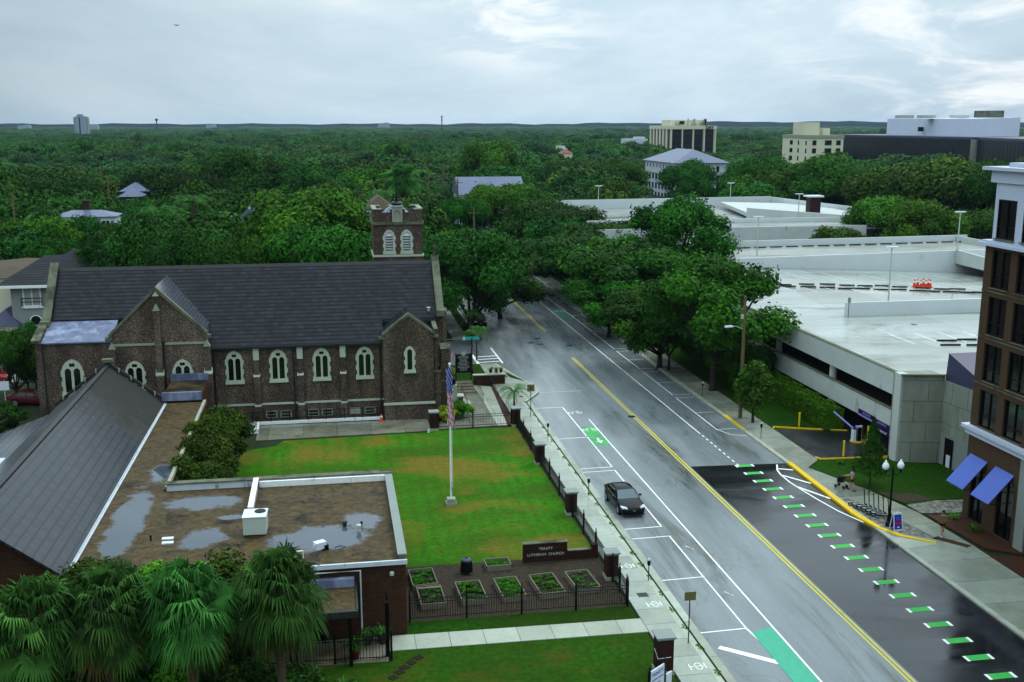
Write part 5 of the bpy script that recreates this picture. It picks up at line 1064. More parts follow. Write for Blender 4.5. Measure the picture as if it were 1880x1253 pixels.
    def lt(s,z,sz,m='navy'):
        cu=bpy.data.curves.new('t','FONT'); cu.body=s; cu.size=sz; cu.align_x='CENTER'; cu.extrude=.004; ob=bpy.data.objects.new('t',cu); COL.objects.link(ob); me=bpy.data.meshes.new_from_object(ob); bpy.data.objects.remove(ob)
        me.transform(face_mat((0,-.036,z),(1,0,0),(0,0,1))); me.materials.clear(); me.materials.append(M[m]); mk('lettering',me,nb)
    lt('TRINITY',1.72,.26); lt('LUTHERAN CHURCH',1.5,.1); lt('SUNDAY',1.25,.13,'black'); lt('WORSHIP 9:30',1.05,.12,'black'); lt('ALL WELCOME',.8,.11,'black')
    part('small_board',MB().box(.75,1.2,-.03,.03,.6,1.4),M['signwhite'],nb,local=True)
    # utility pole and its light
    u=thing('utility_pole','wooden utility pole with a cobra-head street light behind the yellow kerb','utility pole',(37.0,90.5,.1)); part('pole',MB().tube([(0,0,0),(0,0,11.5)],[.19,.13],10),M['polewood'],u,local=True)
    a=part('light_arm',MB().tube([(0,0,8.4),(-.8,-.2,8.75),(-1.3,-.3,8.8)],.035,6),M['galv'],u,local=True); part('lamp_head',MB().lathe((0,0,0),[(.01,0)],4) if False else MB().cbox((-1.6,-.35,8.72),.75,.28,.14,.2),M['signwhite'],a,local=True); part('transformer_bracket',MB().box(-.3,-.1,-.1,.1,9.4,9.8),M['galv'],u,local=True)
    # stop sign left edge
    p=AY(6,690,100.); s=thing('stop_sign','red octagonal stop sign above a white plate at the left edge','sign',(p.x,100.,0)); part('post',MB().tube([(0,0,0),(0,0,p.z+.4)],.05,6),M['galv'],s,local=True)
    oc=[(.46*math.cos(R(22.5+45*k)),p.z+.46*math.sin(R(22.5+45*k))) for k in range(8)]; part('stop_plate',MB().ext([(a_,-.07,b_) for a_,b_ in oc],(0,.02,0)),M['stopred'],s,local=True)
    me_off=OFF[s.name]; txt('STOP',.36,'lettering',M['signwhite'],s,face_mat((p.x,100.-.075,p.z-.13),(1,0,0),(0,0,1)),.004); lp=part('lower_plate',MB().box(-.42,.42,-.07,-.05,p.z-1.35,p.z-.52),M['signwhite'],s,local=True)
    # planter walls near the steps
    w=thing('brick_planter_wall','low brick planter wall with pale coping and potted plants at the church walk','wall',(15.6,107.5,.1)); part('wall',MB().box(14.3,17.6,107.3,107.6,.1,1.1),M['brick2'],w); part('coping',MB().box(14.2,17.7,107.2,107.7,1.101,1.2),M['stone'],w)
    w=thing('stair_cheek_wall','stone topped brick block with a black handrail beside the church steps','wall',(11.2,99.5,.06)); part('block',MB().box(10.5,12.,98.,98.9,.06,1.3),M['brick'],w); part('cap',MB().box(10.4,12.1,97.9,99.,1.301,1.42),M['stone'],w); part('handrail',MB().tube([(12.3,97.2,.1),(12.3,97.2,1.),(12.3,101.5,1.6),(12.3,101.5,.1)],.04,6),M['black'],w)
    rl=thing('ramp_railing','thin black sloping ramp railing beside the entry ramp','railing',(15.,104,.07)); 
    for x in (14.2,15.7): 
        part('rail',MB().tube([(x,99.5,1.05),(x+.2,106.5,1.2)],.025,5),M['black'],rl)
        for k in range(12): part('baluster',MB().tube([(x+k*.018,99.5+k*.63,.07),(x+k*.018,99.5+k*.63,1.07)],.014,4),M['black'],rl)
    l2=thing('wall_lantern_pier','stone pier with a dark lantern beside the church door','lantern',(10.9,96.2,.06)); part('pier',MB().box(10.6,11.2,95.9,96.5,.06,3.),M['stone3'],l2); part('lantern',MB().lathe((10.9,96.2,3.0),[(.12,0),(.2,.1),(.2,.5),(.05,.7)],8),M['black'],l2)
def quads_mesh(name,C,Nn,size,tints,mat,aspect=.6,rs=None,bend=True):
    """C centres, Nn normals -> one leaf-clump quad each"""
    n=len(C); rs=rs or np.random.RandomState(1)
    Nn=Nn/np.linalg.norm(Nn,axis=1,keepdims=True); t=rs.randn(n,3); t-=Nn*np.sum(t*Nn,1,keepdims=True); t/=np.linalg.norm(t,axis=1,keepdims=True)+1e-9; b=np.cross(Nn,t)
    sz=(size*(.6+.8*rs.rand(n)))[:,None]
    a=t*sz*.5; c=b*sz*.5*aspect
    V=np.stack([C-a,C-c*.9+a*.1,C+a,C+c*.9-a*.1],1)
    V[:,0]-=Nn*sz*.12; V[:,2]-=Nn*sz*.18
    me=bpy.data.meshes.new(name); me.vertices.add(4*n); me.vertices.foreach_set('co',V.reshape(-1).astype('f')); me.loops.add(4*n); me.loops.foreach_set('vertex_index',np.arange(4*n,dtype='i')); me.polygons.add(n); me.polygons.foreach_set('loop_start',np.arange(0,4*n,4,dtype='i')); me.polygons.foreach_set('loop_total',np.full(n,4,dtype='i'))
    me.materials.append(mat); me.update(calc_edges=True); a_=me.attributes.new('tint','FLOAT','FACE'); a_.data.foreach_set('value',tints.astype('f')); return me
def crown(name,seed,mat,nclump=26,nleaf=9000,leaf=.42,R_=5.5,H=7.,base=4.5,flat=.75,core=True,droop=0.,open_=0.,nr=.5):
    """crown made of leafy clumps round the limb ends; returns mesh and clump centres"""
    rs=np.random.RandomState(seed); cl=[];rad=[]
    for k in range(nclump):
        ph=2.399*k+rs.rand()*.6; q=(k+.5)/nclump; rr=R_*math.sqrt(q)*(.86+.2*rs.rand()); zz=base+H*(.30+.62*math.sqrt(max(0,1-(rr/R_/1.12)**2)))*(.86+.24*rs.rand())-H*.15
        if k%4==3: zz=base+H*(.08+.22*rs.rand()); rr*=.92
        cl.append((rr*math.cos(ph),rr*math.sin(ph),zz)); rad.append(R_*(.29+.19*rs.rand())*(1-open_*rs.rand()))
    cl=np.array(cl);rad=np.array(rad); w=rad**2/np.sum(rad**2); idx=rs.choice(nclump,nleaf,p=w)
    d=rs.randn(nleaf,3); d[:,2]=d[:,2]*.9+.25; d/=np.linalg.norm(d,axis=1,keepdims=True)
    # sub-lumps on every clump
    fr=rs.rand(nleaf)**.45; lump=1+.22*np.sin(d[:,0]*7+idx)*np.sin(d[:,1]*6+idx*2)*np.sin(d[:,2]*7+idx*.7)+.1*rs.randn(nleaf)
    C=cl[idx]+d*(rad[idx]*(.45+.55*fr)*lump)[:,None]*np.array([1,1,flat]); C[:,2]-=droop*rs.rand(nleaf)**3
    N=d*.8+rs.randn(nleaf,3)*nr+np.array([0,0,.35])
    ct=rs.rand(nclump); tints=np.clip(ct[idx]*.62+.42*rs.rand(nleaf),0,1)
    me=quads_mesh(name,C,N,leaf,tints,mat,rs=rs,aspect=.75)
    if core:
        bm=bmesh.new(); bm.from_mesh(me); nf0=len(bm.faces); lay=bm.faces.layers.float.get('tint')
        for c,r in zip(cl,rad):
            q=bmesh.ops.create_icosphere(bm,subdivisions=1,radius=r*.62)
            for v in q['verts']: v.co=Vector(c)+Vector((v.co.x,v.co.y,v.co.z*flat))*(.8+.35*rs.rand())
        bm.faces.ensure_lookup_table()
        for f in bm.faces[nf0:]: f[lay]=.3*rs.rand()  # inner cores get only the dark tints: shade painted into the crown
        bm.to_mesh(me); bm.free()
    return me,cl,rad
def trunk_mesh(name,cl,base,seed,mat,r0=.32,n=7):
    r=random.Random(seed); mb=MB(); top=base*.7
    mb.tube([(0,0,-.1),(0,0,.3),(r.uniform(-.15,.15),r.uniform(-.15,.15),top*.55),(0,0,top)],[r0*1.5,r0*1.05,r0*.9,r0*.75],8)
    ids=list(range(len(cl))); r.shuffle(ids)
    for k in ids[:n]:
        c=Vector(cl[k]); m=c*.5; m.z=top+(c.z-top)*.42
        mb.tube([(0,0,top-.25),tuple(m),tuple(m*.3+c*.7+Vector((0,0,-.1))),tuple(c)],[r0*.6,r0*.42,r0*.25,r0*.08],6)
    return mb.mesh(name,mat,fix=False,smooth=True)
KIT={}
def make_kit():
    K=KIT
    def add(key,seed,mat,bark='bark',**kw):
        nt=kw.pop('limbs',7); r0=kw.pop('r0',.32)
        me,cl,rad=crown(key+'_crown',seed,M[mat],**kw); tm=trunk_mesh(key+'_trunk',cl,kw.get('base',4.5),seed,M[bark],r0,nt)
        K[key]=(me,tm,kw.get('R_',5.5),kw.get('base',4.5)+kw.get('H',7.)*.98)
    add('oak_a',1,'leaf',nleaf=26000,leaf=.36,nr=.36,nclump=26,base=2.9,H=8.6,open_=.3)
    add('oak_b',2,'leafdk',nleaf=26000,leaf=.36,nr=.36,nclump=28,R_=6.2,H=8.6,base=2.7,open_=.3)
    add('oak_c',3,'leafbr',nleaf=20000,leaf=.36,nr=.36,nclump=20,R_=5.,H=6.5)
    add('open_oak',4,'leaf',nleaf=20000,leaf=.34,nr=.4,nclump=30,R_=6.,H=7.5,open_=.55,limbs=16,base=5)
    add('olive',5,'leafol',nleaf=11000,leaf=.42,nclump=26,open_=.4,droop=1.2,limbs=9)
    add('mid_a',6,'leaf',nr=.3,nleaf=6500,leaf=.66,nclump=24)
    add('mid_b',7,'leafdk',nr=.3,nleaf=6500,leaf=.66,nclump=28,R_=6.4,H=6.5)
    add('mid_c',8,'leafbr',nr=.3,nleaf=4600,leaf=.72,nclump=22,R_=5.,H=6.5)
    add('mid_d',12,'leafol',nr=.3,nleaf=4600,leaf=.75,nclump=24,R_=5.5,H=6)
    add('street',9,'leafdk',nleaf=9000,leaf=.28,nclump=22,R_=2.6,H=4.6,base=2.2,r0=.13,limbs=8,open_=.3)
    # moss hung small tree, young cypress
    add('mossy',10,'leafol',nleaf=3200,leaf=.3,nclump=16,R_=1.5,H=4.4,base=1.8,r0=.13,droop=1.3,open_=.4,flat=1.2)
def tree(key,x,y,h,label,group=None,wide=None,rz=None,z=0,name='tree',cat='tree'):
    me,tm,R_,H_=KIT[key]; s=h/H_
    o=mk(name,None); o['label']=label; o['category']=cat
    if group: o['group']=group
    o.location=(x,y,z); o.rotation_euler=(0,0,rnd.random()*6.28 if rz is None else rz); sx=(wide/2/R_) if wide else s; o.scale=(sx,sx,s)
    mk('trunk',tm,o); mk('crown',me,o); return o
def T(key,u,v,Y,wpx,label,group=None,name='tree',hmax=None):
    """crown top seen at (u,v), standing at distance Y, crown wpx wide"""
    p=AY(u,v,Y); D=math.hypot(p.x,Y); return tree(key,p.x,Y,max(p.z,3.),label,group,wide=wpx*D/F,name=name)
NEAR=[('oak_b',862,412,133,205,'big dark street tree at the far corner of the church, its trunk by the sidewalk'),
('oak_a',918,455,146,150,'dark street tree behind the corner tree, reaching over the road'),
('oak_b',955,440,170,130,'street tree leaning over the road at the end of the street'),
('oak_c',800,420,150,110,'bright green tree just right of the church tower'),
('open_oak',1318,478,101,255,'large open crowned oak in front of the garage deck beside the utility pole'),
('oak_a',1215,520,112,185,'dense street tree left of the open oak beside the wet sidewalk'),
('open_oak',1240,366,150,190,'tall oak whose top stands against the white far ramps of the garage'),
('oak_a',1165,440,135,215,'wide dark oak in the middle of the row along the garage'),
('oak_b',1075,430,158,215,'broad oak in the row over the far sidewalk'),
('oak_a',1120,400,178,150,'oak with a ragged top at the left end of the garage'),
('oak_b',1010,362,195,180,'dark oak at the bend of the street'),
('oak_c',930,335,225,130,'light yellow green tree left of the dark oak at the bend'),
('oak_a',1120,500,130,150,'lower oak hanging over the parking bays on the right'),
('oak_a',590,392,124,200,'big round oak directly behind the church roof'),
('oak_c',560,342,150,210,'bright crowned oak above and behind the round oak'),
('oak_b',690,420,132,120,'dark oak hidden behind the left side of the church tower'),
('oak_b',250,388,128,180,'wide dark oak behind the west end of the church roof'),
('oak_b',340,412,122,150,'dark oak behind the west half of the church ridge'),
('oak_a',435,415,124,130,'rounded oak behind the middle of the church ridge'),
('oak_b',190,420,135,110,'dark oak beside the slate roofed house'),
('oak_c',40,400,165,150,'bright tree above the gravel coloured roof at the left edge'),
('oak_a',95,425,150,90,'small light green tree among the roofs at the left'),
('oak_a',5,390,180,80,'tree cut by the left edge of the picture'),
('oak_b',430,268,255,150,'tall broad oak rising above the wood left of centre'),
('oak_b',310,300,235,160,'dark tree left of the tall broad oak'),
('oak_b',60,300,230,180,'massive dark tree in the wood at the left edge'),
('oak_a',150,310,260,120,'leafy tree between the massive dark tree and the utility poles'),
('oak_b',540,290,260,150,'dark tree right of the tall broad oak'),
('oak_c',900,255,330,110,'bright green crown standing out of the wood right of the tower'),
('oak_a',1128,288,300,108,'dense round tree left of the white building with the grey hip roof'),
('oak_b',1265,290,262,105,'dense tree standing in front of the white building with the grey hip roof'),
('oak_b',1392,282,255,120,'dark tree right of the white hip roofed building'),
('oak_b',1455,295,245,130,'dark tree in front of the beige apartment block'),
('oak_b',1545,282,235,160,'large dark oak under the left end of the black office building'),
('olive',1650,300,215,170,'olive oak hung with moss under the black office building'),
('olive',1740,282,200,190,'tall mossy oak left of the brick apartment block'),
('oak_b',1830,290,190,130,'dark tree behind the white top of the brick apartment block'),
('oak_c',1640,358,176,130,'bright leaved tree standing in the gap of the garage'),
('oak_c',1700,365,168,110,'second bright tree in the gap of the garage beside the mossy oaks'),
('olive',1540,412,163,110,'low rusty olive tree at the garage gap'),
('oak_b',1780,380,172,120,'dark tree behind the right end of the middle ramp'),
('oak_a',18,596,108,90,'tree beside the grey stucco house at the left edge'),
('oak_b',55,590,112,60,'tree against the west end of the church'),
('oak_c',105,393,160,110,'tree in front of the long white house with two chimneys'),
('oak_b',165,391,164,120,'dark tree below the pale roof with two chimneys'),
('oak_a',255,355,205,110,'round tree in front of the dark walled house'),
('oak_b',215,376,196,90,'dark tree between the white house and the dark walled house'),
('oak_a',225,400,158,110,'tree at the right end of the long white house with two chimneys'),
('oak_c',905,337,212,120,'light green tree in front of the long grey roofed hall'),
('oak_a',965,338,208,100,'round tree at the right end of the long grey roofed hall'),
('oak_a',850,352,200,90,'tree left below the gable of the grey roofed hall'),
('street',45,640,112,70,'slim tree on the grass left of the church wall'),
('street',0,735,92,70,'leafy bush tree cut by the left edge below the stop sign'),
('oak_b',1045,500,190,140,'tree closing the view at the end of the street'),
('oak_a',990,455,215,150,'tree behind the end of the street'),
]
def trees():
    for k in NEAR: T(k[0],k[1],k[2],k[3],k[4],k[5],name='oak_tree' if 'oak' in k[5] else 'tree')
    t=tree('mossy',37.6,88.9,6.3,'small tree hung with grey moss right beside the wooden utility pole',name='street_tree')
    tree('street',36.6,110.6,8.5,'slim street tree in the wet sidewalk left of the oaks',name='street_tree')
    cyp=cypress(); 
    # wooded neighbourhood: individual crowns out to ~330 m
    r=random.Random(11); pts=[(math.nan,)]; pts=[]
    for k in NEAR:
        p=AY(k[1],k[2],k[3]); pts.append((p.x,k[3],k[4]*k[3]/F/2*.7))
    keep=0; tries=0
    FREE=[(-30,-5,150,163),(-75,-48,0,0)]
    blocks=[(44,125,60,232),(14.5,38,60,250),(-32,16,80,122),(95,175,300,420),(75,105,345,395)]+[(h[0]-h[2]/2-3,h[0]+h[2]/2+3,h[1]-h[3]-18,h[1]+h[3]) for h in HOUSES]
    ks=['mid_a','mid_b','mid_a','mid_b','mid_c','mid_d']
    while keep<240 and tries<12000:
        tries+=1; Y=math.sqrt(r.uniform(128**2,330**2)); az=r.uniform(-.46,.46); X=Y*math.tan(TH+az) if True else 0
        if any(a<X<b and c<Y<d for a,b,c,d in blocks): continue
        rr=r.uniform(4.8,8.2)
        if any((X-a)**2+(Y-b)**2<(rr*.8+c)**2*.62 for a,b,c in pts): continue
        h=r.uniform(9.5,15.5); u,v=proj(X,Y,h)
        if 1140<u<1365 and Y>225: continue
        if 690<u<860 and 250<Y: h*=.7
        if u>1420 and v>340: continue
        side='left' if u<650 else 'middle' if u<1150 else 'right'
        tree(ks[int(r.random()*6)],X,Y,h,{'left':'one of the leafy trees of the wood behind the church, left part','middle':'one of the leafy trees of the wood above the far end of the street','right':'one of the leafy trees of the wood among the office buildings'}[side],'trees of the wooded neighbourhood, '+side,wide=2*rr); keep+=1; pts.append((X,Y,rr))
    print('TREES',keep)
    # the far canopy reads as one mass
    far=[]; cell=13.
    for Y0 in range(322,1500,16):
        xa=Y0*math.tan(TH-.47)-20; xb=Y0*math.tan(TH+.47)+20; X0=xa
        while X0<xb:
            far.append((X0+r.uniform(-5,5),Y0+r.uniform(-5,5),0)); X0+=16.5
    cell=22.; Y0=1500
    while Y0<5000:
        xa=Y0*math.tan(TH-.47); xb=Y0*math.tan(TH+.47); X0=xa; st=max(22,Y0*.02)
        while X0<xb: far.append((X0+r.uniform(-9,9),Y0+r.uniform(-9,9),0)); X0+=st
        Y0+=st*1.3
    far=[p for p in far if not any(a<p[0]<b and c<p[1]<d for a,b,c,d in FB)]
    me=bpy.data.meshes.new('far_wood'); me.from_pydata(far,[],[]); me.update(); o=mk('far_wood',me); o['kind']='stuff'
    a=me.attributes.new('sc','FLOAT','POINT'); a.data.foreach_set('value',[r.uniform(.7,1.5)*(1 if p[1]<1500 else max(22,p[1]*.02)/12.) for p in far]); b=me.attributes.new('sz','FLOAT','POINT'); b.data.foreach_set('value',[(r.uniform(.62,1.08)+.22*math.sin(p[0]*.021+1)*math.sin(p[1]*.017))*(1 if r.random()<.94 else 1.25) for p in far]); c=me.attributes.new('ki','INT','POINT'); c.data.foreach_set('value',[r.randrange(4) for p in far])
    ng=bpy.data.node_groups.new('scatter','GeometryNodeTree'); ng.interface.new_socket('Geometry',in_out='INPUT',socket_type='NodeSocketGeometry'); ng.interface.new_socket('Geometry',in_out='OUTPUT',socket_type='NodeSocketGeometry')
    N=ng.nodes; L=ng.links; gi=N.new('NodeGroupInput'); go=N.new('NodeGroupOutput'); iop=N.new('GeometryNodeInstanceOnPoints'); j=N.new('GeometryNodeGeometryToInstance')
    def at(nm,ty):
        q=N.new('GeometryNodeInputNamedAttribute'); q.data_type=ty; q.inputs[0].default_value=nm; return q
    js=N.new('GeometryNodeJoinGeometry')
    fm=[]
    for i in range(4):
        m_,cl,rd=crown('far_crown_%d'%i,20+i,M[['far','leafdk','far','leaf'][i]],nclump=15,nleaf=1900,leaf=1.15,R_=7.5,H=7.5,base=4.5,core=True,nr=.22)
        fm.append(m_)
    # crown shapes enter through the wood object's own mesh library (meshes baked in the node tree as separate islands)
    src=[]
    for i,m_ in enumerate(fm):
        t=mk('far_tree',None); px=FARSRC[i]; t.location=(px[0],px[1],0); t['label']='one of the rounded trees at the near edge of the far wood'; t['category']='tree'; t['group']='trees at the near edge of the far wood'; cr=mk('crown',m_,t); mk('trunk',KIT['mid_a'][1],t); src.append(cr)
    geo=[]
    for cr in src:
        oi=N.new('GeometryNodeObjectInfo'); oi.inputs['Object'].default_value=cr; oi.transform_space='ORIGINAL'; oi.inputs['As Instance'].default_value=True; geo.append(oi)
    for oi in reversed(geo): L.new(oi.outputs['Geometry'],js.inputs[0])
    L.new(gi.outputs[0],iop.inputs['Points']); L.new(js.outputs[0],iop.inputs['Instance']); iop.inputs['Pick Instance'].default_value=True
    ki=at('ki','INT'); L.new(ki.outputs[0],iop.inputs['Instance Index'])
    rv=N.new('FunctionNodeRandomValue'); rv.data_type='FLOAT'; rv.inputs[3].default_value=6.28; cx=N.new('ShaderNodeCombineXYZ'); L.new(rv.outputs[1],cx.inputs[2]); L.new(cx.outputs[0],iop.inputs['Rotation'])
    s1=at('sc','FLOAT'); s2=at('sz','FLOAT'); cs=N.new('ShaderNodeCombineXYZ'); L.new(s1.outputs[0],cs.inputs[0]); L.new(s1.outputs[0],cs.inputs[1]); L.new(s2.outputs[0],cs.inputs[2]); L.new(cs.outputs[0],iop.inputs['Scale'])
    L.new(iop.outputs[0],go.inputs[0]); md=o.modifiers.new('scatter','NODES'); md.node_group=ng
    print('FAR',len(far))
def proj(X,Y,Z):
    Z-=CH; f=math.sin(TH)*X+math.cos(TH)*Y; r_=math.cos(TH)*X-math.sin(TH)*Y; c=f*math.cos(PT)-Z*math.sin(PT); u=f*math.sin(PT)+Z*math.cos(PT); return 940+F*r_/c,626.5-F*u/c
FARSRC=[(-60,352),(10,358),(70,352),(-20,362)]
FB=[(270,420,400,600),(104,152,318,412),(172,196,366,402),(200,262,590,722),(98,124,512,535),(-380,-340,1615,1645)]
def cypress():
    rs=np.random.RandomState(4); n=3000; z=rs.rand(n)**1.2; h=5.2; a=rs.rand(n)*6.283; rr=(1-z)**.8*1.35*(.35+.65*rs.rand(n)**.5)*(1+.3*np.sin(a*3+z*20))
    C=np.stack([rr*np.cos(a),rr*np.sin(a),1.1+z*(h-1.1)],1); N=np.stack([np.cos(a),np.sin(a),.6+0*a],1)+rs.randn(n,3)*.4
    me=quads_mesh('cypress_crown',C,N,.2,rs.rand(n)*.5,M['leafdk'],.5,rs)
    t=thing('young_cypress','slender young conifer on the lawn in front of the garage end wall','tree',(39.6,70.9,.1)); mk('crown',me,t); part('trunk',MB().tube([(0,0,0),(0,0,2.5),(0,0,5)],[.07,.05,.01],6),M['bark'],t,local=True)
def fan_palm(name,seed,nf=46,L=1.35,dead=10):
    r=random.Random(seed); mb=MB()
    for k in range(nf):
        q=k/nf; el=math.pi*(.47-.86*q**.9)+r.uniform(-.22,.22); az=2.399*k+r.uniform(-.5,.5); l1=L*(.55+.45*r.random()); ld=L*(.6+.3*r.random())
        d=Vector((math.cos(az)*math.cos(el),math.sin(az)*math.cos(el),math.sin(el))); up=Vector((0,0,1)); side=d.cross(up); side=side.normalized() if side.length>.05 else Vector((1,0,0)); side=(Matrix.Rotation(r.uniform(-.7,.7),3,d)@side); nrm=side.cross(d).normalized()
        p0=d*.12; p1=d*l1+Vector((0,0,-.16*l1)); mb.mi=1 if k>=nf-dead else 0
        mb.add([p0-side*.025,p0+side*.025,p1+side*.015,p1-side*.015],[(0,1,2,3)])
        ns=26; fold=r.uniform(.2,.9)
        for i in range(ns):
            a=(i/(ns-1)-.5)*3.9; dd=(d*math.cos(a)+side*math.sin(a)).normalized(); ll=ld*(.7+.3*math.cos(a*.7))*r.uniform(.82,1.12); s2=dd.cross(nrm).normalized()*.03*L
            m=p1+dd*ll*.55+nrm*fold*.3*abs(math.sin(a))+Vector((0,0,-.05*ll)); e=p1+dd*ll*.95+nrm*fold*.2*abs(math.sin(a))+Vector((0,0,-.62*ll*(.35+1.*r.random()))) 
            mb.add([p1,m-s2,m+s2,e],[(0,1,2),(1,3,2)])
    me=mb.mesh(name,[M['palm'],M['palmdead']],fix=False); n=len(me.polygons); tint(me,seed,np.repeat(np.random.RandomState(seed).rand(n//53+2),53)[:n].astype('f')); return me
def pin_palm(name,seed,nf=14,L=2.2):
    r=random.Random(seed); mb=MB()
    for k in range(nf):
        el=R(r.uniform(5,75)); az=2.399*k; d=Vector((math.cos(az),math.sin(az),0)); s=Vector((-d.y,d.x,0)); P=[]
        for i in range(11):
            t=i/10; P.append(d*(L*t*math.cos(el*.7))+Vector((0,0,L*(math.sin(el)*t-1.05*t*t*(.6+.4*math.cos(el))))))
        for i in range(10):
            q=P[i]; w=.5*L*.42*math.sin(math.pi*min(1,(i+1.5)/11.5))
            for sg in (-1,1):
                for j in (0,.5):
                    q=P[i].lerp(P[i+1],j); f=(P[i+1]-P[i]).normalized(); e=q+s*sg*w+f*w*.5+Vector((0,0,-w*.35)); mb.add([q-f*.025,q+f*.03,e],[(0,1,2)])
        mb.tube(P,[.03]*5+[.015]*6,4)
    me=mb.mesh(name,M['palm'],fix=False); tint(me,seed); return me
def palms():
    A=[fan_palm('sabal_fronds',3,120,1.5,20),fan_palm('sabal_fronds',8,108,1.55,18)]
    for i,(u,v,Y,s,lab) in enumerate(((508,1095,44.,1.,'cabbage palm with a visible trunk in front of the hall entrance'),(345,1120,43.5,.98,'cabbage palm second from the right in the front row'),(197,1130,43.5,.98,'cabbage palm third from the right in the front row'),(55,1150,42.5,.95,'cabbage palm at the left edge of the front row'))):
        p=AY(u,v,Y); t=thing('cabbage_palm',lab,'palm',(p.x,Y,0),i*1.3,group='row of cabbage palms in front of the hall'); o=mk('fronds',A[i%2],t); o.location=(0,0,p.z+.35); o.scale=(s,s,s*1.12)
        part('trunk',MB().tube([(0,0,-.1),(.05,0,p.z*.5),(0,0,p.z+.1)],[.24,.19,.2],10),M['palmbark'],t,local=True)
    B=[pin_palm('queen_fronds',5,16,2.1),pin_palm('queen_fronds',6,18,3.6)]
    for i,(x,y,h,k,sc_,lab) in enumerate(((16.9,97.6,1.6,0,1.,'low feathery palm behind the corner pier of the church walk'),(16.2,119.,3.3,0,1.05,'small feathery palm by the crosswalk'),(16.6,128.,3.8,0,1.,'small palm behind the street name sign'))):
        t=thing('feather_palm',lab,'palm',(x,y,.1),i); o=mk('fronds',B[k],t); o.location=(0,0,h); o.scale=(sc_,)*3; part('trunk',MB().tube([(0,0,0),(0,0,h)],[.11,.08],8),M['palmbark'],t,local=True)
    for i,(u,v,Y,lab) in enumerate(((292,372,150,'tall feathery palm left of the pair behind the church'),(352,352,155,'tall feathery palm right of the pair behind the church'),(700,345,205,'palm behind the church tower, left of its spike'),(738,312,225,'round headed palm rising right of the tower spike'),(82,400,170,'palm among the roofs at the left'))):
        p=AY(u,v,Y); h=max(p.z-1.5,5); t=thing('tall_palm',lab,'palm',(p.x,Y,0),i*.8); o=mk('fronds',B[1] if i<3 else A[1],t); o.location=(0,0,h); o.scale=(1.25,)*3 if i<3 else (1.7,)*3; part('trunk',MB().tube([(0,0,0),(0,0,h)],[.25,.2],8),M['palmbark'],t,local=True)
    # shrubs
    def shrub(nm,lab,x,y,R_,H,mat,seed,z=0,nleaf=5000,leaf=.16,flat=1.,nclump=14,group=None):
        me,cl,rd=crown(nm,seed,M[mat],nclump=nclump,nleaf=nleaf,leaf=leaf,R_=R_,H=H,base=.25*H,flat=flat); t=thing(nm,lab,'shrub',(x,y,z),group=group); mk('foliage',me,t)
        mb=MB()
        for c in cl[:6]: mb.tube([(0,0,0),(c[0]*.4,c[1]*.4,c[2]*.5),tuple(c)],[.06,.04,.02],5)
        part('stems',mb,M['bark'],t,local=True); return t
    for i,(x,y,R_,H,lab) in enumerate(((-9.3,85.,2.0,4.1,'olive green shrub nearest the church stair'),(-9.6,80.6,2.1,4.2,'olive green shrub in the middle of the courtyard row'),(-9.7,76.,2.1,4.,'shrub left of the lawn in the courtyard row'),(-9.9,71.4,2.3,3.7,'flowering shrub with pink blossoms nearest the flat roof'))):
        s=shrub('crape_myrtle',lab,x,y,R_,H,'myrtle',30+i,0,12000,.2)
        if i==3:
            rs=np.random.RandomState(2); n=46; a=rs.rand(n)*6.28; q=np.stack([np.cos(a)*2.3*rs.rand(n)**.3-.3,-abs(np.sin(a))*2.2*rs.rand(n)**.3,3.3+rs.rand(n)*.8-.5],1); mb=MB()
            for p in q: mb.lathe(tuple(p),[(.02,0),(.08,.05),(.02,.14)],5)
            part('blossoms',mb,M['pink'],s,local=True)
    shrub('yellow_shrub','lime yellow shrub against the church porch inside the low fence',9.9,94.3,.85,1.1,'lime',41,nleaf=2500,leaf=.2)
    shrub('round_shrub','dark green round shrub beside the lime yellow one',11.4,95.2,1.,1.2,'hedge',42,nleaf=3500,leaf=.12)
    shrub('yellow_shrub','tall lime yellow shrub behind the barricade post at the church door',11.1,106.,.9,2.6,'lime',43,nleaf=2500,leaf=.22)
    shrub('herb_bed','grey green herb clump on top of the stair cheek wall',11.,100.2,.7,.7,'leafol',44,1.2,2500,.1)
    shrub('dark_bush','dark leafy bush at the lower left corner of the picture',-12.9,38.5,2.6,3.4,'hedge',45,1.6,9000,.16)
    shrub('yellow_shrub','lime yellow shrub at the foot of the church notice board',13.3,43.6,.6,.9,'lime',46,nleaf=1500,leaf=.14)
    for i,(x,y,s,m,lab) in enumerate(((-7.7,47.,1.1,'hedge','broad green filler bush between the two left palms'),(-10.9,47.5,1.2,'myrtle','yellow green filler bush between the palms and the hall'),(-4.6,46.8,1.1,'myrtle','yellow green filler bush behind the second palm from the right'))): shrub('filler_bush',lab,x,y,2.1,5.9*s,m,50+i,0,7000,.2)
    for i,(x,y,lab) in enumerate(((-9.3,50.2,'dark filler bush against the hall wall behind the third palm'),(-6.2,49.6,'dark filler bush against the hall wall between the right palms'),(-12.4,50.,'dark filler bush at the hall wall behind the leftmost palm'),(-3.6,45.2,'low dark bush at the foot of the right palm'),(-8.6,43.8,'low dark bush at the foot of the middle palms'))): shrub('filler_bush',lab,x,y,2.1,2.4,'leafdk',60+i,0,5000,.2)
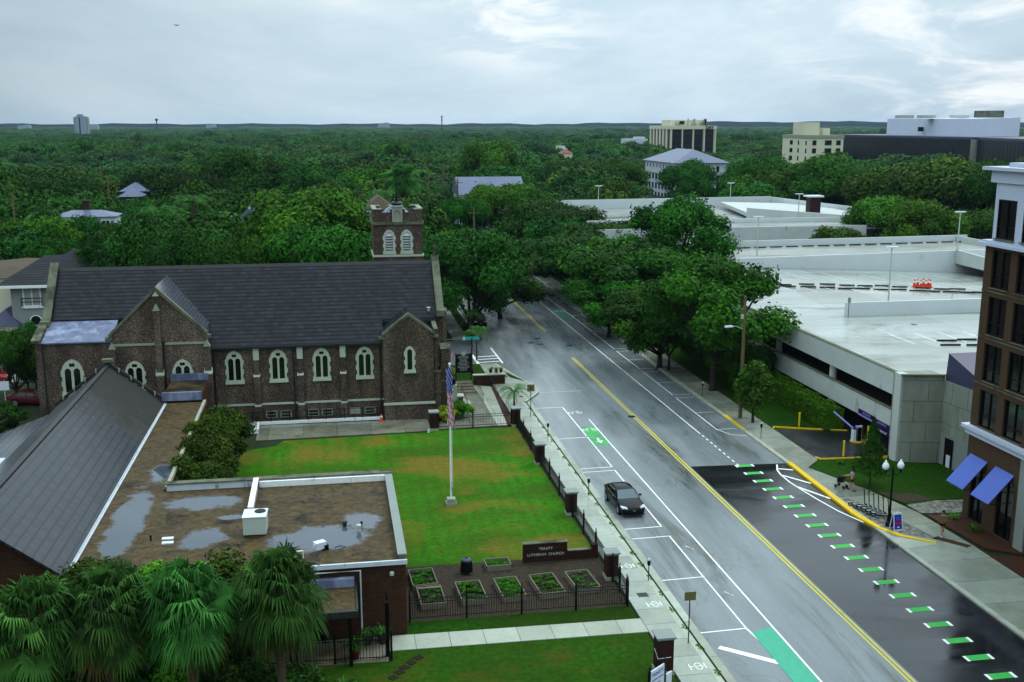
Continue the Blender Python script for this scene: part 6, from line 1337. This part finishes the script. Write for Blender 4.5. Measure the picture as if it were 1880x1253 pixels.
    for i,(x,y,H,lab) in enumerate(((41.3,101.,4.,'understory bush nearest the utility pole below the open crowned oak'),(41.,108.5,4.6,'understory bush under the dense street tree by the wet sidewalk'),(41.2,117.,5.,'understory bush in shade below the wide dark oak of the garage row'),(40.8,127.,5.2,'understory bush farther up the garage row of oaks'),(40.6,138.,5.5,'understory bush below the broad oak over the far sidewalk'),(40.5,150.,5.5,'farthest understory bush along the bend of the street'))): shrub('understory_bush',lab,x,y,2.9,H,'leafdk',80+i,0,9000,.3)
    hd=MB(); 
    rs=np.random.RandomState(6); n=26000; t=rs.rand(n); w=rs.rand(n,3)
    hx=43.75; C=np.zeros((n,3)); f=rs.randint(0,3,n); C[:,1]=85.3+t*26; C[:,0]=hx-.9+w[:,0]*1.8; C[:,2]=.1+w[:,1]*1.95
    N=rs.randn(n,3)*.4; m0=f==0; C[m0,2]=2.02+.12*np.sin(C[m0,0]*5+C[m0,1]*2.)+rs.randn(m0.sum())*.06; N[m0,2]+=1; m1=f==1; C[m1,0]=hx-.92+rs.randn(m1.sum())*.07; N[m1,0]-=1; m2=f==2; C[m2,1]=np.where(rs.rand(m2.sum())<.25,85.3,C[m2,1]); N[m2,1]-=1
    t_=thing('clipped_hedge','long clipped green hedge in front of the garage wall','hedge',(0,0,0)); mk('foliage',quads_mesh('hedge_leaves',C,N,.17,rs.rand(n),M['hedge'],.7,rs),t_); part('inner_twigs',MB().box(hx-.8,hx+.8,85.4,111.2,.05,1.92),M['soil'],t_)
    for i,(x,y,s,lab) in enumerate(((.5,50.9,.8,'spiky dark plant in a pot by the iron gate'),(2.0,52.3,.6,'pale agave like plant by the brick corner of the hall'),(1.2,52.3,.5,'small dark spiky plant beside the agave'),(-.2,47.6,.9,'bright strappy plant at the foot of the entrance fence'))):
        t=thing('spiky_plant',lab,'plant',(x,y,.05)); o=mk('leaves',blade_mesh('spiky_leaves',60+i,70,s,.07,M['palm']),t); o.location=(0,0,.55 if i<3 else 0)
        if i<3: part('pot',MB().lathe((0,0,0),[(.22,0),(.32,.5),(.3,.52)],10),M['maroon' if i==0 else 'darkgrey'],t,local=True)
    for i,x in enumerate((16.1,16.7,17.2)):
        t=thing('potted_plant',('left dark potted plant on the planter wall','middle dark potted plant on the planter wall','potted plant with yellow flowers on the planter wall')[i],'plant',(x,107.5,1.31)); part('pot',MB().lathe((0,0,0),[(.12,0),(.2,.3),(.18,.32)],8),M['maroon'],t,local=True); o=mk('leaves',blade_mesh('pot_leaves',70+i,40,.4,.06,M['lime' if i==2 else 'rust']),t); o.location=(0,0,.3)
    mg=MB(); r=random.Random(9)
    t=thing('ornamental_grass','low tawny ornamental grass in the red mulch bed','plant',(42.,61.3,.12)); mk('blades',blade_mesh('tawny_blades',77,160,.7,.03,M['palmdead'],M['hedge']),t)
    t=thing('ornamental_grass','small green grass tuft against the brick building corner','plant',(42.,63.6,.12)); mk('blades',blade_mesh('tuft_blades',78,80,.55,.03,M['hedge']),t)
    t=thing('flower_bush','small bush with white flowers beside the driveway','shrub',(39.9,76.2,.1)); mk('foliage',blade_mesh('flower_bush_blades',79,70,.45,.06,M['leaf']),t)
# x, y(front), width, depth, eave, roof rise, roof mat, wall mat, label
HOUSES=[]
def house(u,v,Y,wpx,depth,eave,rise,roof,wallm,label,hip=True,wins=2,rz=0,chim=False,name='house'):
    p=AY(u,v,Y); D=math.hypot(p.x,Y); w=wpx*D/F; z=max(p.z,2.4); 
    if eave: z=eave
    h=thing(name,label,'house',(p.x,Y,0),R(rz)); part('wall',MB().box(-w/2+.4,w/2-.4,.4,depth-.4,0,z),M[wallm],h,local=True)
    r=MB(); i=min(w,depth)/2*.95 if hip else 0
    if w>=depth: rp=[(-w/2+i,depth/2),(w/2-i,depth/2)]
    else: rp=[(0,i),(0,depth-i)]
    b=[(-w/2,0),(w/2,0),(w/2,depth),(-w/2,depth)]
    V=[(*q,z+.02) for q in b]+[(*q,z+rise) for q in rp]
    Fs=[(0,1,5,4),(1,2,5),(2,3,4,5),(3,0,4),(3,2,1,0)] if w>=depth else [(0,1,4),(1,2,5,4),(2,3,5),(3,0,4,5),(3,2,1,0)]
    ro=part('roof',r.add(V,Fs),M[roof],h,local=True); 
    if chim: part('chimney',MB().box(-.5,.4,depth/2,depth/2+.7,z,z+rise+1.3).box(-.6,.5,depth/2-.1,depth/2+.8,z+rise+1.31,z+rise+1.5),M['brick2'],ro,local=True)
    for k in range(wins):
        x=-w/2+(k+.5)*w/wins
        for zz in ([z-1.9]+([z-4.9] if z>6 else [])):
            f=part('window',MB().holes([(x-.65,zz),(x+.65,zz),(x+.65,zz+1.4),(x-.65,zz+1.4)],[[(x-.53,zz+.12),(x-.05,zz+.12),(x-.05,zz+1.28),(x-.53,zz+1.28)],[(x+.05,zz+.12),(x+.53,zz+.12),(x+.53,zz+1.28),(x+.05,zz+1.28)]],lambda a,c:(a,.38,c),(0,-.08,0)),M['white'],h,local=True); part('pane',MB().box(x-.55,x+.55,.36,.375,zz+.1,zz+1.3),M['winglass'],f,local=True)
    HOUSES.append((p.x,Y+depth/2,w,depth)); return h
def tower_block(name,label,cat,x,y,W,Dp,z,wall,parts,rz=0):
    b=thing(name,label,cat,(x,y,0),R(rz)); part('wall',MB().box(0,W,0,Dp,0,z),M[wall],b,local=True)
    for n,mb,m in parts: part(n,mb,M[m],b,local=True)
    return b
def background():
    # houses on the left
    g=AY(57,523,123.); E=g.z; h=thing('stucco_house','grey two storey stucco house with dark tiled hip roof and iron window balcony','house',(g.x,123.,0))
    part('wall',MB().box(-2.2,9,0,9,0,E),M['greystucco'],h,local=True)
    part('roof',MB().add([(-3.6,-.9,E+.01),(10,-.9,E+.01),(10,10,E+.01),(-3.6,10,E+.01),(.6,4.5,E+2.7),(6,4.5,E+2.7)],[(0,1,5,4),(1,2,5),(2,3,4,5),(3,0,4),(3,2,1,0)]),M['roofdark'],h,local=True); part('fascia',MB().box(-3.6,10,-1.0,-.91,E-.25,E+.05),M['white'],h,local=True)
    f=part('window',MB().holes([(-.95,E-2.4),(.95,E-2.4),(.95,E-.3),(-.95,E-.3)],[[(-.82,E-2.28),(-.06,E-2.28),(-.06,E-.42),(-.82,E-.42)],[(.06,E-2.28),(.82,E-2.28),(.82,E-.42),(.06,E-.42)]],lambda a,c:(a,-.01,c),(0,-.1,0)).box(-1.1,1.1,-.2,-.02,E-2.6,E-2.41),M['white'],h,local=True); part('curtain',MB().box(-.85,.85,-.03,-.012,E-2.3,E-.4),M['curtain'],f,local=True); part('balcony_rail',MB().box(-1.1,1.1,-.45,-.4,E-1.5,E-1.4).box(-1.1,1.1,-.45,-.4,E-1.9,E-1.82).box(-1.1,-1.02,-.45,-.4,E-2.3,E-1.4).box(1.02,1.1,-.45,-.4,E-2.3,E-1.4),M['black'],f,local=True)
    f=part('arched_window',MB().holes(lancet(.2,E-4.6,1.3,1.2,6,.5001),[lancet(.2,E-4.5,1.1,1.02,6,.5001)],lambda a,c:(a,-.01,c),(0,-.08,0)),M['white'],h,local=True); part('pane',MB().ext([(a,-.03,c) for a,c in lancet(.2,E-4.5,1.1,1.02,6,.5001)],(0,.01,0)),M['winglass'],f,local=True)
    HOUSES.append((g.x+3,128,16,12))
    house(0,512,128.,150,17,0,.9,'tileroof','cream','low cream house with a gravel brown roof at the left edge',wins=2)
    house(-5,520,122,60,8,5.2,1.6,'purpleroof','cream','cream house corner with a green door at the left edge',wins=1)
    h=house(125,492,142.,88,9,0,2.0,'roofdark','greystucco','house with a black shingle hip roof behind the grey stucco house',wins=2)
    h=house(135,472,156.,66,8,0,1.,'metalroof','greystucco','grey roofed house with a curved white gable wall',wins=2)
    part('curved_gable',MB().ext([(-5.6+1.1*math.cos(a)*1.,-.2,9.3+1.6*math.sin(a)) if False else (-4.8,2+2.2*math.cos(a),h.location.z+6.6+3.2*math.sin(a)) for a in [math.pi*k/10 for k in range(11)]],(.4,0,0)),M['whitewall'],h,local=True)
    house(152,399,178.,108,6,0,.9,'metalroof','whitewall','long white house with a pale metal roof and two chimneys',wins=3,chim=True)
    house(246,352,225.,50,9,0,1.8,'metalroof','darkgrey','house with a blue grey roof and dark walls among the trees',wins=2)
    house(238,362,215.,40,6,0,1.5,'metalroof','darkgrey','small blue grey roofed porch beside the dark walled house',wins=1)
    house(414,406,186.,40,8,0,1.1,'metalroof','whitewall','small house roof left of the brick cottage',wins=1)
    house(456,408,184.,42,8,0,2.4,'metalroof','brick2','brick cottage with a blue grey metal roof and white window',wins=1,hip=False)
    house(488,450,160.,44,9,0,1.8,'roofdark','whitewall','dark low roof behind the church ridge',wins=1)
    house(697,384,178.,55,10,0,2.,'tileroof','whitewall','house with a brown tiled roof at the left of the church tower',wins=1)
    h=house(905,358,232.,125,14,0,3.6,'metalroof','whitewall','long grey roofed hall with a white gable beyond the bend of the street',wins=3,hip=False)
    # a far street running away behind the tower
    a=G(748,358,0);b=G(790,400,0); struct('far_street',MB().prism([(G(742,345).x,G(742,345).y),(G(778,395).x,G(778,395).y),(G(786,395).x,G(786,395).y),(G(747,345).x,G(747,345).y)],0,.05),M['kerb']); FREE_ST=1
    # DAY building
    D=700.; p=AD(1232,232,D/ray(1232,232)[1] if False else D); x0,y0=p.x,p.y; W,Dp,H=31.,46.,25.2
    bd=tower_block('office_tower','cream office block with dark window bands and large DAY letters on its roof band','far-left',x0,y0,W,Dp,H,'beige',[]) ; bd['category']='building'
    for k in range(4):
        xa=1.+k*(W-1.5)/4; xb=xa+(W-1.5)/4-1.; f=part('window_bay',MB().box(xa,xb,-.1,-.02,3,H-2.2),M['glass_office'],bd,local=True)
        for j in range(5): part('spandrel',MB().box(xa,xb,-.16,-.105,H-5.2-j*4,H-4.5-j*4),M['darkgrey'],f,local=True)
    for k in range(6): ya=2+k*(Dp-3)/6; part('side_window_bay',MB().box(-.1,-.02,ya,ya+(Dp-3)/6-3.2,3,H-2.2),M['glass_office'],bd,local=True); part('pilaster',MB().box(-.7,-.02,ya+(Dp-3)/6-3.1,ya+(Dp-3)/6-.1,0,H-2.),M['cream'],bd,local=True)
    for k in range(5): xa=k*(W-.5)/4; part('pilaster',MB().box(xa-.1,xa+.6,-.7,-.02,0,H-2.2),M['cream'],bd,local=True)
    part('roof_band',MB().box(-.8,W+.5,-.8,Dp,H-2.1,H+.1),M['cream'],bd,local=True)
    pr=MB().box(3,W-5,10,30,H+.11,H+3.8); part('penthouse',pr,M['cream'],bd,local=True); part('penthouse_opening',MB().box(9,12.5,9.9,9.99,H+1,H+3.2),M['black'],bd,local=True)
    rr=random.Random(4); mb=MB()
    for k in range(16): x=rr.uniform(2,W-3); mb.box(x,x+rr.uniform(.3,1.6),8,9,H+.11,H+rr.uniform(1.,5.2))
    part('roof_aerials',mb,M['stone3'],bd,local=True); txt('DAY',2.7,'lettering',M['black'],bd,face_mat((x0+W-4.6,y0-.9,H-1.95),(1,0,0),(0,0,1)),.05,bold=.12)
    # white hip roof building
    p=AY(1240,300,372.); x0,y0=p.x,372.; W,Dp,H=19.5,37.,p.z
    b=tower_block('white_office','white four storey building with a grey hip roof among the trees','b',x0,y0,W,Dp,H,'whitewall',[]); b['category']='building'
    part('roof',MB().add([(-1,-1,H),(W+1,-1,H),(W+1,Dp+1,H),(-1,Dp+1,H),(W/2,9,H+4.6),(W/2,Dp-9,H+4.6)],[(0,1,4),(1,2,5,4),(2,3,5),(3,0,4,5),(3,2,1,0)]),M['metalroof'],b,local=True); part('string_course',MB().box(-.25,W+.25,-.25,Dp,H-4.6,H-4.2),M['stone3'],b,local=True)
    for fl in range(4):
        for k in range(9): y=1.5+k*4.; part('window',MB().box(-.12,-.02,y,y+(.7 if fl==0 else 1.9),H-3.2-fl*3.5+(.9 if fl==0 else 0),H-1.-fl*3.5),M['winglass'],b,local=True)
        for k in (1,4): x=2.+k*3.4; part('window',MB().box(x,x+1.,-.12,-.02,H-3.2-fl*3.5,H-1.2-fl*3.5),M['winglass'],b,local=True)
    # apartment
    p=AY(1488,250,424*.94); x0,y0=p.x,p.y; W,Dp,H=14.,26.,p.z
    b=tower_block('beige_apartment','cream apartment block with stacked dark balconies and a stepped roof','b',x0,y0,W,Dp,H,'cream',[]); b['category']='building'
    for fl in range(6):
        for k,(y,w) in enumerate(((3,1.),(10,1.),(16,2.6))): part('window' if k<2 else 'balcony_opening',MB().box(-.12,-.02,y,y+w,H-3.6-fl*3.1,H-1.9-fl*3.1),M['winglass'],b,local=True)
        for x,w in ((1,1.6),(6.2,2.8),(11,1.8)): part('window',MB().box(x,x+w,-.12,-.02,H-3.6-fl*3.1,H-1.7-fl*3.1),M['winglass'],b,local=True)
    part('roof_house',MB().box(-.2,6.,5,16,H+.01,H+5.3).box(8,11,6,12,H+.01,H+2.9),M['cream'],b,local=True); part('parapet',MB().box(-.25,W+.2,-.25,Dp,H-.9,H+.3),M['stone3'],b,local=True)
    # black glass office
    zt=19.8; a=G(1527,248,zt); c=G(1787,254,zt); d=G(1925,259,zt); b=thing('black_office','long low black glass office building with a blue roof edge','building',(a.x,a.y,0))
    n=Vector((-(c-a).y,(c-a).x,0)).normalized()*40; n=n if n.x>0 else -n
    part('curtain_wall',MB().prism([a[:2],c[:2],(c+n)[:2],(a+n)[:2]],0,zt-.8),M['glass_office'],b)
    c2=G(1795,254,zt); part('curtain_wall',MB().prism([c2[:2],d[:2],(d+n)[:2],(c2+n)[:2]],0,zt-.8),M['glass_office'],b)
    part('light_column',MB().wall(c,c2,0,zt-.9,.3).prism([(c-n*.03)[:2],(c2-n*.03)[:2],c2[:2],c[:2]],0,zt-.7),M['stone3'],b)
    e=(a-n*.01); part('roof_edge',MB().prism([(a-n*.012)[:2],(c-n*.012)[:2],(c+n)[:2],(a+n)[:2]],zt-.79,zt+.4).prism([(c2-n*.012)[:2],(d-n*.012)[:2],(d+n)[:2],(c2+n)[:2]],zt-.79,zt+.4),M['purpleroof'],b)
    mb=MB(); off=-n*.0045
    for q,w in ((a,c),(c2,d)):
        for k in range(1,5): z=zt-.8-k*3.6; mb.wall(w+off,q+off,z,z+.25,-.1)
        L=(w-q).length; m=int(L/4.2)
        for k in range(1,m): s=q+(w-q)*(k/m); s2=q+(w-q)*(k/m)+(w-q).normalized()*.18; mb.wall(s2+off,s+off,0,zt-.9,-.1)
    part('mullions',mb,M['darkgrey'],b)
    pz=27.9; P=[G(1628,219,pz+0) if False else None]
    def onray(u,Dd): q=ray(u,226); L=math.hypot(q[0],q[1]); return Vector((q[0]/L*Dd,q[1]/L*Dd,0))
    q1=onray(1629,690);q2=onray(1792,600);q3=onray(1873,640); q4=q1+Vector((30,60,0))
    w=thing('white_plant_house','white windowless block with rooftop units standing above the black office roof','building',(q1.x,q1.y,0)); part('wall',MB().prism([q1[:2],q2[:2],q3[:2],(q3+Vector((0,60,0)))[:2],(q1+Vector((40,60,0)))[:2]],0,[29.6,29.2,30.0,30,29.6]),M['officewhite'],w)
    qa=onray(1787,640);qb=onray(1842,640); part('brown_penthouse',MB().wall(qb,qa,30.01,33.6,-12),M['stone2'],w)
    for u in (1660,1700,1760): q=onray(u,640); part('roof_unit',MB().cbox((q.x,q.y,29.7),8,6,1.6),M['galv'],w)
    q=onray(1690,648); part('wall_opening',MB().cbox((q.x,q.y-.5,19.5+3),2.6,1.5,2.4,0),M['black'],w)
    # tower church, far pieces
    p=AY(1041,282,520.); b=thing('bell_tower_church','cream church with a small square bell tower and red tiled roof','church',(p.x,520,0)); H=p.z
    part('tower',MB().box(-2.8,2.8,0,6,0,H),M['cream'],b,local=True); part('tower_roof',MB().add([(-3.2,-.4,H),(3.2,-.4,H),(3.2,6.4,H),(-3.2,6.4,H),(0,3,H+2.)],[(0,1,4),(1,2,4),(2,3,4),(3,0,4),(3,2,1,0)]),M['redroof'],b,local=True); part('arched_opening',MB().ext([(a_,-.06,c_) for a_,c_ in lancet(.6,H-4.6,1.5,3.,4,.5001)],(0,.05,0)),M['black'],b,local=True)
    part('nave',MB().box(-14,-2.81,-2,10,0,H-4.6),M['cream'],b,local=True); part('nave_roof',MB().prism([(-14.5,-2.6),(-2.81,-2.6),(-2.81,10),(-14.5,10)],[H-4.59]*2+[H-1.8]*2,[H-4.3]*2+[H-1.5]*2),M['redroof'],b,local=True)
    for i,(u0,u1,v,Y,lab,m) in enumerate(((965,1000,270,640,'white stepped buildings beyond the bell tower church','whitewall'),(1005,1040,273,650,'pale low building right behind the bell tower','whitewall'),(1143,1186,255,900,'long pale low building in the far wood','whitewall'),(136,163,214,1500,None,None),(690,720,225,3200,'white speck of a far building on the horizon, above the church ridge','whitewall'),(150,185,228,2600,'long white building on the horizon beside the far tower','whitewall'),(30,60,229,2800,'pale building on the horizon at the far left','whitewall'),(375,400,228,3300,'pale building on the horizon left of centre','whitewall'))):
        if lab is None: continue
        p=AD((u0+u1)/2,v+(1.5 if Y>2000 else 0),Y); w=(u1-u0)*Y/F*(.7 if Y>2000 else 1); solo('far_building',lab,'building',MB().cbox((p.x,p.y,0),w,w*.6,p.z,0).cbox((p.x+w*.2,p.y,p.z+.01),w*.4,w*.4,1.5,0),M[m if Y<2000 else 'pale'],(p.x,p.y,0))
    p=AD(148,212,1550); b=thing('distant_tower','grey high rise with balconies alone on the horizon at the left','building',(p.x,p.y,0)); H=p.z
    part('wall',MB().box(-7,8,-6,6,0,H-1.5).box(-4,3,-6.5,5,H-1.49,H+1.5),M['pale'],b,local=True)
    for s in (-9.3,8.02): part('balcony_stack',MB().box(s,s+2.2,-6,6,0,H-3),M['greystucco'],b,local=True)
    part('window_band',MB().box(-2,0,-6.1,-6.01,4,H-3),M['darkgrey'],b,local=True)
    p=AD(811,212,2300); solo('cell_tower','thin lattice communication tower on the horizon','tower',MB().tube([(p.x,p.y,0),(p.x,p.y,p.z)],[1.6,.9],5).cbox((p.x,p.y,p.z-5),4.5,4.5,2.,0).cbox((p.x,p.y,p.z-11),4.,4.,1.6,0),M['darkgrey'],(p.x,p.y,0))
    p=AD(287,218,2000); solo('water_tower','tiny dark tower on the horizon left of centre','tower',MB().tube([(p.x,p.y,0),(p.x,p.y,p.z)],1.,5).lathe((p.x,p.y,p.z-5),[(1,0),(3,2),(3,4),(.5,5)],8),M['darkgrey'],(p.x,p.y,0))
    # utility poles in the neighbourhood
    for i,(u,v,Y,lab) in enumerate(((184,303,245,'leaning wooden utility pole in the wood at the left'),(197,325,205,'short utility pole with a grey transformer near the blue grey roof'),(494,362,182,'utility pole behind the church between the oaks'),(812,300,262,'tall utility pole carrying wires by the far hall'),(787,318,250,'utility pole left of the wire carrying pole'),(840,328,232,'utility pole at the gable of the far hall'),(870,382,190,'utility pole beside the street trees at the bend'),(22,355,180,'utility pole at the left edge above the roofs'))):
        p=AY(u,v,Y); t=thing('utility_pole',lab,'utility pole',(p.x,Y,0)); part('pole',MB().tube([(0,0,0),(0,0,p.z)],[.2,.14],6),M['polewood'],t,local=True); part('cross_arm',MB().box(-1.1,1.1,-.06,.06,p.z-1,p.z-.85),M['polewood'],t,local=True)
    def wire(a,b,sag,lab):
        mb=MB(); P=[]
        for k in range(13): t=k/12; q=a.lerp(b,t); q.z-=sag*4*t*(1-t); P.append(q)
        solo('power_line',lab,'wire',mb.tube(P,.04,4),M['black'],tuple(a))
    a=AY(812,302,262);b=AY(840,330,232)
    for k,l in enumerate(('uppermost wire sagging between the poles by the far hall','middle wire sagging between the poles by the far hall','lowest wire sagging between the poles by the far hall')): wire(a-Vector((0,0,k*1.5)),b-Vector((0,0,k*1.2)),2.2,l)
    mb=MB(); r2=random.Random(2); P=[]
    for k in range(81):
        az=TH-.47+k*.0117; D_=4700; hz=24+(9*max(0,min(1,(k-44)/14)))+2.2*math.sin(k*.7)+1.5*math.sin(k*1.9+1)+r2.uniform(-.8,.8); P.append((math.sin(az)*D_,math.cos(az)*D_,hz))
    for a_,b_ in zip(P,P[1:]): mb.add([(a_[0],a_[1],-1),(b_[0],b_[1],-1),b_,a_,(a_[0]*1.05,a_[1]*1.05,-1),(b_[0]*1.05,b_[1]*1.05,-1)],[(0,1,2,3),(3,2,5,4)])
    struct('hills',mb,M['under'])
    p=AD(324,47,160); solo('bird','small dark bird flying high in the grey sky','bird',MB().add([(-.55,0,.12),(-.1,-.12,0),(0,-.35,0),(.1,-.12,0),(.55,0,.12),(.1,.1,0),(0,.4,0),(-.1,.1,0),(0,0,.08),(0,0,-.08)],[(0,1,8,7),(4,5,8,3),(1,2,3,8),(5,6,7,8),(0,7,9,1),(4,3,9,5),(1,9,3,2),(5,9,7,6)]),M['black'],tuple(p),local=True)
def sky():
    w=bpy.data.worlds.new('World'); sc.world=w; w.use_nodes=True; t=w.node_tree; N=t.nodes; L=t.links; bg=N['Background']
    s=N.new('ShaderNodeTexSky'); s.sky_type='NISHITA'; s.sun_disc=False; s.sun_elevation=SUN_EL; s.sun_rotation=SUN_AZ; s.air_density=1.; s.dust_density=1.5
    tc=N.new('ShaderNodeTexCoord'); mp=N.new('ShaderNodeMapping'); mp.inputs['Scale'].default_value=(1,1,3.2); L.new(tc.outputs['Generated'],mp.inputs['Vector'])
    n=N.new('ShaderNodeTexNoise'); n.inputs['Scale'].default_value=1.7; n.inputs['Detail'].default_value=8; n.inputs['Roughness'].default_value=.62; n.inputs['Distortion'].default_value=.35; L.new(mp.outputs[0],n.inputs['Vector'])
    r=N.new('ShaderNodeValToRGB'); e=r.color_ramp.elements; e[0].position=.36; e[0].color=(*SK[0],1); e[1].position=.72; e[1].color=(*SK[3],1); q=e.new(.50); q.color=(*SK[1],1); q=e.new(.63); q.color=(*SK[2],1)
    L.new(n.outputs['Fac'],r.inputs['Fac'])
    # cloud sheet is brighter toward the hidden sun and low down
    sp=N.new('ShaderNodeSeparateXYZ'); L.new(tc.outputs['Generated'],sp.inputs[0])
    d=N.new('ShaderNodeVectorMath'); d.operation='DOT_PRODUCT'; L.new(tc.outputs['Generated'],d.inputs[0]); d.inputs[1].default_value=(math.sin(R(18)),math.cos(R(18)),0.0)
    m=N.new('ShaderNodeMapRange'); m.inputs[1].default_value=.8; m.inputs[2].default_value=1.; m.inputs[3].default_value=SKM[0]; m.inputs[4].default_value=SKM[1]; L.new(d.outputs['Value'],m.inputs[0])
    mu=N.new('ShaderNodeMix'); mu.data_type='RGBA'; mu.blend_type='MULTIPLY'; mu.inputs[0].default_value=1; L.new(m.outputs[0],mu.inputs[7])
    # bright cumulus banks, fixed directions in the world
    n2=N.new('ShaderNodeTexNoise'); n2.inputs['Scale'].default_value=9.; n2.inputs['Detail'].default_value=8; n2.inputs['Roughness'].default_value=.6; n2.inputs['Distortion'].default_value=.6; L.new(mp.outputs[0],n2.inputs['Vector'])
    prev=r.outputs['Color']
    for az,el,c0,c1,lo,hi in ((10.,9.,.991,.9985,.44,.62),(34,6.,.965,.996,.43,.68)):
        dv=N.new('ShaderNodeVectorMath'); dv.operation='DOT_PRODUCT'; L.new(tc.outputs['Generated'],dv.inputs[0]); dv.inputs[1].default_value=(math.sin(R(az))*math.cos(R(el)),math.cos(R(az))*math.cos(R(el)),math.sin(R(el)))
        k1=N.new('ShaderNodeMapRange'); k1.interpolation_type='SMOOTHSTEP'; k1.inputs[1].default_value=c0; k1.inputs[2].default_value=c1; L.new(dv.outputs['Value'],k1.inputs[0])
        k2=N.new('ShaderNodeMapRange'); k2.interpolation_type='SMOOTHSTEP'; k2.inputs[1].default_value=lo; k2.inputs[2].default_value=hi; L.new(n2.outputs['Fac'],k2.inputs[0])
        k3=N.new('ShaderNodeMath'); k3.operation='MULTIPLY'; L.new(k1.outputs[0],k3.inputs[0]); L.new(k2.outputs[0],k3.inputs[1])
        mm=N.new('ShaderNodeMix'); mm.data_type='RGBA'; L.new(k3.outputs[0],mm.inputs[0]); L.new(prev,mm.inputs[6]); mm.inputs[7].default_value=(9.6,10.2,10.6,1); prev=mm.outputs[2]
    L.new(prev,mu.inputs[6])
    zm=N.new('ShaderNodeMapRange'); zm.inputs[1].default_value=.14; zm.inputs[2].default_value=.9; L.new(sp.outputs[2],zm.inputs[0])
    mz=N.new('ShaderNodeMix'); mz.data_type='RGBA'; mz.blend_type='MULTIPLY'; mz.inputs[0].default_value=1; zc=N.new('ShaderNodeMix'); zc.data_type='RGBA'; L.new(zm.outputs[0],zc.inputs[0]); zc.inputs[6].default_value=(1,1,1,1); zc.inputs[7].default_value=(*ZEN,1); L.new(mu.outputs[2],mz.inputs[6]); L.new(zc.outputs[2],mz.inputs[7]); mu=mz
    mx=N.new('ShaderNodeMix'); mx.data_type='RGBA'; mx.inputs[0].default_value=.93; L.new(s.outputs[0],mx.inputs[6]); L.new(mu.outputs[2],mx.inputs[7]); L.new(mx.outputs[2],bg.inputs['Color']); bg.inputs['Strength'].default_value=.1
    sl=bpy.data.lights.new('Sun','SUN'); sl.energy=1.4; sl.angle=R(12); sl.color=(1,.96,.9); so=bpy.data.objects.new('sun_lamp',sl); COL.objects.link(so)
    dirv=Vector((math.sin(SUN_AZ)*math.cos(SUN_EL),math.cos(SUN_AZ)*math.cos(SUN_EL),math.sin(SUN_EL))); so.rotation_euler=dirv.to_track_quat('Z','Y').to_euler(); so.location=(0,0,80)
SUN_EL=R(52); SUN_AZ=R(60)
SK=[(4.5,6.0,7.3),(5.9,7.5,8.6),(7.4,8.8,9.6),(9.8,10.3,10.5)]; SKM=(.72,1.08); ZEN=(4.1,4.0,3.75)
def haze():
    b=MB().box(-3500,4200,-1200,5200,-1.2,48); me=b.mesh('haze',[]); o=mk('haze',me); o['kind']='stuff'
    m=bpy.data.materials.new('haze_air'); m.use_nodes=True; t=m.node_tree; t.nodes.remove(t.nodes['Principled BSDF']); v=t.nodes.new('ShaderNodeVolumePrincipled'); v.inputs['Color'].default_value=(.5,.72,1,1); v.inputs['Density'].default_value=HAZE; v.inputs['Anisotropy'].default_value=.2
    t.links.new(v.outputs[0],t.nodes['Material Output'].inputs['Volume']); me.materials.append(m)
HAZE=.42e-4
def camera():
    cd=bpy.data.cameras.new('Camera'); cd.sensor_width=36; cd.lens=F/1880*36; cd.clip_end=30000; cd.clip_start=.5
    c=bpy.data.objects.new('Camera',cd); COL.objects.link(c); c.location=(0,0,CH); c.rotation_euler=(math.pi/2-PT,0,-TH); sc.camera=c
import time
t0=time.time()
setup_mats(); print('mats',time.time()-t0)
ground(); church(); hall(); garage(); wheel_stops(); brickblock(); garden(); street_items(); print('built',time.time()-t0)
make_kit(); background(); palms(); trees(); print('trees',time.time()-t0)
sky(); haze(); camera()
sc.render.engine='CYCLES'; sc.cycles.volume_bounces=0; sc.cycles.max_bounces=6; sc.cycles.diffuse_bounces=1; sc.cycles.glossy_bounces=3; sc.cycles.transmission_bounces=2
sc.view_settings.view_transform='Standard'; sc.view_settings.look='None'; sc.view_settings.exposure=0; sc.view_settings.gamma=1
